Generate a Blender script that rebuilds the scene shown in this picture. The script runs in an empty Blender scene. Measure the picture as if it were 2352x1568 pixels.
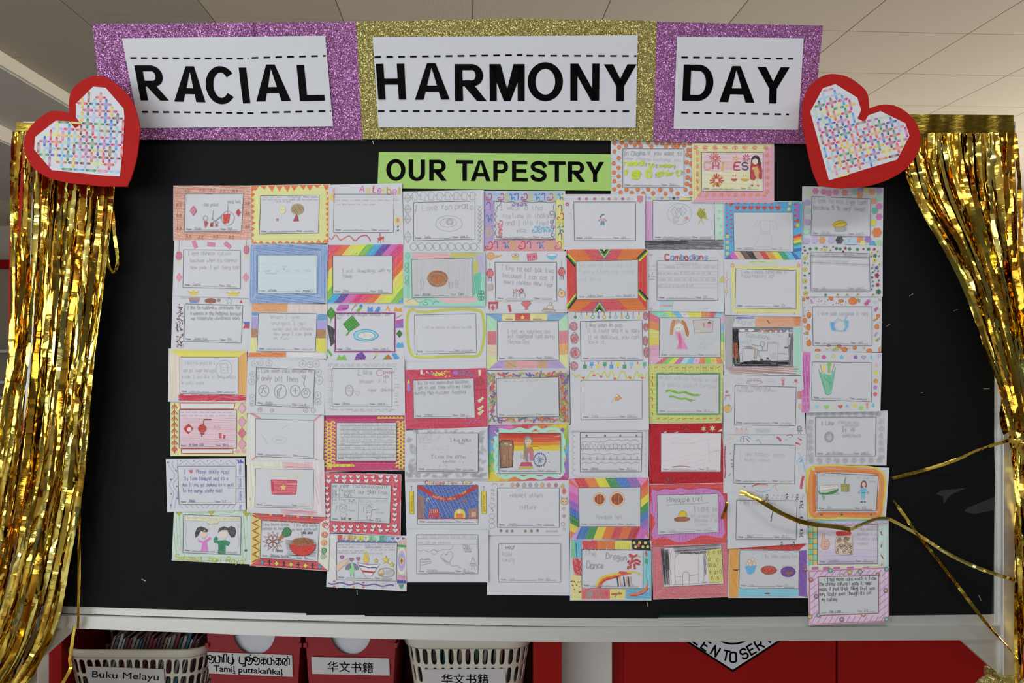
import bpy, bmesh, math, random
from mathutils import Vector, Matrix
from mathutils.geometry import tessellate_polygon
R=random.Random(7)
sc=bpy.context.scene
col=sc.collection
# ---------------------------------------------------------------- camera, world, lights, exposure
F=1900.0; D=2.25; CZ=1.5          # focal length in photo pixels, camera to board distance, camera height
cam=bpy.data.cameras.new('camera'); co=bpy.data.objects.new('camera',cam); col.objects.link(co)
cam.sensor_width=36.0; cam.sensor_fit='HORIZONTAL'; cam.lens=36.0*F/2352.0
co.location=(0,-D,CZ); co.rotation_euler=(math.pi/2,0,0); sc.camera=co
cam.clip_start=0.05; cam.clip_end=60
w=bpy.data.worlds.new('world'); sc.world=w; w.use_nodes=True
bg=w.node_tree.nodes['Background']; bg.inputs[0].default_value=(0.86,0.92,1.0,1); bg.inputs[1].default_value=0.2
def area(name,loc,target,sx,sy,power,color):
    l=bpy.data.lights.new(name,'AREA'); l.shape='RECTANGLE'; l.size=sx; l.size_y=sy; l.energy=power; l.color=color
    o=bpy.data.objects.new(name,l); col.objects.link(o); o.location=loc
    o.rotation_euler=(Vector(target)-Vector(loc)).to_track_quat('-Z','Y').to_euler(); return o
area('window_light_left',(-3.6,-3.4,1.7),(0.2,0,1.2),1.9,1.9,104,(0.94,0.97,1.0))
area('window_light_right',(6.2,3.0,1.9),(1.5,3.4,2.6),3.4,1.7,470,(1.0,0.94,0.84))
area('tube_light_front',(-0.9,-1.5,2.93),(-0.9,-1.5,0),1.3,0.35,22,(0.97,0.98,1.0))
area('tube_light_side',(1.2,-1.5,2.93),(1.2,-1.5,0),1.3,0.35,32,(0.97,0.98,1.0))
area('window_light_back',(-2.0,-6.2,1.55),(0.2,0,1.2),4.2,1.7,200,(0.95,0.97,1.0))  # unseen fill lamp added to brighten the front and the space under the board
area('window_light_far',(2.2,7.15,1.7),(0.2,2.5,2.4),3.2,1.5,150,(1.0,0.96,0.88))  # added lamp hidden behind the board, brightens the bulkhead and ceiling
vs=sc.view_settings; vs.view_transform='Standard'; vs.look='None'; vs.exposure=-1.22; vs.gamma=1.0; vs.use_curve_mapping=False
# ---------------------------------------------------------------- helpers
def P(px,py,d=0.0):
    "a point that stands d metres behind the board's face (minus is in front), measured off the photograph"
    k=(D+d)/F
    return Vector(((px-1176)*k, d, CZ+(784-py)*k))
def lin(c):
    c/=255.0
    return c/12.92 if c<=0.04045 else ((c+0.055)/1.055)**2.4
def hx(s):
    s=s.lstrip('#')
    if len(s)==3: s=''.join(a+a for a in s)
    return tuple(lin(int(s[i:i+2],16)) for i in (0,2,4))
def mat(name,c,rough=0.6,metal=0.0,var=0.08,scale=30,bump=0.0,bscale=200,spec=0.5,stretch=None):
    m=bpy.data.materials.new(name); m.use_nodes=True; nt=m.node_tree; b=nt.nodes['Principled BSDF']
    b.inputs['Roughness'].default_value=rough; b.inputs['Metallic'].default_value=metal
    b.inputs['Specular IOR Level'].default_value=spec
    tc=nt.nodes.new('ShaderNodeTexCoord'); n=nt.nodes.new('ShaderNodeTexNoise'); n.inputs['Scale'].default_value=scale
    src=tc.outputs['Object']
    if stretch:
        mp=nt.nodes.new('ShaderNodeMapping'); mp.inputs['Scale'].default_value=stretch
        nt.links.new(src,mp.inputs['Vector']); src=mp.outputs['Vector']
    nt.links.new(src,n.inputs['Vector'])
    mx=nt.nodes.new('ShaderNodeMix'); mx.data_type='RGBA'
    c=tuple(c[:3]); mx.inputs[6].default_value=tuple(max(0,x*(1-var)) for x in c)+(1,); mx.inputs[7].default_value=tuple(min(1,x*(1+var)) for x in c)+(1,)
    nt.links.new(n.outputs['Fac'],mx.inputs[0]); nt.links.new(mx.outputs[2],b.inputs['Base Color'])
    if bump:
        n2=nt.nodes.new('ShaderNodeTexNoise'); n2.inputs['Scale'].default_value=bscale; nt.links.new(src,n2.inputs['Vector'])
        bp=nt.nodes.new('ShaderNodeBump'); bp.inputs['Strength'].default_value=bump; bp.inputs['Distance'].default_value=0.002
        nt.links.new(n2.outputs['Fac'],bp.inputs['Height']); nt.links.new(bp.outputs['Normal'],b.inputs['Normal'])
    return m
def obj(name,verts,faces,m=None,parent=None,smooth=False):
    me=bpy.data.meshes.new(name); me.from_pydata([tuple(v) for v in verts],[],faces); me.update()
    if smooth:
        for p in me.polygons: p.use_smooth=True
    o=bpy.data.objects.new(name,me); col.objects.link(o)
    if m: me.materials.append(m)
    if parent: o.parent=parent
    return o
def empty(name,loc=(0,0,0)):
    o=bpy.data.objects.new(name,None); col.objects.link(o); o.location=loc; o.empty_display_size=0.05; return o
def tag(o,label=None,cat=None,group=None,kind=None):
    if label: o['label']=label
    if cat: o['category']=cat
    if group: o['group']=group
    if kind: o['kind']=kind
    return o
class MB:
    "collects verts and faces for one mesh"
    def __init__(s): s.v=[]; s.f=[]
    def add(s,vs,fs):
        k=len(s.v); s.v+=list(vs); s.f+=[tuple(i+k for i in f) for f in fs]; return s
    def box(s,a,b):
        (x0,y0,z0),(x1,y1,z1)=a,b
        return s.add([(x0,y0,z0),(x1,y0,z0),(x1,y1,z0),(x0,y1,z0),(x0,y0,z1),(x1,y0,z1),(x1,y1,z1),(x0,y1,z1)],
            [(0,3,2,1),(4,5,6,7),(0,1,5,4),(1,2,6,5),(2,3,7,6),(3,0,4,7)])
    def prism(s,front,th):
        "front outline (3-D points, facing the camera) pushed back by th"
        n=len(front); fr=[Vector(p) for p in front]; bk=[p+Vector((0,th,0)) for p in fr]
        ts=tessellate_polygon([fr]); s.add(fr+bk,[tuple(t) for t in ts]+[tuple(i+n for i in reversed(t)) for t in ts]+[(i,(i+1)%n,(i+1)%n+n,i+n) for i in range(n)])
        return s
    def build(s,name,m=None,parent=None,smooth=False,bevel=0,solid=0):
        o=obj(name,s.v,s.f,m,parent,smooth)
        bm=bmesh.new(); bm.from_mesh(o.data); bmesh.ops.recalc_face_normals(bm,faces=bm.faces); bm.to_mesh(o.data); bm.free()
        if solid:
            q=o.modifiers.new('thick','SOLIDIFY'); q.thickness=solid; q.offset=0
        if bevel:
            q=o.modifiers.new('bevel','BEVEL'); q.width=bevel; q.segments=2; q.limit_method='ANGLE'
        return o
def pxpoly(s): return [tuple(float(a) for a in p.split(',')) for p in s.split()]
def pbox(x0,y0,x1,y1,d0,d1,front=None):
    "a box whose front face covers photo pixels x0..x1, y0..y1 at depth d0 and that goes back to depth d1"
    a=P(x0,y1,d0); b=P(x1,y0,d0); return MB().box((a.x,d0,a.z),(b.x,d1,b.z))
def spline(pts,n=8):
    "Catmull-Rom through tuples"
    out=[]
    for i in range(len(pts)-1):
        p0=pts[max(i-1,0)]; p1=pts[i]; p2=pts[i+1]; p3=pts[min(i+2,len(pts)-1)]
        for k in range(n):
            t=k/n
            out.append(tuple(0.5*((2*b)+(-a+c)*t+(2*a-5*b+4*c-e)*t*t+(-a+3*b-3*c+e)*t**3) for a,b,c,e in zip(p0,p1,p2,p3)))
    out.append(tuple(pts[-1])); return out
# ---------------------------------------------------------------- materials
M={}
M['paper']=mat('white_paper',(0.775,0.80,0.86),0.6,var=0.015,scale=60,bump=0.05,bscale=400,spec=0.2)
M['black_paper']=mat('black_sugar_paper',(0.0066,0.0072,0.0074),0.6,var=0.15,scale=8,bump=0.1,bscale=500,spec=0.12)
M['black_ink']=mat('black_print',(0.003,0.003,0.003),0.5,var=0.1,scale=20,spec=0.04)
M['lime_paper']=mat('lime_green_paper',(0.46,0.75,0.21),0.55,var=0.02,scale=20,spec=0.2)
M['red_card']=mat('red_card',(0.50,0.016,0.014),0.6,var=0.05,scale=10,spec=0.12)
M['alu']=mat('brushed_aluminium',(0.72,0.73,0.70),0.42,0.7,var=0.06,scale=6,stretch=(0.4,30,30))
M['dark_groove']=mat('dark_groove',(0.17,0.16,0.145),0.6)
M['board_green']=mat('green_felt',(0.008,0.045,0.025),0.9,bump=0.4,bscale=900)
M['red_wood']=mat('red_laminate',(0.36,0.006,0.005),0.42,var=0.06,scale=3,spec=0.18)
M['red_plastic']=mat('red_plastic',(0.33,0.012,0.02),0.38,var=0.05,scale=5)
M['cream_plastic']=mat('cream_plastic',(0.72,0.68,0.57),0.45,var=0.03,scale=8)
M['wall']=mat('white_painted_wall',(0.72,0.66,0.57),0.8,var=0.03,scale=4,bump=0.1,bscale=120)
M['beige']=mat('beige_wall',(0.42,0.36,0.28),0.8,var=0.04,scale=4)
M['floor']=mat('grey_floor_tiles',(0.42,0.40,0.37),0.35,var=0.1,scale=3)
M['black_plastic']=mat('black_plastic',(0.01,0.01,0.01),0.4)
M['staple']=mat('staple_steel',(0.75,0.75,0.75),0.3,0.8)
def foil(ca=(0.66,0.30,0.03),cb=(0.82,0.64,0.12),name='gold_foil'):
    m=bpy.data.materials.new(name); m.use_nodes=True; nt=m.node_tree; b=nt.nodes['Principled BSDF']
    b.inputs['Metallic'].default_value=1.0; b.inputs['Roughness'].default_value=0.13
    tc=nt.nodes.new('ShaderNodeTexCoord')
    n=nt.nodes.new('ShaderNodeTexNoise'); n.inputs['Scale'].default_value=14; nt.links.new(tc.outputs['Object'],n.inputs['Vector'])
    cr=nt.nodes.new('ShaderNodeValToRGB'); e=cr.color_ramp.elements
    e[0].position=0.3; e[0].color=ca+(1,); e[1].position=0.6; e[1].color=cb+(1,)
    nt.links.new(n.outputs['Fac'],cr.inputs['Fac']); nt.links.new(cr.outputs['Color'],b.inputs['Base Color'])
    mp=nt.nodes.new('ShaderNodeMapping'); mp.inputs['Scale'].default_value=(1,1,2.2); nt.links.new(tc.outputs['Object'],mp.inputs['Vector'])
    n2=nt.nodes.new('ShaderNodeTexNoise'); n2.inputs['Scale'].default_value=45; n2.inputs['Detail'].default_value=3; nt.links.new(mp.outputs['Vector'],n2.inputs['Vector'])
    bp=nt.nodes.new('ShaderNodeBump'); bp.inputs['Strength'].default_value=0.09; bp.inputs['Distance'].default_value=0.006
    nt.links.new(n2.outputs['Fac'],bp.inputs['Height']); nt.links.new(bp.outputs['Normal'],b.inputs['Normal']); return m
M['foil']=foil()
M['foil_amber']=foil((0.50,0.20,0.015),(0.72,0.42,0.05),'amber_gold_foil'); M['foil_pale']=foil((0.74,0.56,0.10),(0.86,0.76,0.24),'pale_gold_foil')
def glitter(name,c,c2):
    m=bpy.data.materials.new(name); m.use_nodes=True; nt=m.node_tree; b=nt.nodes['Principled BSDF']
    tc=nt.nodes.new('ShaderNodeTexCoord'); v=nt.nodes.new('ShaderNodeTexVoronoi'); v.inputs['Scale'].default_value=500
    nt.links.new(tc.outputs['Object'],v.inputs['Vector'])
    sub=nt.nodes.new('ShaderNodeVectorMath'); sub.operation='SUBTRACT'; sub.inputs[1].default_value=(0.5,0.5,0.5); nt.links.new(v.outputs['Color'],sub.inputs[0])
    sc_=nt.nodes.new('ShaderNodeVectorMath'); sc_.operation='SCALE'; sc_.inputs['Scale'].default_value=1.5; nt.links.new(sub.outputs[0],sc_.inputs[0])
    ge=nt.nodes.new('ShaderNodeNewGeometry'); ad=nt.nodes.new('ShaderNodeVectorMath'); ad.operation='ADD'
    nt.links.new(ge.outputs['Normal'],ad.inputs[0]); nt.links.new(sc_.outputs[0],ad.inputs[1])
    no=nt.nodes.new('ShaderNodeVectorMath'); no.operation='NORMALIZE'; nt.links.new(ad.outputs[0],no.inputs[0]); nt.links.new(no.outputs[0],b.inputs['Normal'])
    sp=nt.nodes.new('ShaderNodeSeparateColor'); nt.links.new(v.outputs['Color'],sp.inputs[0])
    mx=nt.nodes.new('ShaderNodeMix'); mx.data_type='RGBA'; mx.inputs[6].default_value=c+(1,); mx.inputs[7].default_value=c2+(1,)
    nt.links.new(sp.outputs[0],mx.inputs[0]); nt.links.new(mx.outputs[2],b.inputs['Base Color'])
    b.inputs['Metallic'].default_value=0.65; b.inputs['Roughness'].default_value=0.28; return m
M['glitter_purple']=glitter('purple_glitter_card',(0.38,0.12,0.38),(0.76,0.36,0.75))
M['glitter_gold']=glitter('gold_glitter_card',(0.40,0.34,0.08),(0.78,0.72,0.30))
def ink():
    m=bpy.data.materials.new('crayon_and_pencil'); m.use_nodes=True; nt=m.node_tree; b=nt.nodes['Principled BSDF']
    b.inputs['Roughness'].default_value=0.6; b.inputs['Specular IOR Level'].default_value=0.15
    at=nt.nodes.new('ShaderNodeAttribute'); at.attribute_name='Col'
    tc=nt.nodes.new('ShaderNodeTexCoord'); n=nt.nodes.new('ShaderNodeTexNoise'); n.inputs['Scale'].default_value=480; n.inputs['Detail'].default_value=2
    nt.links.new(tc.outputs['Object'],n.inputs['Vector'])
    mr=nt.nodes.new('ShaderNodeMapRange'); mr.inputs[1].default_value=0.42; mr.inputs[2].default_value=0.66; nt.links.new(n.outputs['Fac'],mr.inputs[0])
    mu=nt.nodes.new('ShaderNodeMath'); mu.operation='MULTIPLY'; nt.links.new(mr.outputs[0],mu.inputs[0]); al=nt.nodes.new('ShaderNodeMath'); al.operation='MULTIPLY'; al.inputs[1].default_value=0.7; nt.links.new(at.outputs['Alpha'],al.inputs[0]); nt.links.new(al.outputs[0],mu.inputs[1])
    mx=nt.nodes.new('ShaderNodeMix'); mx.data_type='RGBA'; mx.inputs[7].default_value=(0.78,0.79,0.81,1)
    nt.links.new(mu.outputs[0],mx.inputs[0]); nt.links.new(at.outputs['Color'],mx.inputs[6]); nt.links.new(mx.outputs[2],b.inputs['Base Color']); return m
M['ink']=ink()
# ---------------------------------------------------------------- the room
fl=MB().box((-9,-6,-0.1),(9,9,0)).build('floor',M['floor']); tag(fl,kind='structure')
ceil=empty('ceiling',(0,-D,0)); ceil.rotation_euler=(0,0,math.radians(3.2)); tag(ceil,kind='structure')
def perf():
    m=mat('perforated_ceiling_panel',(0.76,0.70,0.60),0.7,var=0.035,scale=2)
    nt=m.node_tree; b=nt.nodes['Principled BSDF']; tc=nt.nodes.new('ShaderNodeTexCoord')
    w1=nt.nodes.new('ShaderNodeTexWave'); w1.bands_direction='X'; w1.inputs['Scale'].default_value=58
    w2=nt.nodes.new('ShaderNodeTexWave'); w2.bands_direction='Y'; w2.inputs['Scale'].default_value=58
    mu=nt.nodes.new('ShaderNodeMath'); mu.operation='MULTIPLY'
    for q in (w1,w2): nt.links.new(tc.outputs['Object'],q.inputs['Vector'])
    nt.links.new(w1.outputs['Fac'],mu.inputs[0]); nt.links.new(w2.outputs['Fac'],mu.inputs[1])
    bp=nt.nodes.new('ShaderNodeBump'); bp.inputs['Strength'].default_value=0.35; bp.inputs['Distance'].default_value=0.004
    nt.links.new(mu.outputs[0],bp.inputs['Height']); nt.links.new(bp.outputs['Normal'],b.inputs['Normal']); return m
M['perf']=perf()
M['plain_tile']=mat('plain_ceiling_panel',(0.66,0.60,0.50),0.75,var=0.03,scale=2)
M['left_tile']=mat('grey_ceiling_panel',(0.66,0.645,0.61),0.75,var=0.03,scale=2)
M['shaded_tile']=mat('shaded_ceiling_panel',(0.50,0.46,0.395),0.75,var=0.03,scale=2)  # darker panel copy; the dimmer light at the ceiling's left is in its colour
M['tbar']=mat('ceiling_grid_bar',(0.55,0.50,0.42),0.6)
M['step']=mat('cream_bulkhead',(0.93,0.89,0.76),0.7,var=0.03)
CH=3.0; TW=0.604
MB().box((-2.4,-3.5,CH+0.006),(9,11,CH+0.05)).build('grid_backing',M['tbar'],ceil)
tm={}
for i in range(-4,12):
    key='perf' if -1<=i<=1 else ('shaded_tile' if i<-2 else 'plain_tile')
    for j in range(0,12):
        y0=3.3+j*TW
        if key not in tm:
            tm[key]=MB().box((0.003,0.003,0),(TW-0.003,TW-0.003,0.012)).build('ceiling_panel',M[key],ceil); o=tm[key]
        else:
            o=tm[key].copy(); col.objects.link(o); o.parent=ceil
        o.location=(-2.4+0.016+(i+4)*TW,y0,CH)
MB().box((-3.06,-3.5,CH-0.07),(-2.4,11,CH+0.05)).build('bulkhead',M['step'],ceil)
MB().box((-9,-3.5,CH-0.17),(-3.06,11,CH+0.05)).build('bulkhead',M['step'],ceil)
for j in range(0,12):
    for x0,x1,z in ((-3.05,-2.42,CH-0.07),(-3.70,-3.08,CH-0.17),(-4.33,-3.71,CH-0.17)):
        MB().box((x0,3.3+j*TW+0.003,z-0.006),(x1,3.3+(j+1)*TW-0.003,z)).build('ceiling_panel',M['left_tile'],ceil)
wb=MB().box((-9,7.3,0),(9,7.45,2.98)).build('wall_back',M['wall']); tag(wb,kind='structure')
wl=MB().box((-6.7,6.9,0),(-3.6,7.2,2.30)).build('wall_partition',M['beige']); tag(wl,kind='structure')
rt=MB().box((-6.7,6.86,2.30),(-3.6,7.2,2.40)).build('trim_1',M['red_wood']); tag(rt,kind='structure')
# low white partition seen between bookcase and cupboard
a=P(1278,1568,0.42); b=P(1425,1420,0.42)
pw=MB().box((P(1290,0,0.3).x+0.003,0.42,0),(P(1405,0,0.45).x-0.003,0.52,0.64)).build('wall_partition.001',mat('pale_grey_wall',(0.75,0.73,0.69),0.7,var=0.04,scale=2)); tag(pw,kind='structure')
# ---------------------------------------------------------------- far things left and right of the board
def shelf_unit():
    e=empty('storage_shelf',(-4.6,5.2,0)); tag(e,'pale storage shelf with white ledges far behind the gold curtain','shelf')
    w_=mat('white_shelf',(0.7,0.7,0.7),0.5)
    def pt(n,a,b,m=w_): MB().box(a,b).build(n,m,e)
    pt('side_panel',(-0.9,0,0),(-0.87,0.35,1.42)); pt('side_panel',(0.87,0,0),(0.9,0.35,1.42))
    pt('back_panel',(-0.87,0.33,0),(0.87,0.35,1.42),M['beige'])
    for z in (0.05,0.55,0.98,1.12,1.40): pt('ledge',(-0.87,0,z),(0.87,0.33,z+0.025))
    return e
shelf_unit()
bl=MB().box((-5.25,5.21,0.58),(-4.35,5.45,0.9)).build('storage_box',mat('blue_plastic',(0.01,0.06,0.35),0.4),bevel=0.02); tag(bl,'blue plastic storage box on the pale shelf','box')
pc=empty('poster_board',(6.05,6.9,1.2)); tag(pc,'framed poster with a red heading on the far white wall','poster')
MB().box((-0.5,0.3,0),(0.5,0.35,1.15)).build('sheet',M['paper'],pc); MB().box((-0.5,0.28,0.85),(0.5,0.3,1.15)).build('red_heading',M['red_card'],pc)
MB().box((-0.5,0.28,0.1),(0.5,0.3,0.8)).build('picture_panel',mat('teal_print',(0.25,0.42,0.4),0.5,var=0.5,scale=14),pc)
beam=MB().box((3.2,5.9,2.48),(8.9,6.1,2.72)).build('trim_2',mat('grey_beam',(0.45,0.42,0.38),0.7)); tag(beam,kind='structure')
# ---------------------------------------------------------------- red bookcase and red cupboard under the board
bc=empty('red_bookcase',(P(680,784,0.3).x,0.3,0)); tag(bc,'open red laminate bookcase under the board, holding baskets and bins','bookcase')
bx0=P(78,784,0.3).x-bc.location.x; bx1=P(1290,784,0.3).x-bc.location.x; st=P(1290,0,0.3).x-P(1226,0,0.3).x
MB().box((bx0,0,0),(bx0+st,0.42,0.66)).build('side_panel',M['red_wood'],bc,bevel=0.002)
MB().box((bx1-st,0,0),(bx1,0.42,0.66)).build('side_panel',M['red_wood'],bc,bevel=0.002)
MB().box((bx0+st,0,0.27),(bx1-st,0.41,0.295)).build('shelf_board',M['red_wood'],bc)
MB().box((bx0+st,0,0.02),(bx1-st,0.41,0.05)).build('shelf_board',M['red_wood'],bc)
MB().box((bx0+st,0.405,0.05),(bx1-st,0.42,0.66)).build('back_panel',mat('shaded_red_back',(0.12,0.006,0.006),0.5),bc)  # red back panel darkened; the shade inside the case is put into its colour
MB().box((bx0,0,0.662),(bx1,0.42,0.685)).build('top_board',M['red_wood'],bc)
cb=empty('red_cupboard',(P(1900,784,0.45).x,0.45,0)); tag(cb,'closed red laminate cupboard with a diamond emblem, under the board','cupboard')
def cbx(px): return P(px,784,0.45).x-cb.location.x
MB().box((cbx(1405),0.006,0),(cbx(2430),0.45,0.72)).build('body',M['red_wood'],cb,bevel=0.002)
for a_,b_ in ((1432,1916),(1921,2424)):
    MB().box((cbx(a_),-0.014,0.06),(cbx(b_),0.005,0.715)).build('door',M['red_wood'],cb,bevel=0.002)
# ---------------------------------------------------------------- the notice board
nb=empty('notice_board',(0,0,0)); tag(nb,'large aluminium-framed notice board on posts, lined with black paper','notice board')
def rail(name,top,bot,d,th=0.03,m='alu'):
    t=spline(pxpoly(top),10); b=spline(pxpoly(bot),10)
    f=[P(x,y,d) for x,y in t]; g=[P(x,y,d) for x,y in b]
    n=len(f); V=Vector((0,th,0)); v=f+g+[p+V for p in f]+[p+V for p in g]; fs=[]
    for i in range(n-1):
        fs+=[(i,i+1,n+i+1,n+i),(2*n+i,3*n+i,3*n+i+1,2*n+i+1),(i,2*n+i,2*n+i+1,i+1),(n+i,n+i+1,3*n+i+1,3*n+i)]
    fs+=[(0,n,3*n,2*n),(n-1,3*n-1,4*n-1,2*n-1)]
    mb=MB(); mb.v=v; mb.f=fs; return mb.build(name,M[m],nb)
pbox(70,286,2300,1420,0.004,0.03).build('green_felt_panel',M['board_green'],nb)
# black paper lining, six pieces butted edge to edge
for q,dd in (("84,300 842,300 842,768 84,768",0),("842,300 1512,300 1512,768 842,768",.0006),("1512,300 2284,300 2284,768 1512,768",0),
          ("84,768 838,766 838,1412 703,1412 703,1408 300,1397 96,1390 84,1390",.0012),("838,766 1512,768 1512,1420 838,1415",.0018),
          ("1512,768 2284,768 2283,1000 2286,1100 2283,1240 2280,1330 2277,1410 1850,1414 1512,1412",.0012)):
    pts=[P(x,y,-0.001-dd) for x,y in pxpoly(q)]; MB().prism(pts,0.0005).build('backing_paper',M['black_paper'],nb)
rail('inner_rail','85,1386 400,1397 700,1406 1300,1418 1900,1415 2296,1410','85,1405.5 400,1416 700,1424 1300,1438 1900,1436 2296,1433',-0.0006,0.03)
rail('groove','85,1403 400,1413 700,1421 1300,1435 1900,1433 2302,1430','85,1416 400,1427 700,1435 1300,1446 1900,1443 2302,1440',0.006,0.02,'dark_groove')
rail('outer_rail','52,1410 400,1422 700,1431 1300,1443 1900,1440 2303,1437','52,1439 400,1451 700,1462 1300,1474 1900,1471 2303,1469',-0.014,0.05)
pbox(2284,296,2299,1434,-0.0014,0.03).build('inner_rail',M['alu'],nb,bevel=0.002)
pbox(2298,290,2304,1432,0.004,0.03).build('groove',M['dark_groove'],nb)
pbox(92,296,107,1404,-0.0014,0.03).build('inner_rail',M['alu'],nb,bevel=0.002)
pbox(86,290,93,1405,0.004,0.03).build('groove',M['dark_groove'],nb)
for x0,x1 in ((2303,2333),(52,87)):
    a=P(x0,0,-0.02); b=P(x1,286,-0.02); MB().box((a.x,-0.02,0.035),(b.x,0.035,b.z)).build('post',M['alu'],nb,bevel=0.003)
    MB().box((a.x-0.01,-0.3,0),(b.x+0.01,0.28,0.035)).build('foot',M['alu'],nb,bevel=0.004)
pbox(52,278,2333,296,-0.02,0.03).build('top_rail',M['alu'],nb,bevel=0.002)
MB().prism([P(x,y,-0.004) for x,y in ((2205,1468),(2304,1468),(2304,1557))],0.03).build('gusset_plate',M['alu'],nb,bevel=0.002)
MB().prism([P(x,y,-0.004) for x,y in ((86,1436),(175,1440),(86,1520))],0.03).build('gusset_plate',M['alu'],nb,bevel=0.002)
MB().prism([P(x,y,0.031) for x,y in ((26,340),(34,315),(48,303),(54,303),(54,1010),(14,1010),(18,760),(20,620))],0.02).build('red_edge_panel',M['red_card'],nb,bevel=0.002)
patch_mat=mat('clear_tape',(0.035,0.035,0.036),0.3)  # lighter grey, glossier patches lying on the black paper
for q in ("2150,1134 2163,1126 2220,1120 2190,1133 2176,1143 2168,1157 2166,1140","2215,1172 2224,1165 2284,1141 2284,1171 2240,1180 2222,1177"):
    MB().prism([P(x,y,-0.0026) for x,y in pxpoly(q)],0.0003).build('clear_tape',patch_mat,nb)
# ---------------------------------------------------------------- block lettering
def rect(x0,y0,x1,y1): return [(x0,y0),(x1,y0),(x1,y1),(x0,y1)]
def ring(cx,cy,rx,ry,tx,ty,a0,a1,n=28):
    out=[]
    for k in range(n):
        q=[]
        for a,(p,r) in ((k,(rx,ry)),(k+1,(rx,ry)),(k+1,(rx-tx,ry-ty)),(k,(rx-tx,ry-ty))):
            t=math.radians(a0+(a1-a0)*a/n); q.append((cx+p*math.cos(t),cy+r*math.sin(t)))
        out.append(q)
    return out
def glyph(ch,w,s=0.205,b=0.165):
    p=[]
    if ch=='I': p=[rect(0,0,w,1)]
    elif ch=='L': p=[rect(0,0,s,1),rect(0,0,w,b)]
    elif ch=='H': p=[rect(0,0,s,1),rect(w-s,0,w,1),rect(s,.42,w-s,.42+b)]
    elif ch=='T': p=[rect(0,1-b,w,1),rect(w/2-s/2,0,w/2+s/2,1-b)]
    elif ch=='E': p=[rect(0,0,s,1),rect(s,0,w,b),rect(s,1-b,w*.97,1),rect(s,.43,w*.92,.43+b)]
    elif ch=='A':
        h=s*.56; c=w/2
        p=[[(0,0),(s*1.08,0),(c+.03,1),(c-h,1)],[(w,0),(w-s*1.08,0),(c-.03,1),(c+h,1)],rect(w*.22,.22,w*.78,.22+b)]
    elif ch=='N': p=[rect(0,0,s*.95,1),rect(w-s*.95,0,w,1),[(0,1),(s*1.05,1),(w,0),(w-s*1.05,0)]]
    elif ch=='M':
        c=w/2; p=[rect(0,0,s*.93,1),rect(w-s*.93,0,w,1),[(0,1),(s*1.45,1),(c+.09,0),(c-.09,0)],[(w,1),(w-s*1.45,1),(c-.09,0),(c+.09,0)]]
    elif ch=='Y':
        c=w/2; p=[rect(c-s/2,0,c+s/2,.44),[(0,1),(s*1.2,1),(c+s/2,.40),(c-s/2,.40)],[(w,1),(w-s*1.2,1),(c-s/2,.40),(c+s/2,.40)]]
    elif ch=='O': p=ring(w/2,.5,w/2,.515,s,b*1.05,0,360,40)
    elif ch=='C': p=ring(w*.53,.5,w*.53,.515,s,b*1.05,38,322,36)
    elif ch=='D': p=[rect(0,0,s,1),rect(s,0,w*.5,b),rect(s,1-b,w*.5,1)]+ring(w*.5,.5,w*.5,.5,s,b,-90,90)
    elif ch in 'PR':
        r=.30; c=w*.94-r; p=[rect(0,0,s,1),rect(s,1-b,c,1),rect(s,.40,c,.40+b*.97)]+ring(c,.70,r,.30,s*.97,b*.98,-90,90)
        if ch=='R': p.append([(w*.30,.41),(w*.60,.46),(w,0),(w-s*1.2,0)])
    elif ch=='U': p=[rect(0,.33,s,1),rect(w-s,.33,w,1)]+ring(w/2,.34,w/2,.355,s,b,180,360)
    elif ch=='S':
        c=[(x*w,y) for x,y in spline([(.90,.70),(.74,.87),(.5,.915),(.24,.86),(.135,.72),(.25,.59),(.5,.52),(.76,.43),(.865,.28),(.74,.13),(.5,.085),(.22,.14),(.09,.31)],5)]
        for i in range(len(c)-1):
            (x0,y0),(x1,y1)=c[max(i-1,0)],c[i+1]; (x2,y2)=c[min(i+2,len(c)-1)]; h=.095
            def nn(ax,ay,bx,by):
                l=math.hypot(bx-ax,by-ay) or 1; return (-(by-ay)/l*h,(bx-ax)/l*h)
            n0=nn(x0,y0,x1,y1); n1=nn(c[i][0],c[i][1],x2,y2)
            p.append([(c[i][0]+n0[0],c[i][1]+n0[1]),(x1+n1[0],y1+n1[1]),(x1-n1[0],y1-n1[1]),(c[i][0]-n0[0],c[i][1]-n0[1])])
    return p
def letters(items,dep,name,parent,dashes=()):
    "items: (char, TL, TR, BR, BL) in photo pixels; dep(py) gives the depth of the printed sheet"
    mb=MB()
    for ch,tl,tr,br,bl in items:
        asp=math.dist(tl,tr)/math.dist(tl,bl)
        for poly in glyph(ch,asp):
            q=[]
            for x,y in poly:
                u=x/asp; v=1-y
                px=(tl[0]*(1-u)+tr[0]*u)*(1-v)+(bl[0]*(1-u)+br[0]*u)*v; py=(tl[1]*(1-u)+tr[1]*u)*(1-v)+(bl[1]*(1-u)+br[1]*u)*v
                q.append(P(px,py,dep(py)-0.0003))
            mb.add(q,[tuple(range(len(q)))])
    for (x0,y0,x1,y1,step,ln,th) in dashes:
        x=x0
        while x<x1-1:
            e=min(x+ln,x1); f=lambda t:y0+(y1-y0)*(t-x0)/(x1-x0)
            mb.add([P(a,b_,dep(b_)-0.0003) for a,b_ in ((x,f(x)-th/2),(e,f(e)-th/2),(e,f(e)+th/2),(x,f(x)+th/2))],[(0,1,2,3)]); x+=step
    o=obj(name,mb.v,mb.f,M['black_ink'],parent); return o
def ud(py): return -0.015-(322-py)/272*0.078          # the header leans forward at the top
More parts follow.
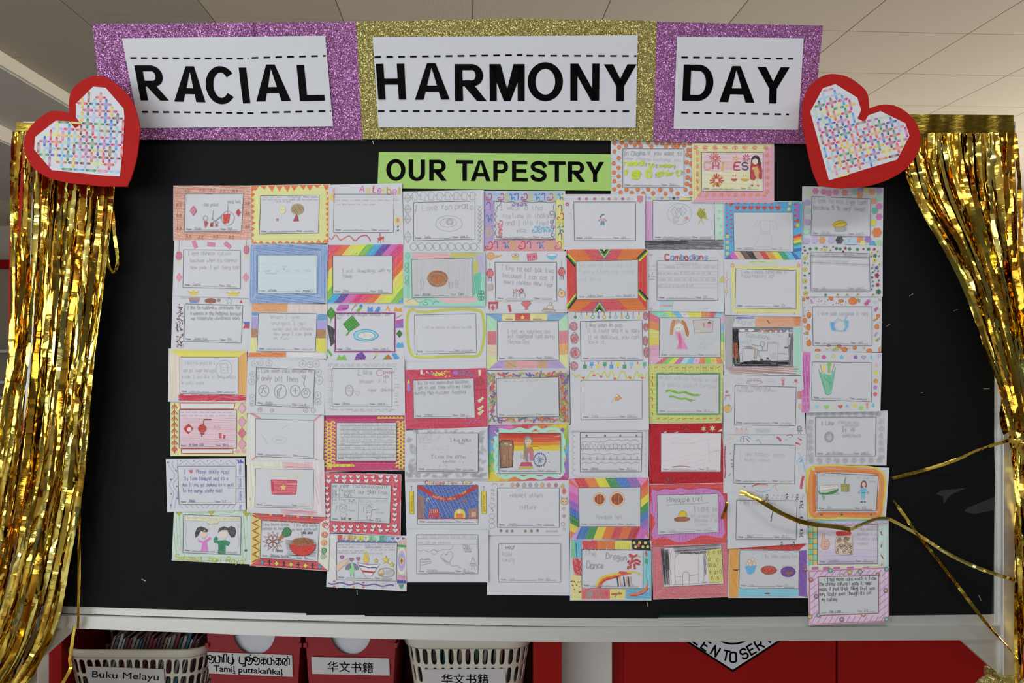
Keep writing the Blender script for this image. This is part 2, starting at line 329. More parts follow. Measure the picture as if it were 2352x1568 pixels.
def flat(name,q,dep,th,m,parent,wav=0.0):
    "a thin card cut to four photo corners"
    (a,b,c,d)=q; nx,ny=14,6; v=[];f=[]
    for j in range(ny+1):
        for i in range(nx+1):
            u=i/nx; t=j/ny
            px=(a[0]*(1-u)+b[0]*u)*(1-t)+(d[0]*(1-u)+c[0]*u)*t; py=(a[1]*(1-u)+b[1]*u)*(1-t)+(d[1]*(1-u)+c[1]*u)*t
            v.append(P(px,py,dep(py)+wav*math.sin(5*u+3*t)))
    W=nx+1
    f=[(j*W+i,j*W+i+1,(j+1)*W+i+1,(j+1)*W+i) for j in range(ny) for i in range(nx)]
    mb=MB(); mb.v=v; mb.f=f; o=mb.build(name,m,parent); q_=o.modifiers.new('thick','SOLIDIFY'); q_.thickness=th; q_.offset=-1 ; return o
def banner(label,gm,cards,paper,items,dashes):
    (x,y)=cards[0][3]; e=empty('banner_panel',(0,0,0)); tag(e,label,'banner','header panels above the notice board')
    for i,c in enumerate(cards): flat('glitter_card',c,lambda py,i=i:ud(py)+0.002*i,0.002,gm,e)
    wp=flat('white_paper',paper,lambda py:ud(py)-0.004,0.0005,M['paper'],e,0.0006)
    letters(items,lambda py:ud(py)-0.0056,'lettering',wp,dashes)
    return e
def L4(ch,*q): return (ch,)+tuple((q[i],q[i+1]) for i in range(0,8,2))
banner('purple glitter header panel with the word RACIAL on white paper',M['glitter_purple'],
    [((213,55),(581,52),(609,322),(240,320)),((579,52),(819,50),(834,321),(606,323))],((280,88),(747,82),(765,290),(320,294)),
    [L4('R',308,150,372,150,388,231,323,230),L4('A',405,152,466,152,472,235,400,233),L4('C',470,153,536,153,541,238,475,238),L4('I',548,155,565,155,575,237.5,558,237.5),
     L4('A',586,148,656,148,668,231.5,588.5,233),L4('L',681,149,738,149,746,231,689,232)],
    [(299,133,570,134.5,24.5,14,3.8),(578,133,748,128,27.3,15,3.8),(326,256.5,590,260,24.2,14,3.8),(599,258.5,760,254.5,26.5,15,3.8)])
banner('gold glitter header panel with the word HARMONY on white paper',M['glitter_gold'],
    [((818,50),(1192,43),(1210,319),(833,320)),((1190,43),(1510,48),(1501,324),(1208,319.5))],((856,85),(1465,81),(1460,293),(869,292)),
    [L4('H',863,146.5,928,146,932.5,228.5,869,228.5),L4('A',953,145,1028,145,1033,228.5,953,229),L4('R',1044,147,1112,147,1118,232,1045,232),L4('M',1124,147,1205,147,1205,232,1125,232),
     L4('O',1212,144,1293,144,1293,231,1212,231),L4('N',1310,146,1377,146,1376,231,1310,231),L4('Y',1387,147.5,1462,147.5,1462,232,1387,232)],
    [(860,131,1200,126,27.3,15,3.8),(1209,127.5,1462,128.5,27.5,15,3.8),(868,255,1207,255,26.6,15,3.8),(1214,256,1457,255,27,15,3.8)])
banner('purple glitter header panel with the word DAY on white paper',M['glitter_purple'],
    [((1509,50),(1890,59),(1862,331),(1500,325))],((1555,84),(1846,88),(1833,298),(1547,296)),
    [L4('D',1571,148,1640,149,1637,232,1567,231),L4('A',1655,151,1728,152,1733,236,1652,234),L4('Y',1739,153,1814,154.5,1811,237.5,1739,237)],
    [(1565,131.5,1822,135,27.2,15,3.8),(1565,258.5,1812,262.5,26.7,15,3.8)])
tc_=flat('title_card',((870,349),(1403,354),(1404,438),(867,432)),lambda py:-0.006,0.0006,M['lime_paper'],None)
tag(tc_,'long lime green card reading OUR TAPESTRY on the black board','sign')
xs="O,887,931 U,938.5,976 R,986,1026 T,1047.5,1087 A,1081,1127 P,1133,1169 E,1176,1212 S,1218,1256.5 T,1259,1299 R,1304.5,1344 Y,1345.7,1387.5"
it=[]
for q in xs.split():
    c,a,b=q.split(','); a=float(a); b=float(b); ft=lambda x:365.5+(x-887)*0.0125; fb=lambda x:414+(x-887)*0.0075
    it.append((c,(a,ft(a)),(b,ft(b)),(b,fb(b)),(a,fb(a))))
letters(it[:3],lambda py:-0.0066,'lettering',tc_); letters(it[3:],lambda py:-0.0066,'lettering',tc_)
# ---------------------------------------------------------------- drawing engine: crayon and pencil marks laid on each sheet
GL={}
for ln_ in '''A 02 28 42,14 34|B 02 08 27 36 25 05,25 44 43 32 02|C 47 38 18 07 03 12 32 43|D 02 08 28 46 44 22 02|E 48 08 02 42,05 35|F 48 08 02,05 35|G 47 38 18 07 03 12 32 43 45 25
H 08 02,48 42,05 45|I 08 28,18 12,02 22|J 38 33 22 12 03|K 08 02,48 05 42|L 08 02 42|M 02 08 25 48 42|N 02 08 42 48|O 18 07 03 12 32 43 47 38 18|P 02 08 38 47 46 35 05
Q 18 07 03 12 32 43 47 38 18,23 41|R 02 08 38 47 46 35 05,25 42|S 47 38 18 07 06 15 35 44 43 32 12 03|T 08 48,28 22|U 08 03 12 32 43 48|V 08 22 48|W 08 12 26 32 48|X 08 42,48 02|Y 08 25 48,25 22|Z 08 48 02 42
a 36 16 05 03 12 22 33,36 32|b 08 02,05 16 26 35 33 22 12 03|c 35 26 16 05 03 12 22 33|d 38 32,35 26 16 05 03 12 22 33|e 04 34 35 26 16 05 03 12 22 33|f 38 28 17 12,06 26|g 36 31 20 10 01,35 26 16 05 04 13 23 34
h 08 02,05 16 26 35 32|i 06 02,07 08|j 16 11 00,17 18|k 08 02,36 04 32|l 08 02|m 06 02,05 16 25 22,25 36 45 42|n 06 02,05 16 26 35 32|o 16 05 03 12 22 33 35 26 16|p 06 00,05 16 26 35 33 22 12 03
q 36 30,35 26 16 05 03 12 22 33|r 06 02,04 15 26|s 35 26 16 05 14 24 33 22 12 03|t 18 13 22 32,06 26|u 06 03 12 22 33,36 32|v 06 12 26|w 06 12 25 32 46|x 06 32,36 02|y 06 13,36 00|z 06 36 02 32
0 18 07 03 12 22 33 37 28 18|1 07 18 12|2 07 18 28 37 36 02 32|3 07 18 28 37 36 25 34 33 22 12 03|4 22 28 04 34|5 38 08 05 25 34 33 22 02|6 37 18 05 03 12 22 33 34 25 05|7 08 38 12|8 15 06 07 18 28 37 36 25 15 04 03 12 22 33 34 25|9 35 15 06 07 18 28 37 34 12
. 02 03|, 03 01|! 08 04,02 03|: 05 06,02 03|- 04 34|( 18 06 04 12|) 08 16 14 02|/ 02 38|' 08 07|+ 04 34,25 23|? 07 18 28 37 25 24,22 23'''.replace('\n','|').split('|'):
    GL[ln_[0]]=[[(int(p[0]),int(p[1])-2) for p in s.split()] for s in ln_[2:].split(',')]
ILL=0.625
_cc={}
def alb(c):
    q=hx(c); sat=(max(q)-min(q))/max(max(q),1e-6); return tuple(min(0.92,x/(ILL+0.13*sat)) for x in q)
def C(c):
    if c not in _cc: _cc[c]=alb(c)
    return _cc[c]
class Art:
    def __init__(s,outline,base): s.v=[];s.c=[];s.f=[];s.k=0;s.base=base;s.hf=None
A=None; SX=SY=0; SS=1.0
def X(p): return (SX+p[0]/SS,SY+p[1]/SS)
def pp(s):
    if isinstance(s,str): s=pxpoly(s)
    return [X(p) for p in s]
def put(px,py,k):
    u,v=A.uv(px,py); return P(px,py,-(A.base+A.h(u,v)+0.00016+k*0.000012))
def poly_raw(pts,c,g,k):
    n=len(A.v)
    for p in pts: A.v.append(put(p[0],p[1],k)); A.c.append(c+(g,))
    A.f.append(tuple(range(n,n+len(pts))))
def jit(c,a):
    f=1+R.uniform(-a,a); return tuple(max(0,min(0.95,x*f)) for x in c)
def cell_clip(poly,x0,x1,ax):
    def cut(ps,lim,sgn):
        o=[]
        for i in range(len(ps)):
            a=ps[i]; b=ps[(i+1)%len(ps)]; da=sgn*(a[ax]-lim); db=sgn*(b[ax]-lim)
            if da>=0: o.append(a)
            if (da>=0)!=(db>=0):
                t=da/(da-db); o.append((a[0]+(b[0]-a[0])*t,a[1]+(b[1]-a[1])*t))
        return o
    ps=cut(poly,x0,1)
    return cut(ps,x1,-1) if len(ps)>2 else []
def fillpx(pts,c,g,k):
    v3=[Vector((p[0],p[1],0)) for p in pts]
    for t in tessellate_polygon([v3]):
        tri=[pts[i] for i in t]
        xa=min(p[0] for p in tri); xb=max(p[0] for p in tri); ya=min(p[1] for p in tri); yb=max(p[1] for p in tri)
        nx=max(1,math.ceil((xb-xa)/15)); ny=max(1,math.ceil((yb-ya)/15))
        for i in range(nx):
            q=tri if nx==1 else cell_clip(tri,xa+(xb-xa)*i/nx,xa+(xb-xa)*(i+1)/nx,0)
            if len(q)<3: continue
            for j in range(ny):
                r=q if ny==1 else cell_clip(q,ya+(yb-ya)*j/ny,ya+(yb-ya)*(j+1)/ny,1)
                if len(r)>2: poly_raw(r,c,g,k)
def f(pts,c,g=0.35):
    "solid crayon fill"
    A.k+=1; fillpx(pp(pts),C(c),g,A.k)
def strokepx(pts,c,w,g,k,taper=False):
    o=[pts[0]]
    for a,b in zip(pts,pts[1:]):
        n=max(1,math.ceil(math.dist(a,b)/13))
        for i in range(1,n+1): o.append((a[0]+(b[0]-a[0])*i/n,a[1]+(b[1]-a[1])*i/n))
    n=len(A.v); m=len(o)
    for i in range(m):
        a=o[max(i-1,0)]; b=o[min(i+1,m-1)]; l=math.dist(a,b) or 1
        ww=w*0.5*(0.6 if taper and (i==0 or i==m-1) else 1)
        nx=-(b[1]-a[1])/l*ww; ny=(b[0]-a[0])/l*ww; x,y=o[i]
        A.v.append(put(x+nx,y+ny,k)); A.v.append(put(x-nx,y-ny,k)); A.c.append(c+(g,)); A.c.append(c+(g,))
    for i in range(m-1): A.f.append((n+2*i,n+2*i+1,n+2*i+3,n+2*i+2))
def l(pts,c='777',w=1.1,sm=0,g=0.25,close=False):
    "pencil or pen line, width in photo pixels"
    p=pp(pts)
    if close: p=p+[p[0]]
    if sm: p=spline(p,4)
    A.k+=1; strokepx(p,C(c),w,g,A.k)
def h(pts,c,ang=0,sp=1.6,w=1.5,g=0.3,ja=0.12,jl=1.5,cross=0):
    "crayon hatching inside an outline"
    A.k+=1; q=pp(pts); t=math.radians(ang); ca,sa=math.cos(t),math.sin(t); cc=C(c)
    r=[(x*ca+y*sa,-x*sa+y*ca) for x,y in q]; y=min(p[1] for p in r)+sp*0.4; ym=max(p[1] for p in r)
    while y<ym:
        xs=[]
        for i in range(len(r)):
            a=r[i]; b=r[(i+1)%len(r)]
            if (a[1]<=y)!=(b[1]<=y): xs.append(a[0]+(b[0]-a[0])*(y-a[1])/(b[1]-a[1]))
        xs.sort()
        for i in range(0,len(xs)-1,2):
            x0=xs[i]-R.uniform(-1,.4)*jl; x1=xs[i+1]+R.uniform(-1,.4)*jl
            if x1-x0<0.8: continue
            dy=R.uniform(-.6,.6)*sp; 
            pa=(x0*ca-(y)*sa,x0*sa+(y)*ca); pb=(x1*ca-(y+dy)*sa,x1*sa+(y+dy)*ca)
            strokepx([pa,pb],jit(cc,ja),w*R.uniform(.7,1.2),g,A.k+R.random()*0.5,True)
        y+=sp*R.uniform(.75,1.25)
    if cross: h(pts,c,ang+90,sp*1.6,w,g,ja,jl)
def fh(pts,c,ang=20,g=0.45,sp=2.0,lite=0.35):
    "light crayon wash with heavier strokes over it"
    lite*=.75; A.k+=1; cc=tuple(min(.9,x*(1-lite)+0.8*lite) for x in C(c)); fillpx(pp(pts),cc,g*0.8,A.k); h(pts,c,ang,sp,sp*0.8,g*0.6)
def circ(x,y,r,ry=None,n=18,a0=0,a1=360,wob=0):
    ry=ry or r; return [(x+r*(1+R.uniform(-wob,wob))*math.cos(math.radians(a0+(a1-a0)*i/n)),y+ry*(1+R.uniform(-wob,wob))*math.sin(math.radians(a0+(a1-a0)*i/n))) for i in range(n+(0 if a1-a0>=360 else 1))]
def c(x,y,r,cl,ry=None,g=0.35): f(circ(x,y,r,ry,14,wob=.05),cl,g)
def o(x,y,r,cl='888',ry=None,w=1.0,wob=.03): l(circ(x,y,r,ry,18,wob=wob),cl,w,close=True)
def ch(x,y,r,cl,ry=None,ang=30): h(circ(x,y,r,ry,16),cl,ang,1.4,1.3)
def t(x,y,s,txt,cl='a0a0a5',ang=0,w=None,jt=0.10,g=0.3,sx=0.72,cols=None,wd=None):
    "handwriting; s is the capital height in crop units; wd squeezes the line to that width"
    A.k+=1; cc=C(cl); w=w or max(0.7,s/SS*0.088); u=s/6.0; cx=0.0
    adv=[]
    for chh in txt: adv.append(4.4 if chh==' ' else max(p[0] for q in GL.get(chh,[[(2,0)]]) for p in q)+1.5)
    k=sx
    if wd: k=wd/(sum(adv)*u)
    ca,sa=math.cos(math.radians(ang)),math.sin(math.radians(ang))
    for i,chh in enumerate(txt):
        if chh in GL:
            oy=R.uniform(-jt,jt)*s; sc_=1+R.uniform(-jt,jt); sh=R.uniform(-.1,.1); c2=C(cols[i%len(cols)]) if cols else jit(cc,.1)
            for q in GL[chh]:
                pts=[]
                for a,b in q:
                    a=a*sc_+b*sh+R.uniform(-.12,.12); b=b*sc_+R.uniform(-.12,.12)
                    xx=cx+a*u*k; yy=-(b*u)+oy; pts.append(X((x+xx*ca-yy*sa,y+xx*sa+yy*ca)))
                if len(pts)>3: pts=spline(pts,2)
                strokepx(pts,c2,w,g,A.k)
        cx+=adv[i]*u*k
def scr(x,y,n,s=3,cl='a2a2a6',ang=0):
    "a line of writing too faint to read"
    A.k+=1; cc=C(cl); cx=x; e=x+n
    while cx<e:
        m=R.randint(3,7); pts=[]
        for i in range(m*2): pts.append(X((cx+i*s*.22,y+(cx-x+i*s*.22)*math.tan(math.radians(ang))-(s*R.uniform(.3,.7) if i%2 else 0))))
        strokepx(spline(pts,2),jit(cc,.08),max(.7,s/SS*.1),.4,A.k); cx+=m*s*.44+s*.6
def ht(x,y,r,cl,ang=0,out=None):
    p=[]; t_=math.radians(ang)
    for i in range(16):
        a=2*math.pi*i/16; hx_=r*math.sin(a)**3; hy=-r*(13*math.cos(a)-5*math.cos(2*a)-2*math.cos(3*a)-math.cos(4*a))/16
        p.append((x+hx_*math.cos(t_)-hy*math.sin(t_),y+hx_*math.sin(t_)+hy*math.cos(t_)))
    if cl: f(p,cl)
    if out: l(p,out,1.0,close=True)
def star(x,y,r,cl,out=None,k=.45,n=5):
    p=[(x+(r if i%2==0 else r*k)*math.sin(math.pi*i/n),y-(r if i%2==0 else r*k)*math.cos(math.pi*i/n)) for i in range(2*n)]
    if cl: f(p,cl)
    if out: l(p,out,.9,close=True)
def fl_(x,y,r,cl,ctr='d8c040',n=6,out=None):
    for i in range(n):
        a=2*math.pi*i/n; c(x+r*.62*math.cos(a),y+r*.62*math.sin(a),r*.42,cl)
    c(x,y,r*.35,ctr)
    if out: o(x,y,r,out,w=.8,wob=.15)
def dia(x,y,rx,ry,cl,out=None,ang=45):
    p=[(x,y-ry),(x+rx,y),(x,y+ry),(x-rx,y)]; f(p,cl,.35); h(p,cl,ang,2,1.2)
    if out: l(p,out,.9,close=True)
def lant(x,y,rx,ry,cl='c4708c',top='d8c878',string=0):
    f(circ(x,y,rx,ry,14),cl,.4)
    for k in (-.5,0,.5): l([(x+k*rx,y-ry*.9),(x+k*rx*1.3,y),(x+k*rx,y+ry*.9)],'8c3c54',.8,1)
    f([(x-rx*.5,y-ry-1),(x+rx*.5,y-ry-1),(x+rx*.5,y-ry+.3),(x-rx*.5,y-ry+.3)],top); f([(x-rx*.5,y+ry-.3),(x+rx*.5,y+ry-.3),(x+rx*.5,y+ry+1),(x-rx*.5,y+ry+1)],top)
    for k in (-.4,0,.4): l([(x+k*rx,y+ry+1),(x+k*rx,y+ry+1+ry*.9)],top,1.0)
    if string: l([(x,y-ry-1),(x,y-ry-1-string)],'777',.8)
def fwk(x,y,r,cols_,n=12,w=1.8,r0=.25):
    for i in range(n):
        a=2*math.pi*i/n+R.uniform(-.1,.1); rr=r*R.uniform(.75,1.05)
        l([(x+r*r0*math.cos(a),y+r*r0*math.sin(a)),(x+rr*math.cos(a),y+rr*math.sin(a))],cols_[i%len(cols_)],w)
def ket(x,y,r,cl='9cae4c',dk='5c6c24'):
    p=[(x,y-r),(x+r*.8,y),(x,y+r),(x-r*.8,y)]; f(p,cl,.3)
    for k in (-.5,0,.5):
        l([(x-r*.4+k*r*.8,y-r*.5-k*r*.5+r*0),(x+r*.4+k*r*.8*.0+k*r*.4,y+r*.5-k*r*.5)],dk,.8)
        l([(x+r*.4+k*r*.8,y-r*.5+k*r*.5),(x-r*.4+k*r*.4,y+r*.5+k*r*.5)],dk,.8)
    l(p,dk,.9,close=True)
def doodle(x,y,r,cl='999'):
    "a pencil flower"
    o(x,y,r*.45,cl,w=.9,wob=.1)
    for i in range(5):
        a=2*math.pi*i/5+R.random(); l(circ(x+r*.65*math.cos(a),y+r*.65*math.sin(a),r*.38,n=8,wob=.15),cl,.8,close=True)
def spikes(p,q,n,dep,cl):
    for i in range(n):
        a=(i+R.uniform(-.1,.1))/n; b=(i+1)/n; m=(a+b)/2+R.uniform(-.1,.1)/n; dx,dy=q[0]-p[0],q[1]-p[1]; L=math.hypot(dx,dy); k=dep*R.uniform(.6,1.2)
        f([(p[0]+dx*a,p[1]+dy*a),(p[0]+dx*m-dy/L*k,p[1]+dy*m+dx/L*k),(p[0]+dx*b,p[1]+dy*b)],cl,.4)
def sides():
    q=A.q; b=A.b; return [[q[0],q[1],b[1],b[0]],[q[1],q[2],b[2],b[1]],[q[2],q[3],b[3],b[2]],[q[3],q[0],b[0],b[3]]]
def bd(cols,g=.45,sp=1.8,lite=.35,along=True):
    "crayon the border: one colour or (top,right,bottom,left)"
    if isinstance(cols,str): cols=[cols]*4
    for i,(sd,cl) in enumerate(zip(sides(),cols)):
        if cl: fh(sd,cl,(0 if i%2==0 else 90) if along else (90 if i%2==0 else 0),g,sp,lite)
def diag(cols,ang,wd,which=(0,1,2,3),ph=0):
    "diagonal crayon stripes over border sides"
    a=math.radians(ang); n=(math.cos(a),math.sin(a)); d=(-n[1],n[0])
    for i in which:
        sd=sides()[i]; pr=[p[0]*n[0]+p[1]*n[1] for p in sd]; k=math.floor((min(pr)-ph)/wd)
        while k*wd+ph<max(pr):
            lo=k*wd+ph; hi=lo+wd*1.02; rot=[(p[0]*n[0]+p[1]*n[1],p[0]*d[0]+p[1]*d[1]) for p in sd]; r=cell_clip(rot,lo,hi,0)
            if len(r)>2:
                back=[(x*n[0]+y*d[0],x*n[1]+y*d[1]) for x,y in r]; fh(back,cols[k%len(cols)],ang+90,.4,2.2,.12)
            k+=1
def tint(cl,ang=None,g=.5,sp=2.2): 
    f(A.b,cl,g)
    if ang is not None: h(A.b,cl,ang,sp,1.2,.6,.05)
def form(name,cls,nc='98989c',w=1.5,cc=None):
    "the printed box with Name and Class lines, and what was written on them"
    b=A.b
    def q(u,v): return ((b[0][0]*(1-u)+b[1][0]*u)*(1-v)+(b[3][0]*(1-u)+b[2][0]*u)*v,(b[0][1]*(1-u)+b[1][1]*u)*(1-v)+(b[3][1]*(1-u)+b[2][1]*u)*v)
    H=math.dist(b[0],b[3]); W=math.dist(b[0],b[1]); an=math.degrees(math.atan2(b[2][1]-b[3][1],b[2][0]-b[3][0]))
    l(b,'545456',w*.7,close=True,g=.05)
    for (u0,tx,a0,a1) in ((.035,'Name:',.15,.615),(.635,'Class:',.745,.93)):
        x,y=q(u0,.955); t(x,y,H*.046,tx,'808084',an,.7,.0,.1,wd=W*.095); l([q(a0,.955),q(a1,.955)],'77777b',.8,g=.1)
    if name:
        x,y=q(.18,.945); (scr(x,y,W*.3,H*.05,'a8a8ac',an) if name=='~' else t(x,y,H*.065,name,nc,an))
    if cls:
        x,y=q(.765,.945); (scr(x,y,W*.13,H*.05,'a8a8ac',an) if cls=='~' else t(x,y,H*.06,cls,cc or nc,an))
CR={'A1':(375,420,.5808),'A2':(375,670,.5808),'A3':(375,910,.5808),'A4':(375,1045,.5808),'B1':(740,420,.5808),'B2':(740,670,.5808),'B3':(740,910,.5808),'B4':(740,1095,.5808),
 'C1':(1105,430,.54077),'C2':(1105,690,.54077),'C3':(1105,950,.54077),'C4':(1105,1100,.54077),'D1':(1470,445,.54077),'D2':(1470,700,.54077),'D3':(1470,950,.54077),'D4':(1470,1100,.54077),
 'E1':(1830,420,.58087),'E2':(1830,670,.56),'E3':(1830,930,.58087),'E4':(1830,1180,.58087),'F':(1390,315,.57366)}
NSH=0
def flush():
    "turn the sheet that is being drawn into a paper mesh and its artwork mesh"
    global A
    if A is None: return
    A.form()
    NX,NY=16,12; v=[]; fs=[]; W=NX+1; q=[X(p) for p in A.q]; mx=sum(p[0] for p in q)/4; my=sum(p[1] for p in q)/4; q=[(mx+(x-mx)*1.012,my+(y-my)*1.016) for x,y in q]
    for j in range(NY+1):
        for i in range(NX+1):
            u=i/NX; t_=j/NY
            px=(q[0][0]*(1-u)+q[1][0]*u)*(1-t_)+(q[3][0]*(1-u)+q[2][0]*u)*t_; py=(q[0][1]*(1-u)+q[1][1]*u)*(1-t_)+(q[3][1]*(1-u)+q[2][1]*u)*t_
            v.append(P(px,py,-(A.base+A.hg[j][i])))
    fs=[(j*W+i,j*W+i+1,(j+1)*W+i+1,(j+1)*W+i) for j in range(NY) for i in range(NX)]
    rim=[i for i in range(W)]+[j*W+NX for j in range(1,NY+1)]+[NY*W+i for i in range(NX-1,-1,-1)]+[j*W for j in range(NY-1,0,-1)]
    n=len(v); m=len(rim); v+=[v[i].copy() for i in rim]+[v[i]+Vector((0,0.0003,0)) for i in rim]
    fs+=[(n+i,n+m+i,n+m+(i+1)%m,n+(i+1)%m) for i in range(m)]
    mb=MB(); mb.v=v; mb.f=fs; p=mb.build('drawing_sheet',M['paper']); tag(p,A.label,'drawing','pupil drawings pinned on the black board')
    for pl in p.data.polygons[:NX*NY]: pl.use_smooth=True
    a=obj('artwork',A.v,A.f,M['ink'],p); ca=a.data.color_attributes.new('Col','FLOAT_COLOR','POINT')
    ca.data.foreach_set('color',[x for cc in A.c for x in cc]); A=None
def S(crop,quad,box,name,cls,label,layer,tintc=None,nc='98989c',bw=1.5):
    "start a sheet: crop frame, four corners, printed box, what is written on Name and Class"
    global A,SX,SY,SS,NSH
    flush(); SX,SY,SS=CR[crop]; NSH+=1; R.seed(100+NSH)
    A=Art(quad,0.004+0.0024*layer); A.label=label; A.q=pxpoly(quad); A.b=pxpoly(box)
    NX,NY=16,12; curl=label.split()[0] in ('white','plain','all','pencil'); am=[R.choice([0,.001,.003,.005]) if curl else 0 for _ in range(4)]; ph=R.uniform(0,6); wv=R.uniform(.00002,.00006); tx,ty=R.uniform(0,.0009),R.uniform(0,.0009); ax=R.uniform(2,6); ay=R.uniform(2,6)
    A.hg=[[0]*(NX+1) for _ in range(NY+1)]
    for j in range(NY+1):
        for i in range(NX+1):
            u=i/NX; v=j/NY; z=wv*(1+math.sin(ax*u+ay*v+ph))+tx*u+ty*v
            for k,(cu,cv) in enumerate(((0,0),(1,0),(1,1),(0,1))):
                r=max(0,1-math.hypot((u-cu)*1.4,v-cv)/.30); z+=am[k]*r*r
            A.hg[j][i]=z
    q=[X(p) for p in A.q]
    def uv(x,y):
        u=v=.5
        for _ in range(4):
            fx=(q[0][0]*(1-u)+q[1][0]*u)*(1-v)+(q[3][0]*(1-u)+q[2][0]*u)*v-x; fy=(q[0][1]*(1-u)+q[1][1]*u)*(1-v)+(q[3][1]*(1-u)+q[2][1]*u)*v-y
            a=(q[1][0]-q[0][0])*(1-v)+(q[2][0]-q[3][0])*v; b=(q[3][0]-q[0][0])*(1-u)+(q[2][0]-q[1][0])*u; c_=(q[1][1]-q[0][1])*(1-v)+(q[2][1]-q[3][1])*v; d=(q[3][1]-q[0][1])*(1-u)+(q[2][1]-q[1][1])*u
            dt=a*d-b*c_; u-=(fx*d-fy*b)/dt; v-=(fy*a-fx*c_)/dt
        return (min(1,max(0,u)),min(1,max(0,v)))
    A.uv=uv
    hg=A.hg
    def hf(u,v):
        a=u*NX; b=v*NY; i=min(NX-1,int(a)); j=min(NY-1,int(b)); a-=i; b-=j
        return (hg[j][i]*(1-a)+hg[j][i+1]*a)*(1-b)+(hg[j+1][i]*(1-a)+hg[j+1][i+1]*a)*b
    A.h=hf; A.form=lambda:form(name,cls,nc,bw)
# ---------------------------------------------------------------- the drawings, column by column
def dj(x,y,s,cl='8a6a60'):
    for q in ([(0,1),(2,1)],[(1,0),(1,1),(0,3)],[(1,1),(2,3)],[(2.6,.6),(4.4,.6)],[(3.5,0),(3.5,1.3)],[(2.8,1.3),(4.2,1.3)],[(2.8,2),(4.2,2),(4.2,3),(2.8,3),(2.8,2)]): l([(x+a*s,y+b*s) for a,b in q],cl,.8)
PEN='8b8b8f'
S('A1',"14,4 118,4 116,76 14,76","29,14 107,14 104,65 28,65",'Chulin','Ry6','drawing with salmon crayon border, two red diamonds and a large red packet',0,nc='8a8a8e')
bd('d6a898',lite=.3); 
for sd in sides(): h(sd,'b87a70',5,5,2,.7); h(sd,'d09470',80,8,2,.7); h(sd,'d08060',3,9,2.6,.7)
for x,y in ((28,8),(48,7),(62,7),(75,8),(92,8),(30,69),(46,70),(66,69),(87,70)): dj(x,y,1.7)
for y in (27,41,58): dj(17,y,1.7); dj(109,y-2,1.4)
dia(40,37,4.5,6.5,'c77890','a05068'); dia(100,39.5,3.4,5.2,'b4343a')
t(54,31,4.6,'Red packet',wd=20); t(85,27,4.6,'good luck',wd=19)
f('80,42 89,41 87,53 80,54','cf3b2c'); o(86,47,8.5,'888',9.5); l('86,30 85.5,41','888'); l('77,46 66,52 71,49 78,43','888'); l('67,36 65,49 63.5,47','888'); l('65,49 66.5,47','888')
o(56,47,3,'888',3.4); f('54,51 58,51 60,54 58,55 58,58 55,58 55,55','b05058'); l('56,58 56,60','888'); f('63,53 66.5,52.6 65.6,58.6 62,58','a83232'); o(71,53,1.8,'777'); f('69.5,55 72,55 72.5,58 69,58','a85058')
S('A1',"117,4 222,2 220,80 118,81","130,17 208,16 207,67 128,68",'~','~','drawing with yellow-green border edged all round by orange spikes',2)
bd('d0d98c',lite=.25,g=.3);
for i,(p,q,n,d) in enumerate((((118,4),(222,2),10,7.5),((221,3),(220,80),11,4.5),((220,80),(118,81),12,4.5),((118,81),(117,4),10,5))): spikes(p,q,n,d,'dc6c38')
scr(133,19.5,24,2.6); t(166,19.5,2.6,'dumplings new year',wd=40); scr(133,23,70,2.6); scr(150,25.5,16,2.4)
c(159,36,4,'dfe0a8',5); o(159,36,4,'c8c47c',5); c(158,36,.5,'666'); c(160.6,36,.5,'666'); l('157,42 157,53','c8c8cc'); o(152,49,1.4,'c05050'); l('153,47 152,51','c05050')
c(179,35,9,'b4a47c',7.5); ch(179,35,9,'8c7c50',7.5,60); f('178,40 181,51 173,51','94283a',.3); h('178,40 181,51 173,51','c06070',70,2.4,1)
S('A1',"15,77 117,76 117,153 13,150","27,89 103,90 103,141 26,139",'Gabriel','Ry6','white sheet with two pink lanterns, pink packets and yellow ingots around pencil writing',1)
lant(21,97,4.6,6.2,'c4748e',string=14); lant(111,89,4.2,6.2,'c4748e',string=8)
dia(21,126,4.4,6.5,'d08c9c'); dia(110,126,4.4,7,'d08c9c')
for x,y,a in ((42,82,70),(64,82,5),(86,83,40)):
    ca,sa=math.cos(math.radians(a)),math.sin(math.radians(a)); p=[(x+u*ca-v*sa,y+u*sa+v*ca) for u,v in ((-5,-2.4),(5,-2.4),(5,2.4),(-5,2.4))]; f(p,'d07c94'); l(p,'a05870',.8,close=True)
for x,y,r in ((40,147,7.5),(93,148,9.5)): f([(x-r,y-3),(x-r*.4,y-1.5),(x,y-5),(x+r*.4,y-1.5),(x+r,y-3),(x+r*.6,y+2.5),(x-r*.6,y+2.5)],'d8c05c'); l([(x-r,y-3),(x-r*.5,y-.6),(x+r*.5,y-.6),(x+r,y-3)],'a8903c',.8)
t(33,96,5,'I love chinese culture',wd=58); t(36,105.5,5,'because when its chinese',wd=63); t(36,114.5,5,'new year I get hong bao',wd=66)
S('A1',"117,82 219,83 217,160 115,160","126,96 205,96 205,148 126,147",'Ayaush','respect 6','drawing sheet with scribbled blue crayon border and pale blue middle',3,nc='4c4c50')
bd('7c9bc9',lite=.55,sp=2.4)
for sd in sides(): h(sd,'5c80b8',R.choice([0,90,8]),5,1.6,.5)
tint('b7c8d2',2); t(159,112.5,2.8,'Foyo',wd=7); l('160,114 161,116 162,114','667'); t(135,118,2.6,'when   we    can   eat   cake',wd=62,jt=.2); t(137,121.5,2.6,'because',wd=15)
S('A2',"13,6 117,9 117,80 11,76","29,16 106,18 104,68 27,66",'Jammy Kyel','RYC','white sheet with brown speckled strip, small roast meat and a Philippine flag',0)
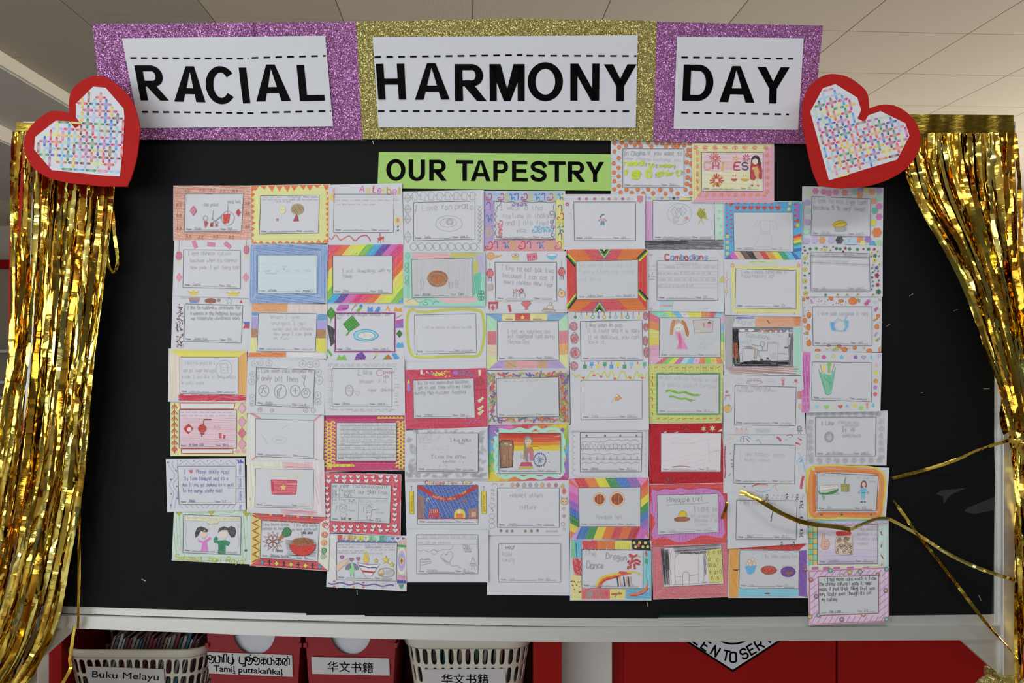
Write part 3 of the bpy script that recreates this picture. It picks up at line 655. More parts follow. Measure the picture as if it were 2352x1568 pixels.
f('34,8 49,8 48,13 36,14','b88c50'); f('35,11 48,10.5 46,14.5 37,15','6c80b8'); l('34,8 49,8 47,15 36,15','666',.8,close=True); c(63,12,8,'a06c58',3.6); ch(63,12,8,'845040',3.6); c(74,11,2.6,'8c8070'); star(88,12,5,None,'777'); f('102,15 104,10 106,15','b83c3c'); t(24,9,2,'lechon',wd=8)
for i in range(90): x=R.uniform(17,26); y=R.uniform(16,72); l([(x,y),(x+R.uniform(-1.4,1.4),y+R.uniform(.8,2.4))],R.choice(['6c4c48','845c54','584440']),1.8)
o(22,72,5,'999',2.5)
f('106,40 116,40 116,44 108,44','5c68b4'); f('108,44 116,44 116,48.5 106,48.5','c04048'); f('106,40 108.5,44 106,48.5','e0dcc8')
t(32,23,4.6,'I like to celebrate christmas for',wd=71,w=1.1); t(36,31,4.6,'4 months in the Phillipines because',wd=68,w=1.1); t(37,37,4.4,'we celebrate christmas early',wd=66,w=1.1)
S('A2',"118,15 218,17 217,89 113,88","127,28 205,29 203,80 125,79",'~','~','drawing sheet bordered by orange, blue, violet, brown and yellow blocks, about giving oranges',2)
for q,cl,an in (("118,15 166,15 166,27 118,27",'dc9864',35),("166,17 218,17 218,28 166,27",'d9bcb8',85),("118,27 126,27 126,32 118,32",'4c8cc8',40),("118,33 126,33 125,49 117,49",'9890c8',80),("117,49 125,49 125,61 117,61",'a4744a',50),("117,61 125,61 125,80 116,80",'d6d08c',80),
    ("206,30 218,30 218,38 205,38",'5a94c8',10),("205,38 218,39 217,50 205,50",'9890cc',70),("205,50 217,50 217,62 204,62",'a4744a',45),("204,62 217,62 217,81 204,80",'dcd04c',75),("114,81 164,80 164,87 113,87",'dc7838',20),("164,81 216,82 216,87 164,87",'d8ccd0',85)): fh(q,cl,an,.4,2,.25)
t(143,36,4.8,'When I give',wd=40); t(144,44,4.8,'oranges I get',wd=48); t(146,51.5,4.4,'money and on chinese',wd=54); t(147,58,4.2,'new year I can drink',wd=52); t(147,64,4.2,'at fun',wd=20)
S('A2',"8,76 111,79 112,147 7,146","22,87 100,87 100,137 22,136",'~','~','drawing sheet with yellow top, orange side and red scribbled bottom strip, about roti prata',1)
fh('8,77 111,79 100,87 22,87','d6cc4c',1,.5,2.2,.4); fh('8,78 22,87 22,137 8,146','dcc4b4',88,.6,2.6,.6); fh('100,87 111,79 112,138 100,138','d8a458',88,.4,2.4,.2); h('20,137 111,138 111,146 20,145','c23850',3,1.7,1.9,.2); h('20,137 111,138 111,146 20,145','c23850',-4,3,1.6,.2)
t(29,97,5,'I like roti prata so I',wd=40); t(27,107,5,'can put sugar and eggs',wd=43); t(25,115.5,4.6,'inside. I also like to bring prata',wd=72); t(25,123.5,4.4,'in pata sugar',wd=30); o(81,103,11,'999',12); l('76,96 85,95 86,108 77,108','999',1,close=True); scr(78,101,6,2); scr(78,105,6,2)
S('A2',"113,88 216,91 214,163 111,161","124,101 202,104 200,155 123,151",'Bukky','Luv 4','pencil sheet covered in small circles with four mooncakes drawn in a row',3)
scr(115,90,40,2.6,'98989c'); scr(155,91,50,2.4,'b0b0b4')
for x,y,r in ((122,96,4),(130,95,3.4),(141,95,4),(186,96,4.5),(196,97,4),(204,96,4.4),(119,110,3.6),(118,120,4),(119,141,4),(119,149,3.4),(207,107,4),(208,118,5),(206,138,4.6),(206,147,4),(129,157,3),(145,158,2.4),(190,158,3),(200,158,3)): o(x,y,r,'909094',wob=.12,w=.9); l([(x-r*.5,y),(x+r*.5,y)],'909094',.8); l([(x,y-r*.5),(x,y+r*.5)],'909094',.8)
t(126,107.5,5.4,'I Love moon cake because my',wd=74,w=1.2); t(126,117.5,6.8,'Family bot Then.',wd=55,w=1.2,ang=3)
for x,y,r in ((134,132,6.8),(156,133,8.2),(176,132,6.6),(190,135,5.8)): o(x,y,r,'808084',r*1.15)
l('131,129 138,128','808084'); l('134,126 131,135','808084'); l('134,131 138,136','808084'); l('158,127 152,131 152,138 155,140 154,134 158,128','808084'); l('173,132 179,132','808084'); l('176,128 176,136','808084'); star(190,134,4,None,'808084'); l('188,116 184,112 190,111 188,118 187,123 189,127','808084')
S('A3',"10,8 111,8 112,79 10,79","21,18 98,18 98,69 21,69",'H Weay (20)','Ry-5','yellow-bordered sheet with a pink scene, red lantern and chain of pink diamonds',0,nc='6868a0')
bd('dcd590',lite=.35); tint('d9bdc6',4); h('22,28 98,28 98,69 22,69','cf98a8',3,2.6,1.2,.6)
for q in ("22,9 96,9 94,17 23,17","24,70 93,70 93,76 24,76"): f(q,'d9ccd6'); l(q,'b43c40',2.2,close=True)
l('15,8 15,72','a8483c',1.6)
for y in range(12,72,8): l([(11,y+4),(15,y-1),(19,y+4)],'b0503c',2.2,1); l([(12.5,y+5),(15,y+1),(17.5,y+5)],'b0503c',1.4,1)
for x in (13,15,17): l([(15,76),(x,69)],'c04848',2)
for y,cl in ((16,'d8a8b8'),(34,'d49cae'),(49,'c96c80'),(64,'d49cae')): dia(105,y,5.6,7.6,cl,'a86070')
dia(99,73,4,3.6,'d49cae'); dia(107,73,3.6,3.6,'d49cae')
scr(23,22,70,3); scr(23,26.5,66,3); dia(33.5,43,6.8,7,'b83028'); c(34.5,44,3,'cfc0c0'); f(circ(52,43,5.8,5.8),'cc4434'); ch(52,43,5.8,'a83424',5.8,90); f('49,49 55,49 54,51 50,51','7c3030'); l('51.5,51 51.5,54','8c6050',2.4); l('53,38 54,31','8c3030',1.2); l('54,31 64,31','843c44',3.2); f('74,49 77.5,49 77.5,56 74.5,56','c05060'); f('80.5,51 83,51.5 82,57 79.5,56','c05060'); dj(67,38,2,'b8a0a8')
S('A3',"113,20 214,23 213,86 111,91","123,30 201,32 201,83 123,80",'~',None,'pale sheet with faint pencil bowl and red wedges at its corners',2)
bd(('bac6d2','cbc2d2','d6d4cc','d6d8c6'),lite=.3,g=.6)
for q in ("113,21 116,20 131,29 127,30","214,23 212,22 201,31 202,33","201,83 204,83 208,86 204,86","123,80 126,81 119,85 117,84"): fh(q,'d08088',30,.3)
l(circ(155,56,10,7,12,0,180),'b0b0b4',1); l('145,56 150,54 160,54 165,56','b0b0b4',1); scr(150,59,10,3,'a6a6aa'); l('159,44 162,40 168,38','aaaaae',1,1); l('131,52 136,58 140,64','aaaaae'); 
S('A3',"4,84 108,83 109,151 6,154","19,93 97,93 97,144 21,144",'Rakki','1-9','white sheet in violet pen reading mango sticky rice, with zigzag border',1,nc='6c68a8')
V='8c88c0'
l('19,84 19,93','8c88a8',.9); l('97,84 97,144','8c88a8',.9)
for i in range(4): l([(20+i*19,92),(30+i*19,85),(39+i*19,92)],V,.9); c(23+i*18,86,.8,'5c58a8'); c(31+i*18,90,.6,'5c58a8')
for dx in (0,5): l([(8+dx,86),(7+dx,92),(13+dx,100),(15+dx,107),(9+dx,115),(9+dx,121),(14+dx,129),(12+dx,137),(10+dx,150)],V,.9,1)
for x,y in ((6,88),(17,99),(10,111),(18,120),(11,130),(19,136),(10,145)): c(x,y,1.2,'6c68b4')
f('98,84 102,86 100,88','4c40b0'); f('103,84 107,88 107,89 102,88','4c40b0'); f('99,88 104,87 103,90','4c40b0')
for y in (89,107,123,141): l([(97,y),(108,y)],V,.9)
for y,s_ in ((104,'thailand'),(122,'Malaysia'),(139,'Singapore'),(152,'Korea')): t(104,y,3.6,s_,'7874b0',-90,wd=13 if s_!='Korea' else 8)
for i in range(11): l([(22+i*7,145),(26+i*7,149)] if i<5 else [(26+i*7,145),(22+i*7,149)],V,.8)
t(28,103,5,'I','6c68a8'); ht(37,100,3,'c45c78'); t(44,103,5.4,'Mango sticky rice:)','7470b0',wd=44); t(27,112,5,'Its from thailand And its a','7470b0',wd=60); t(25,120,4.6,'dish If you go thailand its a must','7470b0',wd=70); l('86,122 95,122','7470b0',.9); t(26,128,5,'to try mango sticky rice:)','7470b0',wd=53)
S('A4',"112,8 214,7 216,82 112,76","123,18 201,19 200,71 122,69",None,None,'pale sheet with a hatched red Vietnam flag and faint yellow lettering',3)
fh('112,8 160,8 160,18 123,18 122,69 112,76','dad8bc',85,.6,3,.4); fh('160,8 214,7 215,80 200,80 200,70 201,19 160,18','dcc4c8',88,.6,3,.5); h('158,9 200,10 200,18 160,18','cf8090',4,2.4,1.2); h('155,71 206,73 206,80 158,78','cf8090',4,2.4,1.2); h('202,30 212,20 213,70 203,65','d49aa4',80,5,1.2)
t(144,29,7.5,'Vietnam','d2cf9c',3,1.4,wd=45); f('144,33 178,34 177,52 145,52','d48890',.4); h('144,33 178,34 177,52 145,52','c84458',2,1.8,1.3); l('144,33 178,34 177,52 145,52','c03c50',2.4,close=True); l('146,35 147,49','c03c50',4); star(160,43,4.5,'d8c854'); t(134,66,3,'M  l','d4d090'); t(183,66,3,'core','d4d090')
S('A4',"15,69 117,73 116,145 12,140","27,79 104,82 103,133 26,130",'~','~','pale green bordered sheet with two girls in pink and green, lettered Selamat hari Raya',0)
bd('b4c8bc',lite=.3,g=.5,sp=2.4)
for sd in sides(): h(sd,'96b4a6',R.choice([2,86]),7,1.4,.5)
for x,y in ((21,76),(64,75),(111,77)): ket(x,y,5.5,'bcbc54','8c9430'); l([(x,y+5),(x+1,y+10)],'a8b050',1.6)
l('39,75 40,79 50,76 60,77','8cac9c',1,1); l('80,75 92,77 95,73 88,73','8cac9c',1,1); t(16,139.5,7,'Selamat hari Raya!','b4b64c',3.2,2.2,.05,wd=94)
f('28,81 103,83 103,88 75,88 70,92 62,92 55,88 28,87','dcdcac',.5); t(28,84.5,3,'I like Hari Raya because I get rewards',wd=74,ang=1.5); t(58,88.5,2.4,'and with',wd=16); t(59,92,2.4,'my family',wd=14); l('28,87 55,88 62,92 70,92 76,88 103,88','999',.8)
f('43,110 42,104 45,97 50,95 56,97 60,100 58,103 55,101 48,104 46,108','3c3c40',.35); f('42,110 47,96 50,98 46,106','2c2c30'); c(54,105,5.2,'d0bcae',6); f('49,100 54,98 60,101 58,103 52,102','38383c'); f('46,112 52,115 58,112 62,109 64,111 58,116 60,129 50,129 52,117 47,116','c678be',.25); l('52,109 54,111 57,109','a07068',.9)
c(80,104,6,'d4c2b8',7); f('73,104 74,98 80,95 87,97 86,100 78,100','333338'); f('85,98 90,94.5 96,97 97,103 95,109 91,110 87,104','2c2c32',.3); h('85,98 90,94.5 96,97 97,103 95,109 91,110 87,104','555',70,2.4,.9); f('67,112 70,108 73,111 72,114 83,113 89,116 87,121 83,120 83,132 73,132 75,118 68,117','2f8862',.25); h('73,115 83,114 83,132 73,132','1c6c48',85,2.2,1.2)
for x in (55,61,68,74): star(x,98+R.uniform(-2,3),1.8,'d2d07c',n=3)
o(20,108,1.6,'c4c070'); o(109,109,1.6,'c4c070'); c(20,126,2.6,'dcb8bc'); c(110,127,1.8,'444'); l('30,92 31,100 29,110 31,122','b0b0b4',.9,1); l('100,92 99,104 101,116 99,124','b0b0b4',.9,1)
S('A4',"118,76 222,83 220,154 116,147","131,87 208,91 206,142 129,137",'Shawani Mysthi','Rys','sheet with red-yellow patterned border, a henna flower and a big red bowl',2,nc='6c6c70')
fh('118,76 131,87 129,137 117,147','d8c064',80,.3); fh('118,76 222,83 208,91 131,87','c84048',4,.3); fh('222,83 220,154 206,142 208,91','e0dac0',88,.3); fh('206,142 220,154 116,147 129,137','c43c44',4,.2)
l([(119+(10 if i%2 else 0),80+i*5.2) for i in range(13)],'a83828',3)
l([(122+(7 if i%2 else 0),80+i*5.2) for i in range(13)],'8c9c3c',1.6)
for i in range(16): c(134+i*4.6,78.5+i*.33,1.6,['4c9c54','c83c3c','d8c050','8c5c9c'][i%4]); c(136+i*4.4,87+i*.28,1.1,['4c9c54','d8c050','c85c3c'][i%3])
for y,cl in ((93,'b8382c'),(106,'c25030'),(116.5,'d08830'),(127,'2f8c50')):
    c(216-(y-93)*.06,y,4.2,cl); l([(216-(y-93)*.06+k*.28*math.cos(k*.9),y+k*.28*math.sin(k*.9)) for k in range(14)],'f0e0c0',.9,1)
l([(213.5+k*.3*math.cos(k*.9),136+k*.3*math.sin(k*.9)) for k in range(15)],'4c8c50',1.2,1)
for i in range(9):
    x=132+i*9.6; y=142+i*.72
    if i%2==0: dia(x,y+1,3,3.6,['4c88a8','d0d040','c8d050','d8d048','5088b0'][i//2],'2c5c3c')
    else: c(x,y-2,1.2,'1c1c1c'); l([(x,y-1),(x,y+3)],'1c1c1c',2.6); l([(x-2.4,y),(x+2.4,y)],'1c1c1c',1.6); l([(x-1.8,y+4.6),(x,y+2.6),(x+1.8,y+4.6)],'1c1c1c',1.5)
t(132,94,3.6,'I like henna design',wd=36,w=1.0); t(174,95,3.6,'I like dhal becau',wd=32,w=1.0); t(132,99.5,3.4,'because its beautiful',wd=36,w=1.0); t(172,100.5,3.4,'its sweet and its soft',wd=34,w=1.0)
for k in range(12):
    a=k*math.pi/6; l([(146+8*math.cos(a-.22),115+8*math.sin(a-.22)),(146+14*math.cos(a),115+14*math.sin(a)),(146+8*math.cos(a+.22),115+8*math.sin(a+.22))],R.choice(['a85c34','8c4830','b06c3c']),1.2)
for k in range(6): a=k*math.pi/3; l(circ(146+5*math.cos(a),115+5*math.sin(a),3,n=10),'7c4c34',1.1,close=True)
c(146,115,1.6,'8c4830'); f('152,113 159,104 163,108 155,114','a4683c'); f('158,104 162,97 167,97 171,101 169,107 163,109','2f8050'); l('158,104 162,97 167,97 171,101 169,107 163,109','1c5034',1.2,close=True)
h('162,113 204,113 204,134 166,136','444',2,2.6,1.0,.3); f([(168,119)]+circ(186,119,17.5,15,12,0,180)[::-1][::-1],'c43c34',.2); f(circ(186,119,17.5,15.5,14,0,180),'c43c34',.2); c(186,115.5,15,'a87048',5.5); ch(186,115.5,15,'7c4c2c',5.5,50); l(circ(186,119,17.5,15.5,14,0,180),'7c2424',1.2); t(184,105,4,'gulab jamun','3c3c3c',wd=16); l('185,106 185,111','444',.9); t(150,129,4,'henna','3c3c3c',wd=10)
# --- third and fourth column
S('B1',"9,3 106,1 108,82 8,82","16,15 96,15 95,66 15,66",'~','~','white sheet topped with the multicoloured word Asterbell, a flower and pink squiggle',2)
t(50,12,9.5,'Asterbell',cols=['c86ca8','d0c060','c04858','c878b0','d4cc70','b09040','d080b8','c0b050','b8a840'],w=2.6,ang=4,wd=56,jt=.06)
c(12.5,19,2,'e0c84c',5)
for i in range(9): l([(14,9+i*2),(17,8+i*2.2)],'dc8844',1.8)
for a in range(6): c(101+3*math.cos(a*1.05),50+4*math.sin(a*1.05),1.9,'dccf60')
c(101,49.5,2,'c878a8',3); l('101,56 101,64','7c9c6c',1.2); f('99,58 103,57 101,60','4c6c5c'); f('99,63 103,62 101,65','4c6c5c')
l('9,73 13,75 18,69 24,76 32,72 37,71 44,77 50,72 58,70 63,74 64,78','b85c7c',2.8,1); l('9,73 13,75 18,69 24,76 32,72 37,71 44,77','c88c60',1.2,1)
f('73,74 82,71 83,74 76,77','c04840'); l('77,66 77,73','c05078',2); l('75,76 74,80','a05048',1.2); l('78,76 78,81','a05048',1.2); l('81,75 82,79','a05048',1.2); scr(18,24,76,3.2,'a8a8ac'); scr(18,29.5,46,3.2,'a8a8ac')
S('B1',"7,82 108,82 108,160 6,160","14,97 94,97 94,148 14,148",'Hera','Rt6','sheet with bold diagonal rainbow striped border, reading I eat dumplings with my family',2)
diag(['dc6838','e8cc60','c8d850','7cb84c','3ca4d4','5c449c','c860a8','cc3c78','d8485c'],40,8.2)
t(27,119,4.8,'I eat',wd=15); t(47,119,4.8,'dumplings',wd=25); t(75,118.5,4.6,'with my',wd=17); t(27,126.5,4.8,'family',wd=14)
S('B2',"5,16 108,16 109,91 5,92","17,28 97,28 97,80 17,80",'Eilya','care 11','white sheet ringed by small clothes, with a green ketupat beside a blue rice plate',1)
l(A.b,'9c3a86',4.5,close=True,g=.1); l([(16,27),(98,27),(98,81),(16,81)],'d8a0cc',3,close=True,g=.6)
f('19,23 23,17 36,17 36,21 31,25 20,26','b85cb0'); l('20,24 35,22','5c3c64',1.4); l('39,25 44,18','8c5c3c',1.6); fwk(45,18,2,['c84c4c'],6,1); f('45,26 51,18 54,21 49,27','6cb44c'); f('49,19 52,16.5 54.5,19 52,21','4c74b0')
f('60,27 61,19 64,22 67,19 68,27','4c8ccc'); f('69,27 75,19 78,21 76,27','4c88cc'); f('84,26 87,18 91,25 89,26 87,22','dc9838'); f('95,25 98,20 101,23 106,21 107,27 97,26','dc9838')
ket(12,29,8.5,'4c9c3c','2c6c24'); f('11,36 13,36 11,42','4c9c3c'); f('7,44 12,46 17,50 16,60 17,68 11,73 10,64 8,54','34343a',.3); f('5,80 8,88 6,90','58a83c'); f('8,76 14,84 12,86 6,78','58a83c')
f('98,38 108,36 108,48 98,48','8c5cb4'); f('98,38 108,36 108,40 98,42','b44ca0'); ket(103,56,5,'3c7c34','245c20'); f('98,73 101,67 104,69 107,67 109,73 107,75 106,74 101,75','4ca4d8'); l('99,35 107,30','a87848',1.4); c(107,30.5,1.2,'d8c850')
f('19,91 22,84 25,87 30,84 33,91','74b84c'); f('43,91 46,83 53,80 58,86 57,91','6c3c94'); l('68,90 72,85','8c5c4c',1.6); fwk(72,83,3,['d8cc70'],9,.9); f('80,91 88,83 93,89 92,91','b06c3c'); f('80,91 86,84 84,91','4c9c50'); f('93,82 98,82 103,88 100,90 96,90','4c98d4')
f('28,43 40,32 50,44 36,53','58a444',.15)
for k in range(1,5): l([(28+12*k/5,43-11*k/5),(36+14*k/5,53-9*k/5)],'2f7424',1.2); l([(28+8*k/5,43+10*k/5),(40+10*k/5,32+12*k/5)],'2f7424',1.2)
l('28,43 40,32 50,44 36,53','2c6c24',1.3,close=True); l('36,53 33,57 32,58','4c9c3c',3.4); f(circ(58,58,16.5,7.5,18,wob=.06),'8cc8e0',.2); o(58,58,16.5,'3c94c0',7.5,1.5,.05); c(58.5,58.5,11.5,'d6d0c8',5); 
for i in range(34): a=R.uniform(0,6.28); r=R.random()**.5; c(58.5+10.5*r*math.cos(a),58.5+4.4*r*math.sin(a),.35,'8c8078')
o(58.5,58.5,11.5,'5c94a8',5); t(18,32,3.6,'I want to eat ketupat because I love',wd=72); t(18.5,36,3.4,'rice',wd=7)
S('B2',"3,92 109,91 110,164 2,164","13,102 93,102 93,153 13,153",'Mingyu','core 6','pencil sheet with faint scribbled border, chicken rice written partly in red',3)
for i in range(3): scr(8,97+i*1.6,88,3.2,'a4a4a8')
for y in range(104,158,4): scr(7,y,5,3,'b0b0b4'); scr(96,y,4,3,'a8a8ac') if y%3 else None
scr(12,158,80,3.2,'a6a6aa'); scr(40,160,50,3,'acacb0'); l('97,143 100,143','888',1.2); l('99,145 100,147','888')
t(47,110,6,'I like',wd=21,w=1.3); l('47,111 52,111','888'); o(77,108,4.5,'b87880',4); t(82,109,3.8,'chicken','b87078',wd=15); t(82,115,4.4,'rice','b87078',wd=8); t(50,121.5,5,'because',wd=18); t(75,121.5,5,'it is',wd=11); t(61,133,5,'super  delicious',wd=36); o(36,131.5,5.4,'999',7.6); o(36,131.5,4.6,'a4a4a8',6.6); scr(34,129,4,3); scr(34,133,4,3); ht(47,135,3.4,None,0,'aaa')
S('B3',"2,25 109,22 110,98 3,100","19,35 99,35 99,86 19,86",'Clarice Ong','R+6','sheet with magenta border and yellow-orange scale pattern around ruled writing on chinese culture',0)
bd('bc386c',lite=.12,g=.3)
for sd,n in (((19,35,2,26),0),((99,35,110,26),1)):
    for j in range(13):
        for i in range(3):
            x=(4.5+i*5 if n==0 else 101+i*4); y=34+j*4.9+(i%2)*2.4
            f(circ(x,y+2,2.8,2.8,8,180,360),['e0b43c','dc8838','e4c848'][(i+j)%3]); l(circ(x,y+2,3,3,8,180,360),'ecd85c',1.3); c(x,y+1.4,1,'c45ca0')
for i in range(9):
    f(circ(66+i*5,30,2.8,3.4,8,180,360),['e0b43c','d8a83c'][i%2]) if i>1 else None; f(circ(8+i*4,94,2.8,3.4,8,180,360),['e0a43c','e4c848'][i%2]); l(circ(8+i*4,94,3,3.6,8,180,360),'ecd85c',1.2)
f(A.b,'b6b9be',.05)
for i,(x,y,s_,wd) in enumerate(((25,39,'chinese culture is fun',64),(26,44.5,'and practical respect',69),(28,50,'for the elders. chinese',69),(30,54.3,'celebrate festivals',59),(27,59.3,'like lunar new year, mid',68),(25,65,'autumn festival and',68),(21.5,71,'many more Distinctive',77),(23,77,'culture elements',61),(22,81,'have several traditions are',75))):
    t(x,y-.6,3.9,s_,wd=wd,w=1.0); l([(24 if i<5 else 20,y+.2),(99,y+.2+R.uniform(-.3,.3))],'77777b',1.0)
S('B4',"2,-6 105,-3 104,78 2,73","12,8 92,11 90,62 11,59",'Wolly','R4-6','red crayon border filled with white hearts around writing on Thanaka and two faces',2,nc='5c5c60')
bd('cc4456',lite=.25)
for sd,nx,ny in (((4,-3,103,8),10,2),((4,11,10,70),1,8),((93,13,102,60),1,7),((13,63,102,74),9,2)):
    for i in range(nx):
        for j in range(ny): 
            x=sd[0]+(sd[2]-sd[0])*(i+.5)/nx+R.uniform(-1,1); y=sd[1]+(sd[3]-sd[1])*(j+.5)/ny+R.uniform(-.5,.5); ht(x,y,R.uniform(2.6,3.8),'c8c2c8',R.uniform(-15,15),'a04858')
f(A.b,'b6b9be',.05); t(13.5,14,5,'we wear Thanaka(oogsa1:)','77777b',1,1.1,wd=73); t(13.5,20,5.4,'to Protect our Skin from','77777b',3,1.1,wd=74); t(13.5,26,5,'the sun.','77777b',0,1.1,wd=27); l('12,27 90,29','777',1); l('49,28 48,58','777',1)
t(13,32,4.2,'IN the sun','77777b',2,1,wd=32); t(13,36,2.8,'with no thanaka',wd=33); t(51.5,34,4.2,'IN the sun with',wd=36); t(52,38,2.8,'thanaka',wd=16)
o(28,42,5,'808084',5.4); l('22,38 28,41 33,38','808084'); c(26.5,42.5,.6,'555'); c(30,42.5,.6,'555'); l('20,38 18,45 18,48','808084',1,1); l('25,48 23,52 26,53 26,58','808084',1); l('31,48 34,51 31,53 31,58','808084',1); l('34,44 38,45','808084'); t(38.5,46,2.6,'Warm'); o(62.5,43,4.2,'808084',4.4); l('58,42 66,41 67,44 60,45','808084'); l('67,44 71,44','555',1.6); t(72,45,2.8,'No',wd=5); t(71,49,2.6,'tanner',wd=12); l('56,39 55,47','808084'); l('60,47 58,52 66,52 65,47','808084'); l('60,52 60,57','808084'); l('64,52 64,57','808084'); ht(37,56,2,'555')
S('B4',"9,76 113,79 112,152 6,146","19,87 100,88 99,139 19,137",'~','~','sheet bordered by DEEPAVALI bunting with an oil lamp, peacock and gold stars',1)
bc_=['c85858','dcb8b8','e0a454','e4cca0','dcd04c','d0d8b0','7cc48c','a8d8b8','44a88c','88b8c8','9ab4d8','c8c8d4','c4b8cc']
f('21,84 112,86 100,88 20,87','5868a8')
for i,cl in enumerate(bc_): x=20.5+i*7; f([(x,77.2+i*.15),(x+6.6,77.3+i*.15),(x+6.6,83+i*.15),(x+3.3,86+i*.15),(x,83+i*.15)],cl); l([(x,83+i*.15),(x+3.3,86+i*.15),(x+6.6,83+i*.15)],'5c7070',.9)
for i,chh in enumerate('DEEPAVALI!'): t(22+i*7,83.5+i*.15,4.4,chh,'6c6c60',w=1.2)
for i in (10,11,12): ht(24+i*7,82,2.2,'74488c')
fh('9,77 19,78 19,137 7,146','dccfda',60,.6,3,.5); fh('100,88 113,80 112,140 99,139','c8a8a0',85,.4)
for r,cl in ((22,'9cc8a0'),(18,'dce4c0'),(14,'b4a4cc'),(10,'a098c8'),(6,'d8d070')): f(circ(106,112,6.4 if r>14 else r*.42,r,18),cl,.2)
dia(106,112,1.8,5,'9c4048'); f('100,90 112,91 112,94 100,93','3c9460'); f('100,137 112,138 112,142 100,142','44509c'); f('102,143 109,143 107,149 104,149','3c9460'); h('100,130 112,132 112,138 100,137','c070b8',20,2.4,2)
for i in range(7): l([(20+i*13,139),(20+i*13,149)],'aaa',.8)
l([(8+i*4.6,141.5+ i*.19+1.2*math.sin(i*1.3)) for i in range(20)],'6c4c94',2.8,1)
for i,cl in enumerate(('b84858','8cb4d0','d0884c','c04858','a4c8dc','d8b088')): c(16+i*13,139+i*.6,1.7,cl,1); c(16+i*13,146+i*.4,1.8,cl,1.1)
for y,x,n in ((91,20,76),(94.5,20,30),(94.5,58,38),(99,20,32),(98,64,30),(102,20,34),(103,62,12)): scr(x,y,n,3)
t(57,95,3.2,'2023 sweets',wd=22); f('58,98 61,104 62.5,110 61,115 57,116 54.5,112 55,106','d8c064',.3); h('58,98 61,104 62.5,110 61,115 57,116 54.5,112 55,106','c09c40',80,2.6,.9); f('47,114 55,116 66,117 77,116 66,132 57,132','d8d4dc',.1); l('47,114 55,116 66,117 77,116 66,132 57,132','6c5c74',1.1,close=True); l('49,118 56,119.5 62,121 73,121','6c4498',2.6); f('52,124 70,126 68,128.5 54,127','b43844'); c(59,116,1.6,'c870a8')
f(circ(39.5,123,9,8.5,14,175,365),'7c7c8c',.3); h(circ(39.5,123,9,8.5,14,175,365),'54546c',60,2,.9); f('38,116 40.5,114 42,118 43,124 42,129 37,129 36,124 39,121','8cc894'); l('38,129 38,133','6c9c70',1.4); l('41.5,129 42,133','6c9c70',1.4); o(85.5,127.5,11,'77777b',6,1.2); o(78.5,127.5,3.8,'999',5); c(79,125,2.2,'d8cc54',1.6); c(79,130,2.6,'cc8844',1.6); c(89,127.5,6.5,'c0bcb8',4); ch(89,127.5,6.5,'9c9894',4)
star(72,112,3.2,'d4c440','8c8430'); star(85,111,6,'d8cc3c','8c8430',.35); star(93,117,3.6,'d4c83c','8c8430')
for x,y in ((26,107),(39,110),(48,109)): ht(x,y,2.8,'b06898',0,'7c4870')
f('19,117 28,112 34,110 36,113 30,118 20,126 19,126','d8b8a4'); l('19,117 28,112 34,109 35,112 30,117 20,126','b88c74',1)
S('B1',"108,12 215,10 215,91 109,92","122,26 204,24 204,75 122,77",'Damia','core 4','pencil sheet crowded with line doodles, reading I love roti prata in large letters',1,nc='8a8a8e')
for i in range(8): x=124+i*11; l([(x-4,22),(x-3,16),(x-6,18),(x-2,12),(x+2,13),(x+5,17),(x+2,17),(x+3,23),(x-4,22)],'88888c',1.1)
for y,r in ((20,5),(35,5.5),(48,5.5),(72,7)): l([(114,y-r*1.2),(119,y),(114,y+r*1.2),(109.5,y),(114,y-r*1.2),(114,y+r*1.2)],'88888c',1.1); l([(109.5,y),(119,y)],'88888c',1)
for i in range(9): y=30+i*5.6; l([(207,y),(213,y+4),(207,y+6),(213,y-1),(209,y+3)],'8c8c90',1)
for i in range(9): o(122+i*10,85,4.6,'8c8c90',5,1,.1); l([(126+i*10,82),(130+i*10,88)],'8c8c90',.9)
t(124,38,8,'I Love',wd=31,w=1.3,ang=-3); t(160,35.5,8,'ron',wd=14,w=1.3); t(177,35,8,'prata',wd=26,w=1.3); o(169,54,18,'a0a0a4',10.5,1,.02); o(168,53,11,'a0a0a4',6); o(170,52,4.5,'8c8c90',4); o(170,52,3,'8c8c90',2.4)
S('B1',"109,92 217,92 217,164 109,164","119,102 201,100 201,152 120,153",'Biryani','Card','sheet with teal and pink border, grey shaded middle and a brown biryani patty',3,nc='707074')
bd('8cc8b4',lite=.2,g=.5); fh('119,93 172,93 170,101 120,101','d4a4ac',5,.5); fh('172,93 216,93 205,99 170,100','b8b05c',4,.4); fh('202,100 208,94 217,94 217,120 208,125','a8a0c0',75,.5); fh('201,110 204,100 209,108 207,122 202,122','b8b458',80); fh('150,154 205,152 207,158 190,161 165,160','d8aab0',4,.4); fh('202,122 212,118 212,140 208,147 202,150','5cb89c',80,.2); fh('109,153 130,156 128,163 109,163','ccc49c',30)
f(A.b,'b2b4b8',.3); h(A.b,'a8aaae',92,2.6,1.2,.6,.06)
for x,y in ((114,97),(113,110),(113,127)): o(x,y,2.6,'5c8c80',3); dia(x,y+6,3,3.4,'8cb4a4','4c7c70') if y>100 else None
for i in range(6): a=i*1.05; o(212+2.6*math.cos(a),150+4.6*math.sin(a),2.2,'2c7c68',2.4,1.1)
l('112,158 122,154 130,160 140,155 150,160','6c8c84',.9,1); o(138,161,3.4,'4c6c64',1.6); l('147,162 152,157 156,160','4c6c64',1)
f(circ(154,127.5,14,11,16,wob=.06),'c07c48',.2); ch(154,127.5,14,'9c5c30',11,20); o(154,128,11,'8c8070',7.5,2.4,.05); c(154,128.5,7.5,'b4642c',4.6); o(154,128,8.5,'7c7468',5.6,1.4)
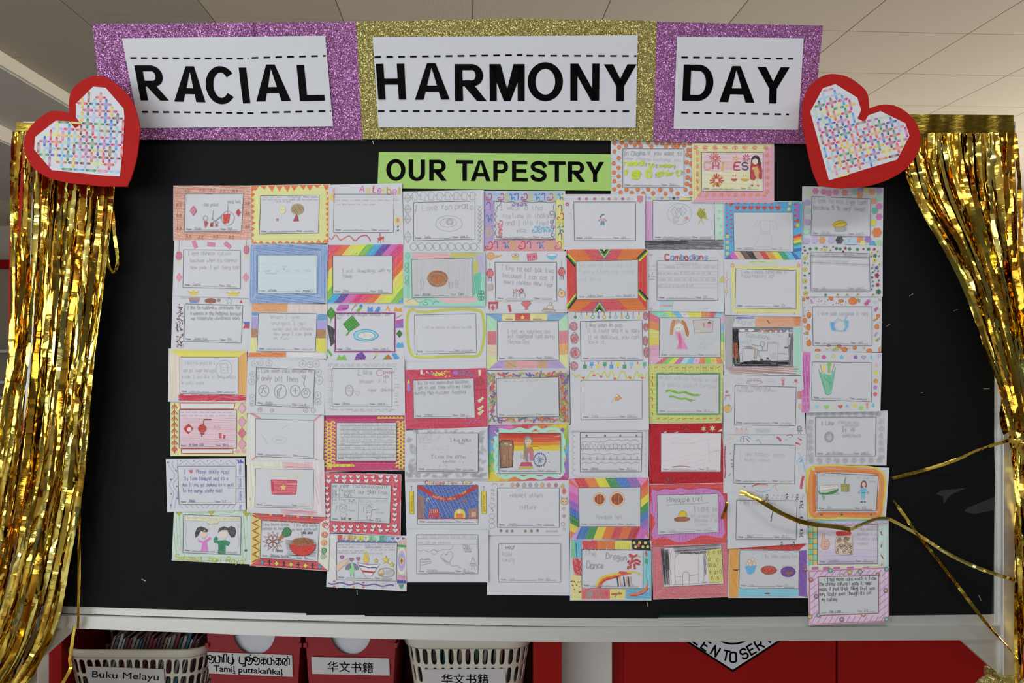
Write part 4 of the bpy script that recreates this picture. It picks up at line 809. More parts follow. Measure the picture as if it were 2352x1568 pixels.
l('132,138 131,130 134,126 135,134 134,142 132,142','909094',1.1,close=True); l('169,131 170,135 172,132 173,135 175,131 173,140 170,140','909094',1.1,close=True); o(179,132,2,'909094',2.6); l('178,134 177,139 181,139 180,134','909094',1)
S('B2',"109,20 218,19 218,102 110,103","123,31 205,29 206,81 124,83",'~','~','white sheet framed by a loose yellow-green crayon loop',1)
l('125,26 140,27 155,25 170,24 185,23 200,24 211,26 214,32 216,45 216,58 214,72 210,83 204,86 190,86 170,86 150,87 130,87 122,85 117,78 115,70 114,60 113,45 114,32 117,25 124,24','b9bf48',6.5,1,.5); l('150,87 130,86 122,84 118,78','c8cc5c',4,1); l('110,93 218,92','aaaaae',1); t(134,49.5,3.8,'I visit my relatives on chinese new year',ang=-.5,wd=66)
S('B2',"110,104 219,102 221,181 111,183","121,118 202,115 204,168 122,169",'Athena','Care 2','pinkish red bordered sheet with bright confetti bits, writing about mooncakes',2)
bd('c43c58',lite=.12,g=.3); f(A.b,'b6b9be',.05)
for i in range(26): x=R.uniform(148,170) ; y=R.uniform(106,113); l([(x,y),(x+R.uniform(-4,4),y+R.uniform(-2,2))],R.choice(['dccc3c','e0d450','d8c83c']),2.6)
for i in range(14): x=R.uniform(182,206); y=R.uniform(105,112); l([(x,y),(x+3,y-1.5)],'4c88c0',2)
c(178,108,4,'9468b8',3); f('131,104 134,104 134,110 131,110','d8d8cc'); f('208,104 212,104 211,112 209,112','d8d4c0')
for i in range(8): c(136+R.uniform(0,14),108+R.uniform(-2,3),.7,'e8e0e4'); l([(143+i,106+i%3*2),(145+i,108+i%2*2)],'4c68b0',1.4) if i<4 else None
f('113,122 117,122 118,131 115,134 113,131','9878c0'); f('114,118 116,116 117,122 113,122','dcc83c'); c(210,120,6.5,'a83448',5.6); l('112,112 115,114','4c78b8',2); l('113,116 116,118','4c78b8',2); l('203,131 219,130','90283c',1.2)
for y in (145,156,162): f([(207,y),(214,y-5),(216,y-3),(210,y+3)],'e0dcd0'); l([(208,y+2),(215,y-3)],'dcc83c',2.2)
for x,y in ((190,172),(196,176),(203,175)): l([(x,y),(x+3,y-5)],R.choice(['9878c0','d8c83c']),2)
t(123,124,4.6,'I like to eat mooncakes because',wd=72,w=1.1,ang=-2); t(123,130.5,4.6,'I get to eat them with my family',wd=76,w=1.1,ang=-2); t(123,137,4.8,'during Mid-Autumn festival.',wd=70,w=1.1,ang=-1)
S('B3',"111,46 220,41 221,109 111,110","126,49 208,49 208,101 126,100",'~','~','grey pencil sheet with a woven wave pattern border and scattered tiny marks',3)
for sd in sides():
    xs=[p[0] for p in sd]; ys=[p[1] for p in sd]
    for _ in range(26 if max(xs)-min(xs)>40 else 16):
        x=R.uniform(min(xs)+2,max(xs)-2); y=R.uniform(min(ys)+2,max(ys)-2)
        if 124<x<210 and 48<y<102: continue
        a=R.choice([0,60,120,180])
        for r in (2,3.4,4.8):
            q=[(u,v) for u,v in circ(x,y,r,r,6,a,a+120) if 111.5<u<220 and 44<v<109 and not(126<u<208 and 49<v<101)]
            if len(q)>2: l(q,'9a9a9e',.9)
tint('b6b8bd'); 
for i in range(34): x=R.uniform(130,204); y=R.uniform(53,95); (star(x,y,1.1,'a0a0a4') if i%3 else t(x,y,2,R.choice('vx+'),'a0a0a4'))
t(127.5,53.5,3.8,'I LOVE',wd=21); t(129,58.5,3.6,'INDIA',wd=18); l('127,60 140,62 152,58 157,52','a8a8ac',.9,1); t(171,60.5,4.2,'I love indian','707074',wd=28); t(182,64,3,'tea','808084',wd=8); t(146,82.5,4.8,'I Love the Winter','808084',wd=47); t(161,88.5,4,'season','88888c',wd=18)
S('B4',"111,2 222,1 222,70 113,71","127,11 208,11 208,63 127,63",'~',None,'white sheet headed Chinese New Year above a blue night street with a red banner',0)
t(138,10,5.2,'Chinese New Year',cols=['b85c4c','c8a050','c0b04c','a86cb0','cc8c4c','b8504c'],w=1.8,wd=64)
sky="127,11 208,11 208,56 127,56"; fh(sky,'4c68ac',10,.35,1.8,.18); h(sky,'38549c',-20,3.2,1.5); h(sky,'7c94c4',65,7,1.2)
l('128,13 136,17 143,21 151,26.5 161,29.5 172,29 182,26 192,21 200,16 207,12','b63a3c',9,1,.15); t(147,27,3.2,'HAPPY','d8cc9c',18,wd=18); t(168,31,3,'NEW','d8cc9c',-8,wd=11); t(184,25,3.4,'Year','d8cc70',-26,wd=11)
fh('127,24 136,26 136,56 127,56','8c6c66',80,.3,2,.1); fh('195,43 208,41 208,56 195,56','947068',80,.3,2,.1); f('143,43 155,42 157,54 142,54','b83c40'); 
for i in range(5): l([(144+i*2.4,43),(143.6+i*2.4,48)],'d8b0a8',1.3)
f(circ(183.5,50,7.5,7.5,12,180,360)+[(191,55),(176,55)],'d8c04c'); f('179,49 188,49 188,55 179,55','dc7c2c'); c(183,46,2.6,'cfcf98'); f('199,47 205,47 205,53 199,53','c8a090'); l('127,55.8 208,55.4','a83440',1.8); l('141,33 139.5,31 140,28.5 143,29','d8cc60',1.6,1); f('188,29 192,30 191,34 188,34','a05058'); f('196,29 199,29 198,33','a05058')
for x in (116,212.5): f([(x,19),(x+6,19),(x+6.6,49),(x+.6,49)],'d6c43c',.15); l([(x,19),(x+6,19),(x+6.6,49),(x+.6,49)],'6c6430',1,close=True); t(x+4.6,46,3,'prosperity' if x<150 else 'good fortune','7c7430',-90,wd=22); l([(x+3,19),(x+3,13),(x+1.5,13),(x+4.5,13)],'777',1)
S('B4',"113,70 221,71 221,140 114,140","126,77 208,77 208,129 126,129",'Puteriya','Rt 1','white pencil sheet about baju kurung with a heart kite, flag and scalloped cloud',2)
t(127.5,81,3.6,'I wear baju kurung during hari raya',wd=78); l('127,82 208,82.5','888',1); t(127.5,89.5,4,'and visit my relatives.',wd=45); l('127,90.5 208,89.5','888',1); l('127,97 131,99 136,97 143,100 148,97 154,99 160,97 166,97 172,96 175,91','88888c',1,1); l(circ(149,100,4,3.4,8,-160,-20+180),'88888c',1); ht(167,107,8.5,None,-20,'808084'); l('161,108 169,115 168,117 160,110','88888c',1,close=True); l('170,115 174,119 180,118 183,121 186,122','88888c',1,1); l('131,110 145,111 145,115 131,118','808084',1,close=True); l('131,114 145,113','808084'); l('131,110 131,124','808084',1); scr(132,110,12,2.6,'808084'); t(188,94,5,'Hari','808084',wd=9); l('188,95 197,95','808084'); t(189,99,5,'raya','808084',wd=10); l('190,100 199,100','808084'); l('201,107 198,115 205,115','808084',1,close=True); l('199,115 196,118 200,119 199,124','808084',1); l('203,115 206,118 203,119 204,124','808084',1); o(201,117,1.4,'808084'); l('160,98 163,101','aaa')
# --- fifth and sixth column
def thai(x,y,s,k,cl):
    q={'o':[[(2,1),(3,0),(4,1),(4,3),(3,4),(1,4),(.5,3),(1.2,2.4),(2,3)]],'1':[[(1,1.4),(1.6,.2),(2.6,.2),(3,1.2),(3,4)]],'s':[[(.6,1.4),(1.2,.6),(2,1),(2,4),(3,2.2),(4,4)],[(3,1),(4.2,.2)]],'i':[[(.6,2),(1.4,1.4),(2.2,2),(1.4,4),(3.4,4),(3.4,1)],[(.8,.4),(3,.2)]]}[k]
    for p in q: l([(x+(a-2)*s,y+(b-2)*s) for a,b in p],cl,2.2,1)
S('C1',"3,5 104,5 103,80 2,79","16,17 93,17 93,65 16,65",'~','~','sheet bordered with coloured Thai letters on purple, blue, yellow and pink crayon',0)
bd(('9cb4d6','d8d47c','cc8c94','a08cbc'),lite=.3,sp=2.0)
k4=['c04850','c8bc54','4c80b4','7454a0']; kk='oisi'
for i,x in enumerate((9,24,31,38,44,53,61,69,77,85,91,98)): thai(x,11.5,2,['o','o','i','s','1','o','i','s','1','o','i','s'][i],['b84c58','c04850','c8bc54','4c80b4','7454a0','b83c48','c4bc58','4c84b8','7454a0','c0505c','c8bc60','4c84b8'][i])
for y,k,cl in ((23,'1','7454a0'),(38,'s','4478b0'),(55,'i','c4b84c'),(72,'o','b84454')): thai(9,y,2.4,k,cl)
for y,k,cl in ((26,'1','6c4898'),(36,'o','c8504c'),(44,'i','b8ac48'),(52,'s','4478b0'),(61,'1','6c4898')): thai(98,y,2.1,k,cl)
for i,x in enumerate((18,30,39,50,59,73,85,95)): thai(x,71.5,2.3,'1sio1sio'[i],['7454a0','3c80b0','c4b850','c03c48','7c5ca8','3c80b0','c4b850','c8684c'][i])
l('18,18 26,17.5 30,19 38,18 46,19.5 54,18 64,19 74,18 84,19 92,18','555559',1.1,1); l('17,28 19,30 17,33 19,36 17,40 19,44 17,48 19,52 17,57 20,61 28,64 36,65 44,64 56,65 66,64 80,65 92,64','555559',1.1,1)
for x,y,r in ((88,32,2.6),(88,43,2),(89,49,2.4),(89,59,2)): o(x,y,r,'555559',w=1.1)
l('91,18 90,26 92,36 88,44 90,52 87,60 92,64','555559',1.1,1); l('25,18 23,22 20,24 20,28','555559',1.1,1)
for i,x in enumerate((40,45,50,55)): thai(x,21,1,'oios'[i],'8c78b0')
t(24,28,6,'I wear a thai','aaaaae',wd=54); t(27,38,6,'costume in thailand','aaaaae',wd=64); t(30,47,6,'and I ate fried','aaaaae',wd=55); t(45,56,5.4,'rice.','9c9ca0',wd=13)
for i,x in enumerate((66,72,78,84)): thai(x,52,1.8,'oiss'[i],'6cb0d0')
for i,y in enumerate((44,51,57)): thai(23,y,1.5,'osi'[i],'cc6068')
S('C1',"103,9 203,9 203,76 104,77","115,18 192,18 192,66 116,66",'Aryan','core','white sheet with a row of tiny berries above one small girl in pink and teal',2)
for x,cl in ((122,'b86074'),(131,'b87084'),(141,'b86878'),(151,'b8a878'),(159,'c05c60'),(167,'b8b894'),(176,'b85064'),(183,'c8a8a0')): c(x,14.2,1.7,cl); o(x,14.2,1.8,'98847c',w=.7)
f('194,10.5 201,10.5 201,18 194,18','c87880'); l('196,11 196,18','8c4c54',.8); l('199,11 199,18','8c4c54',.8); l('197.5,18 197.5,20','9c9078',2); fl_(107,21,2.4,'a85878'); ht(110,33,1.4,'d09cb0')
c(151.5,36,2.8,'d8d0cc',2.6); f('147,37 149,34 152,33 154,34 150,36 148,38','5c6c70'); f('148.5,38.5 153,38.5 153,42 149,42','d898b4'); f('148.5,42 153,42 153.5,47 151.5,47 151,44.5 150,47 148,47','5c8c94'); l('148.5,39 146.5,41','808084',1.4); l('153,39 155,41','808084',1.4); o(146.4,41.2,.9,'777'); o(155.4,41.2,.9,'777')
S('C1',"5,80 105,80 106,155 6,156","17,93 94,93 94,141 18,141",'~','~','white sheet ringed by lanterns, bak kwa, a red fan and a teapot',1)
c(12,85.5,4.6,'e0a478'); o(12,85.5,4.6,'b07848'); 
for i in range(9): l([(17+i,88-i*.4),(20+i*.8,84+R.uniform(0,2))],'d8984c',2)
f('38,84 47,84 46.6,90 39,90','c0c46c'); c(42.5,84.5,4.4,'d8c0b4',2.2); c(42.5,84.5,2,'c05c68',1); o(42.5,84.5,4.4,'6c6c50',2.2); f('57,83 69,81.5 70,89.5 58,91.5','d07888'); l('57,83 69,81.5 70,89.5 58,91.5','a04858',1,close=True); l('63,82.4 64,90.4','a04858',1); t(59,89,4,'M','a03c50',w=1.2); t(65,88,4,'W','a03c50',w=1.2)
f(circ(88,84,6.4,6,12,0,180),'6cb4d4'); c(88,84,6.4,'d8d8dc',1.8); o(88,84,6.4,'5c7c8c',1.8)
for x,y in ((11,107),(100,105)): lant(x,y,5,4.8,'cc6c70','5c5c8c',8); l([(x-2,y+6.4),(x-2,y+9)],'b83c44',1.6); l([(x+2,y+6.4),(x+2,y+9)],'b83c44',1.6)
f('9,120 14,119 16,122 15,127 9,129 8,124','b4a8a4'); 
for i in range(4): l([(9+i*1.8,120),(8.6+i*1.8,128)],'8c807c',.9)
c(100,132,4.4,'e4b890'); o(100,132,4.4,'c87850',w=1.4); c(100,131.5,1.3,'b86c50'); f('96,126 99,125 101,128 98,128','7ca884')
f('9,142 21,142 21,145 9,145','c04448'); l('10,143 10,151','c04448',3); l('20,142 20,151','c04448',3); dia(14.5,149.5,2.6,4,'c06068'); l('11,145 11,155','9c9ca0',.9); l('18,145 18,155','9c9ca0',.9)
f('33,146 36,145.5 38,154 35,155','c44848'); fwk(33,142,2.6,['d8cc8c'],7,.9); f('50,144 54,141 60,141.5 62,144 57.5,149 58.5,152 54,152 55,149','cf6c70'); l('50,144 54,141 60,141.5 62,144 57,149 55,149','b04048',1.2,close=True); c(85.5,149,3.8,'d8c4b4',3); o(85.5,149,3.8,'8c8078',3); o(86,145,1.8,'8c8078',2); o(84,153,8.5,'807870',1.8); f('76,152 92,152 90,154.6 78,154.6','b0a498'); c(79,150,1.6,'a89c90',1)
t(25,102,6,'I love to eat bak kwa','a4a4a8',4,wd=66); t(27,111.5,5.6,'because I can eat it','a4a4a8',4,wd=64); t(28,119.5,5.6,'every chinese New Year','a4a4a8',4,wd=62)
l('40,126 40,136','a0907c',1.8); l('40,131 44,131 44,136','8c7870',1.4); o(44,128,1.5,'b05c68'); l('46,132 54,131 55,136','80707c',1.4); l('47,132 47,136','80707c',1.4); fwk(50,128.5,3.8,['b8485c','a05068'],10,1.4)
S('C1',"106,77 206,77 206,153 107,154","118,92 195,90 195,138 119,139",'Aubrey Siena','Respect-6','bold orange and red geometric bordered sheet with black and green chevrons',3,nc='77777b')
bd(('d07030','c8403c','d0702c','c83c3c'),lite=.1,g=.3)
f('126,77 176,77 168,91 139,92','c85058',.3); f('140,140 170,139 182,153 122,154','c84a54',.3)
def chev(cx,y0,s):
    for w_,cl in ((15,'5870b4'),(12.4,'dcc83c'),(10.4,'3c8040'),(6.4,'26262a'),(3,'c8c8cc')): f([(cx-w_*.62,y0),(cx+w_*.62,y0),(cx,y0+s*w_*.9)],cl,.15)
chev(153,77,1); chev(147,154,-1)
for q in ([(206,79),(195,90)],[(107,84),(118,97)],[(206,140),(195,128)],[(107,150),(119,134)]):
    (a,b),(e,g_)=q; dx,dy=e-a,g_-b; L=math.hypot(dx,dy); nx,ny=-dy/L,dx/L
    for k,cl in ((-3,'dcc83c'),(0,'3c8040'),(3,'26262a')): l([(a+nx*k*.6,b+ny*k*.6),(e+nx*k*.6,e*0+g_+ny*k*.6)],cl,3.6,g=.15)
f(A.b,'b6b9be',.05); t(122.5,99,5.4,'We wented karaoke and','a8a8ac',wd=66); t(122.5,107,5.4,'Famous Filipino are singing','a8a8ac',wd=68); t(122,116.5,5.4,'and dance.','a8a8ac',wd=28)
S('C2',"6,16 108,16 109,85 7,86","20,26 96,25 97,74 20,75",'Minh','Respect','sheet bordered with pastel blocks and a red Vietnam flag block with yellow star',0)
for q,cl,an in (("6,16 26,17 26,25 20,26",'6f9cc4',10),("26,17 42,17 42,25 26,25",'d2d088',5),("42,16 61,16 61,25 42,25",'c03832',0),("61,16 82,16 82,25 61,25",'d2d08c',5),("82,17 107,16 97,25 82,25",'74a0c6',20),("6,17 20,26 20,37 7,37",'9fd0ab',60),("8,38 19,38 19,55 8,55",'c46c74',85),("8,56 20,56 20,68 8,68",'d8c0a0',10),("7,69 20,69 20,75 10,85 7,85",'c8d48c',60),
  ("97,25 107,17 108,36 97,37",'a2d4ae',60),("97,38 108,37 108,54 97,54",'cc7c84',85),("97,54 108,54 108,67 97,67",'d8a45c',80),("97,68 108,67 108,84 97,75",'ccd48c',60),("20,76 29,75 29,84 10,85",'a28cc2',20),("29,75 44,75 44,84 29,84",'bc9870',30),("44,75 70,75 70,84 44,84",'d0949c',2),("70,75 82,75 82,84 70,84",'bc946c',10),("82,75 97,75 105,84 82,84",'a490c4',20)): fh(q,cl,an,.4,2,.25)
star(51.5,21,3.4,'e0cc4c'); 
for x,r in ((35,4.5),(70,5.5)): f([(x-r,23),(x,17.5),(x+r,23)],'d4bc98'); l(circ(x,25,r,4,8,0,180),'b0b0b4',.9); l([(x-r,23),(x+r,23)],'b06848',1.4)
t(33,40.5,5,'I visit my relatives and',wd=53); t(33.5,46.5,5,'eat traditional food during',wd=58); t(33,53.5,5,'Vietnam Day.',wd=28)
S('C2',"109,15 207,13 207,85 111,87","123,26 200,24 201,74 124,75",'~','~','white sheet with red scribbled blooms at the sides and hanging coloured bulbs',2)
for i,cl in enumerate(('3c8c60','9cc0dc','d8cc60','68b08c','5c94c0','d0b048','5cac84','88b0d0','c8b848','5ca884','90b4d8','d4cc74')): x=117+i*7.2; l([(x,14),(x,18.5)],'a84848',1.6); o(x,20.5,2,cl,1.9,2.2) if i%2 else c(x,20.5,1.8,cl,2)
for i,cl in enumerate(('3c8c60','5ca4d4','d4cc60','4c9c70','4c98cc','d8cc50','4c9c70','8cc0e0','dcd080','5ca880')): x=129+i*8.2; y=82 if i%2==0 else 79; f([(x-2.3,y-2.4),(x+2.3,y-2.8),(x+2.2,y+2.4),(x-2.2,y+2.6)],cl); l([(x,y-3),(x,y-6)] if i%2==0 else [(x,y+3),(x,y+5)],'a84858',1.4)
for x,y,rx,ry in ((115,32,5,5.6),(116,47,5,7),(117,65,6,7.6),(115.5,81,5,5),(204,19,3.4,5),(204.5,33,3,5),(204,50,3,6),(205,64,3,7)):
    ch(x,y,rx*.6,'cc5460',ry*.6,70); o(x,y,rx*.75,'b05c68',ry*.75,1.6,.12); o(x,y,rx,'a8848c',ry,.9,.15); o(x,y,rx*.9,'8c6c74',ry*.9,.8,.2)
t(130,32.5,5,'I like udon lin pop.',wd=46,w=1.1); t(132,39.5,5,'It is tasty and it is spicy',wd=66); t(132.5,47.5,5,'It is delicious, you can',wd=64); t(134,53.5,5,'love it.',wd=22)
S('C2',"7,88 109,86 110,152 9,154","19,97 96,95 97,144 20,145",'~','~','sheet bordered by a tangle of blue, green, orange and red crayon curls on brown hatching',1)
for i,sd in enumerate(sides()): h(sd,'b8a0a4' if i!=1 else '8c6c6c',0 if i%2==0 else 90,2.6 if i!=1 else 1.7,1.1,.4)
for _ in range(230):
    sd=R.choice(sides()); u=R.random(); v=R.random(); x=(sd[0][0]*(1-u)+sd[1][0]*u)*(1-v)+(sd[3][0]*(1-u)+sd[2][0]*u)*v; y=(sd[0][1]*(1-u)+sd[1][1]*u)*(1-v)+(sd[3][1]*(1-u)+sd[2][1]*u)*v
    p=[(x,y)]; a=R.uniform(0,6.28)
    for k in range(4):
        a+=R.uniform(-.9,.9); nx=p[-1][0]+2.8*math.cos(a); ny=p[-1][1]+2.8*math.sin(a)
        if not(9.5<nx<108 and 89<ny<151) or (18<nx<97.5 and 95.5<ny<145): break
        p.append((nx,ny))
    if len(p)>1: l(p,R.choice(['5c60a8','d4703c','a0b04c','c45058','a89868','5c60a8','c86c3c','8ca450']),R.uniform(2.4,4),1 if len(p)>2 else 0,.3)
f(A.b,'b6b9be',.05); t(21,100.5,3.6,'I respect all their emotions',wd=50)
S('C2',"111,88 207,86 208,160 112,161","124,99 200,99 200,147 124,148",'Sofia','Care 2','white sheet topped by a lime zigzag with red hearts, one tiny pizza slice below',3)
l('113,90 118,95 121,92 126,97 132,97 135,90 139,88 141,93 145,90 149,95 153,88 157,96 160,90 163,88 166,96 170,97 174,89 178,89 181,97 184,93 187,98 190,96 192,89 195,89 196,96 199,91 203,97 206,89','c4c84c',2.6,1)
for x,y in ((127,96),(140,93),(149,94.5),(166,97),(185,96),(200,96)): ht(x,y,2,'c86068')
f('162,126.5 169.5,116 172,119 166,125','dcd490'); f('169.5,116 175,122 172,123','d08448'); f('166,121 170,119 171,124 167,125','cc9458'); l('162,126.5 169.5,116 175,122','98845c',.9); 
for x,y in ((167,123),(169,120),(171,123)): c(x,y,.6,'a05840')
S('C3',"8,14 109,12 108,83 8,84","22,24 99,24 99,74 22,74",'~','~','brightly coloured sheet with rainbow border, a sunset, brown door and a woman',0)
def grad(p0,p1,w0,w1,cols,ang):
    n=len(cols)
    for i,cl in enumerate(cols):
        a=[(p0[k]*(1-i/n)+p1[k]*i/n) for k in (0,1)]; b=[(p0[k]*(1-(i+1.03)/n)+p1[k]*(i+1.03)/n) for k in (0,1)]; e=[(w0[k]*(1-(i+1.03)/n)+w1[k]*(i+1.03)/n) for k in (0,1)]; g_=[(w0[k]*(1-i/n)+w1[k]*i/n) for k in (0,1)]
        fh([a,b,e,g_],cl,ang,.3,2,.12)
grad((8,14),(109,12),(22,25),(99,24),['9470b8','b870b8','cc68a8','c85068','c84048','d4583c','dc7834','dc9434','dcb83c','d0c440'],80)
grad((109,12),(108,83),(99,24),(99,74),['a8b84c','8cb450','6cac58','5ca4cc','6c88c0','7c6cb8','9460b0','b850a0'],5)
grad((8,84),(108,83),(22,74),(99,74),['d8c43c','dcac34','dc7c30','cc5038','c04454','c45490','b84884','b0387c'],80)
grad((8,14),(8,84),(22,25),(22,74),['9070b8','6c88c4','5ca0d4','5cacc8','58ac6c','68b064','a0b84c','d8c43c'],5)
l('17,28 19,34 17,40 19,46 17,52 19,58 17,64 19,71 24,77 32,79 42,76 52,80 62,77 74,80 84,76 96,78 102,72 101,62 103,54 101,44 103,36 101,28 96,20 86,18 76,21 68,17 58,21 48,19 36,22 24,20 18,24','a4cfc0',8,1,.2)
f('20,22 101,22 101,76 20,76','a4cfc0',.2); f(A.b,'b6b9be',.05); 
for a,b,cl in ((24,31,'c04034'),(30,36,'cc5c38'),(35,40,'d88838'),(39.5,46,'dcc03c')): h([(22,a),(99,a),(99,b),(22,b)],cl,1,1.2,1.8,.1,.08)
f('23,35 26,33 39,33.5 40,40 39,66 24,67','84604c',.2); h('23,35 40,33 39,66 24,67','a87c5c',88,2.6,1.2); l('23,35 26,33 39,33.5 40,40 39,66 24,67','3c2c28',2.4,close=True); 
for i in range(6): c(25+i*2.4,38+R.uniform(-1,1),1.1,R.choice(['6c9c50','d8c8b0']))
for y in (33,46,61): star(14,y+2,2.8,'dca83c'); star(104,y-4,2.6,'dcac3c')
fl_(20,21,2.4,'7c60a8','5c3c88'); fl_(101,20,2.6,'7c60a8','5c3c88'); fl_(20,74,2.6,'e0dccc','a89040'); fl_(98,75,2.6,'e0dccc','a89040'); ht(80,16,2,'c84c90'); ht(60,17,2,'d070a8')
f('53,58 53,46 55,42 63,41 65,46 65,58 62,58 61,48 57,50','b07858'); f('53,36 54,29 58,27 62,29 64,33 63,38 61,36 60,31 56,32 55,38 57,45 59,54 58,60 55,58 54,48','7c7c78',.2); c(58.5,35,4,'d8b098',5); f('60,48 63,47 63,58 60,58','cc5c9c'); l('56,32 61,31','8c8c88',2); c(57,34,.5,'444'); c(60,34,.5,'444'); l('57.5,38 59.5,38','b04c4c',1); f('50,60 62,60 64,65 48,65','b83c6c'); f('46,66 64,65 65,68 46,69','b8ac50'); fwk(51,53,4,['9c9c60'],6,1)
for k in range(20): a=k*.314; c(73+7.4*math.cos(a),57+8*math.sin(a),.8,'5c4890',1.1)
fwk(73,57,5.6,['4c7ca8','5c9c98','7c5ca0'],9,1.1,.1)
for x,y in ((74,45),(83,50),(84.5,62),(77.5,67),(69,67)): c(x,y,1.4,'c8c8c0'); f([(x-.6,y-1),(x,y-3),(x+.6,y-1)],'b85858')
S('C3',"109,14 207,13 207,79 110,80","123,23 200,23 199,72 123,72",'Nehan','At-2','white pencil sheet with scalloped cloud border and rows of ovals and triangles',2,nc='88888c')
e_=[(119+i*8,20) for i in range(10)]
for i in range(11): l(circ(118+i*8,19.5,4.4,4.4,8,180+R.uniform(-10,10),360),'a0a0a4',1); 
for i in range(8): l(circ(117,24+i*7,3.8,4,8,90,270),'a0a0a4',1); l(circ(203,26+i*7,2.6,4,8,-90,90),'aaaaae',1)
for i in range(10): l(circ(122+i*8,76,4,2.6,8,0,180),'a8a8ac',1)
l('124,29.5 200,28.5','808084',1.1); l('124,43.5 198,43','808084',1.1); l('124,56 198,57','808084',1.1)
for x in (131,154,173,193): f(circ(x,27.4,1.3,1.8,8),'6c6c70')
for i in range(15): x=126+i*5.1; o(x,42-(i%3)*.8,1.7 if i<6 else 2.6,'909094',3.6,1)
l([(124+i*3.6,36-1.8*abs(math.sin(i*1.1))-(2 if i>8 else 0)) for i in range(21)],'909094',1,1); l([(124+i*2.6,50-.8*math.sin(i)) for i in range(29)],'909094',1,1); l([(124+i*3,62-2*abs(math.sin(i*.9))) for i in range(25)],'909094',1,1)
for i in range(9): x=127+i*8.4; l([(x-1.4,57),(x,52.5),(x+1.4,57)],'808084',1.1,close=True)
S('C3',"8,85 109,83 109,150 9,150","20,92 97,92 97,141 20,141",'Arianna','~','white sheet with tiny fruit, cat face and dark stars around respect others culture',1)
l('13,90 16,87 20,88','b0a494',1.6,1); l('13,88 17,86 20,87','b89c94',1.2,1); f('23,90 25,87 29,87','c88480')
for i,(x,cl) in enumerate(((39,'dca078'),(45.5,'a0787c'),(53.5,'a8988c'),(61,'a090a0'),(68.5,'98a09c'),(76,'d8a068'),(84,'d08090'),(93,'c8687c'))): (ht(x,88.5,2.4,cl,0,'807878') if i==7 else c(x,88.5,2.2,cl)); o(x,88.5,2.4,'8c8480',w=.8); l([(x,86),(x+.6,84.8)],'6c8c60',1)
f('98,91 101,86 104,89 103,92 99,92','b4a474'); c(103,96,2.6,'d06870',4); c(103.5,109,4.4,'d8b48c',3.6); f('99.5,106 99,102.5 102,105','9c948c'); f('105,105 107.5,102.5 107.5,106','9c948c'); c(101.6,109,.7,'6c4c3c'); c(105.4,109,.7,'6c4c3c'); o(103.5,109,4.6,'807468',3.8); ht(102.5,118,2,None,0,'a87c84'); ht(103,127,2.2,'cc8c98',0,'8c7478'); l(circ(102,137,2.6,2.4,8,wob=.2),'909094',1,close=True); l(circ(103,143,1.8,1.6,8,wob=.2),'909094',1,close=True)
for y in (95,100,106): l([(12,y),(14,y-1.4),(16,y),(15,y+2)],'b08c94',1.2,1)
for y in (114,127,133,139): l(circ(13.5,y,3.4,3.4,9,wob=.25),'98989c',1,close=True)
l('12,95 16,95','98989c',1.2); l('12.5,117 15,120 13,122','777',1.4)
for x in (24.5,32,38.5,55,62.5,70): star(x,145+R.uniform(-.4,.8),2.1,'8c8c58','4c4c38',.4)
for i in range(6): l([(80+i*2.6,147),(81.4+i*2.6,144.6),(82.2+i*2.6,146.6)],'88888c',1)
t(36,103.5,5,'respect others','a0a0a4',wd=42); t(48,118,5,'culture','a0a0a4',wd=21)
S('C3',"109,80 208,79 208,155 111,156","121,92 198,91 198,140 122,140",'~','~','sheet with vivid rainbow striped border and two round orange pineapple tarts',3)
RB7=['c83c44','dc7c38','dccc3c','3c8c4c','4078c0','8c64b0','d080b8']
diag(RB7,-29,11.4,(0,),62); diag(['dc7434','dccc3c','3c8c44','4474b8','8c64b4','b85cb0','d84c3c'],50,7.6,(1,),42)
diag(['dc6834','b83438','c45cac','b494d0','4070b4','3c8c50','d8c43c','dc7434','c84850'],22,9.7,(2,),42); diag(['d078b8','cc5ca8','8c5cb0','3c64b0','2c7c3c','d8c43c','dc6c30'],120,8.4,(3,),20)
f(A.b,'b6b9be',.05)
for x,y,r in ((147,106,8),(169,106,9.4)): c(x,y,r,'dcb8a0'); o(x,y,r,'c88460',w=.9); c(x,y,r*.78,'b05c30',g=.15); ch(x,y,r*.78,'8c4420',None,R.choice([0,90])); l([(x-r*.3,y-r*.7),(x-r*.3,y+r*.7)],'c88460',1); l([(x+r*.2,y-r*.7),(x+r*.2,y+r*.7)],'c88460',1)
t(143,131,5.2,'Pineapple Tart','909094',-2,wd=33)
S('C4',"8,69 109,68 110,144 8,143","22,80 99,80 99,128 22,128",'Aya','Rt4','plain white sheet reading I wear baju kurung with no colouring',0)
t(25,86.5,5,'I','88888c',w=1.2); t(30,86.5,5,'wear','78787c',wd=13,w=1.3); t(26,95,5.6,'baju',wd=13,w=1.2); t(26,102.5,5,'kurung',wd=16,w=1.1)
S('C4',"111,75 211,77 211,150 111,150","125,87 201,88 201,136 125,135",'~','Rt 4','busy crayon sheet with a rainbow dragon, a red bird shape and the words Dragon Dance',2)
fh('112,75 125,76 125,98 113,98','5cacd0',85,.3); fh('112,76 116,76 116,98 112,98','6cb484',85); l('118,79 119,97','2c7c54',2.4); h('113,98 125,98 125,120 115,120','c84448',75,2.4,2.2,.2); l('117,99 123,103 117,107 124,111 118,115 123,119','b83438',2.4); fh('112,120 124,120 125,150 112,150','d8cc84',60,.4); 
for i in range(14): x=R.uniform(114,124); y=R.uniform(124,142); l([(x,y),(x+R.uniform(-3,3),y+R.uniform(-2,2))],R.choice(['a06034','8c5830','b86838']),3)
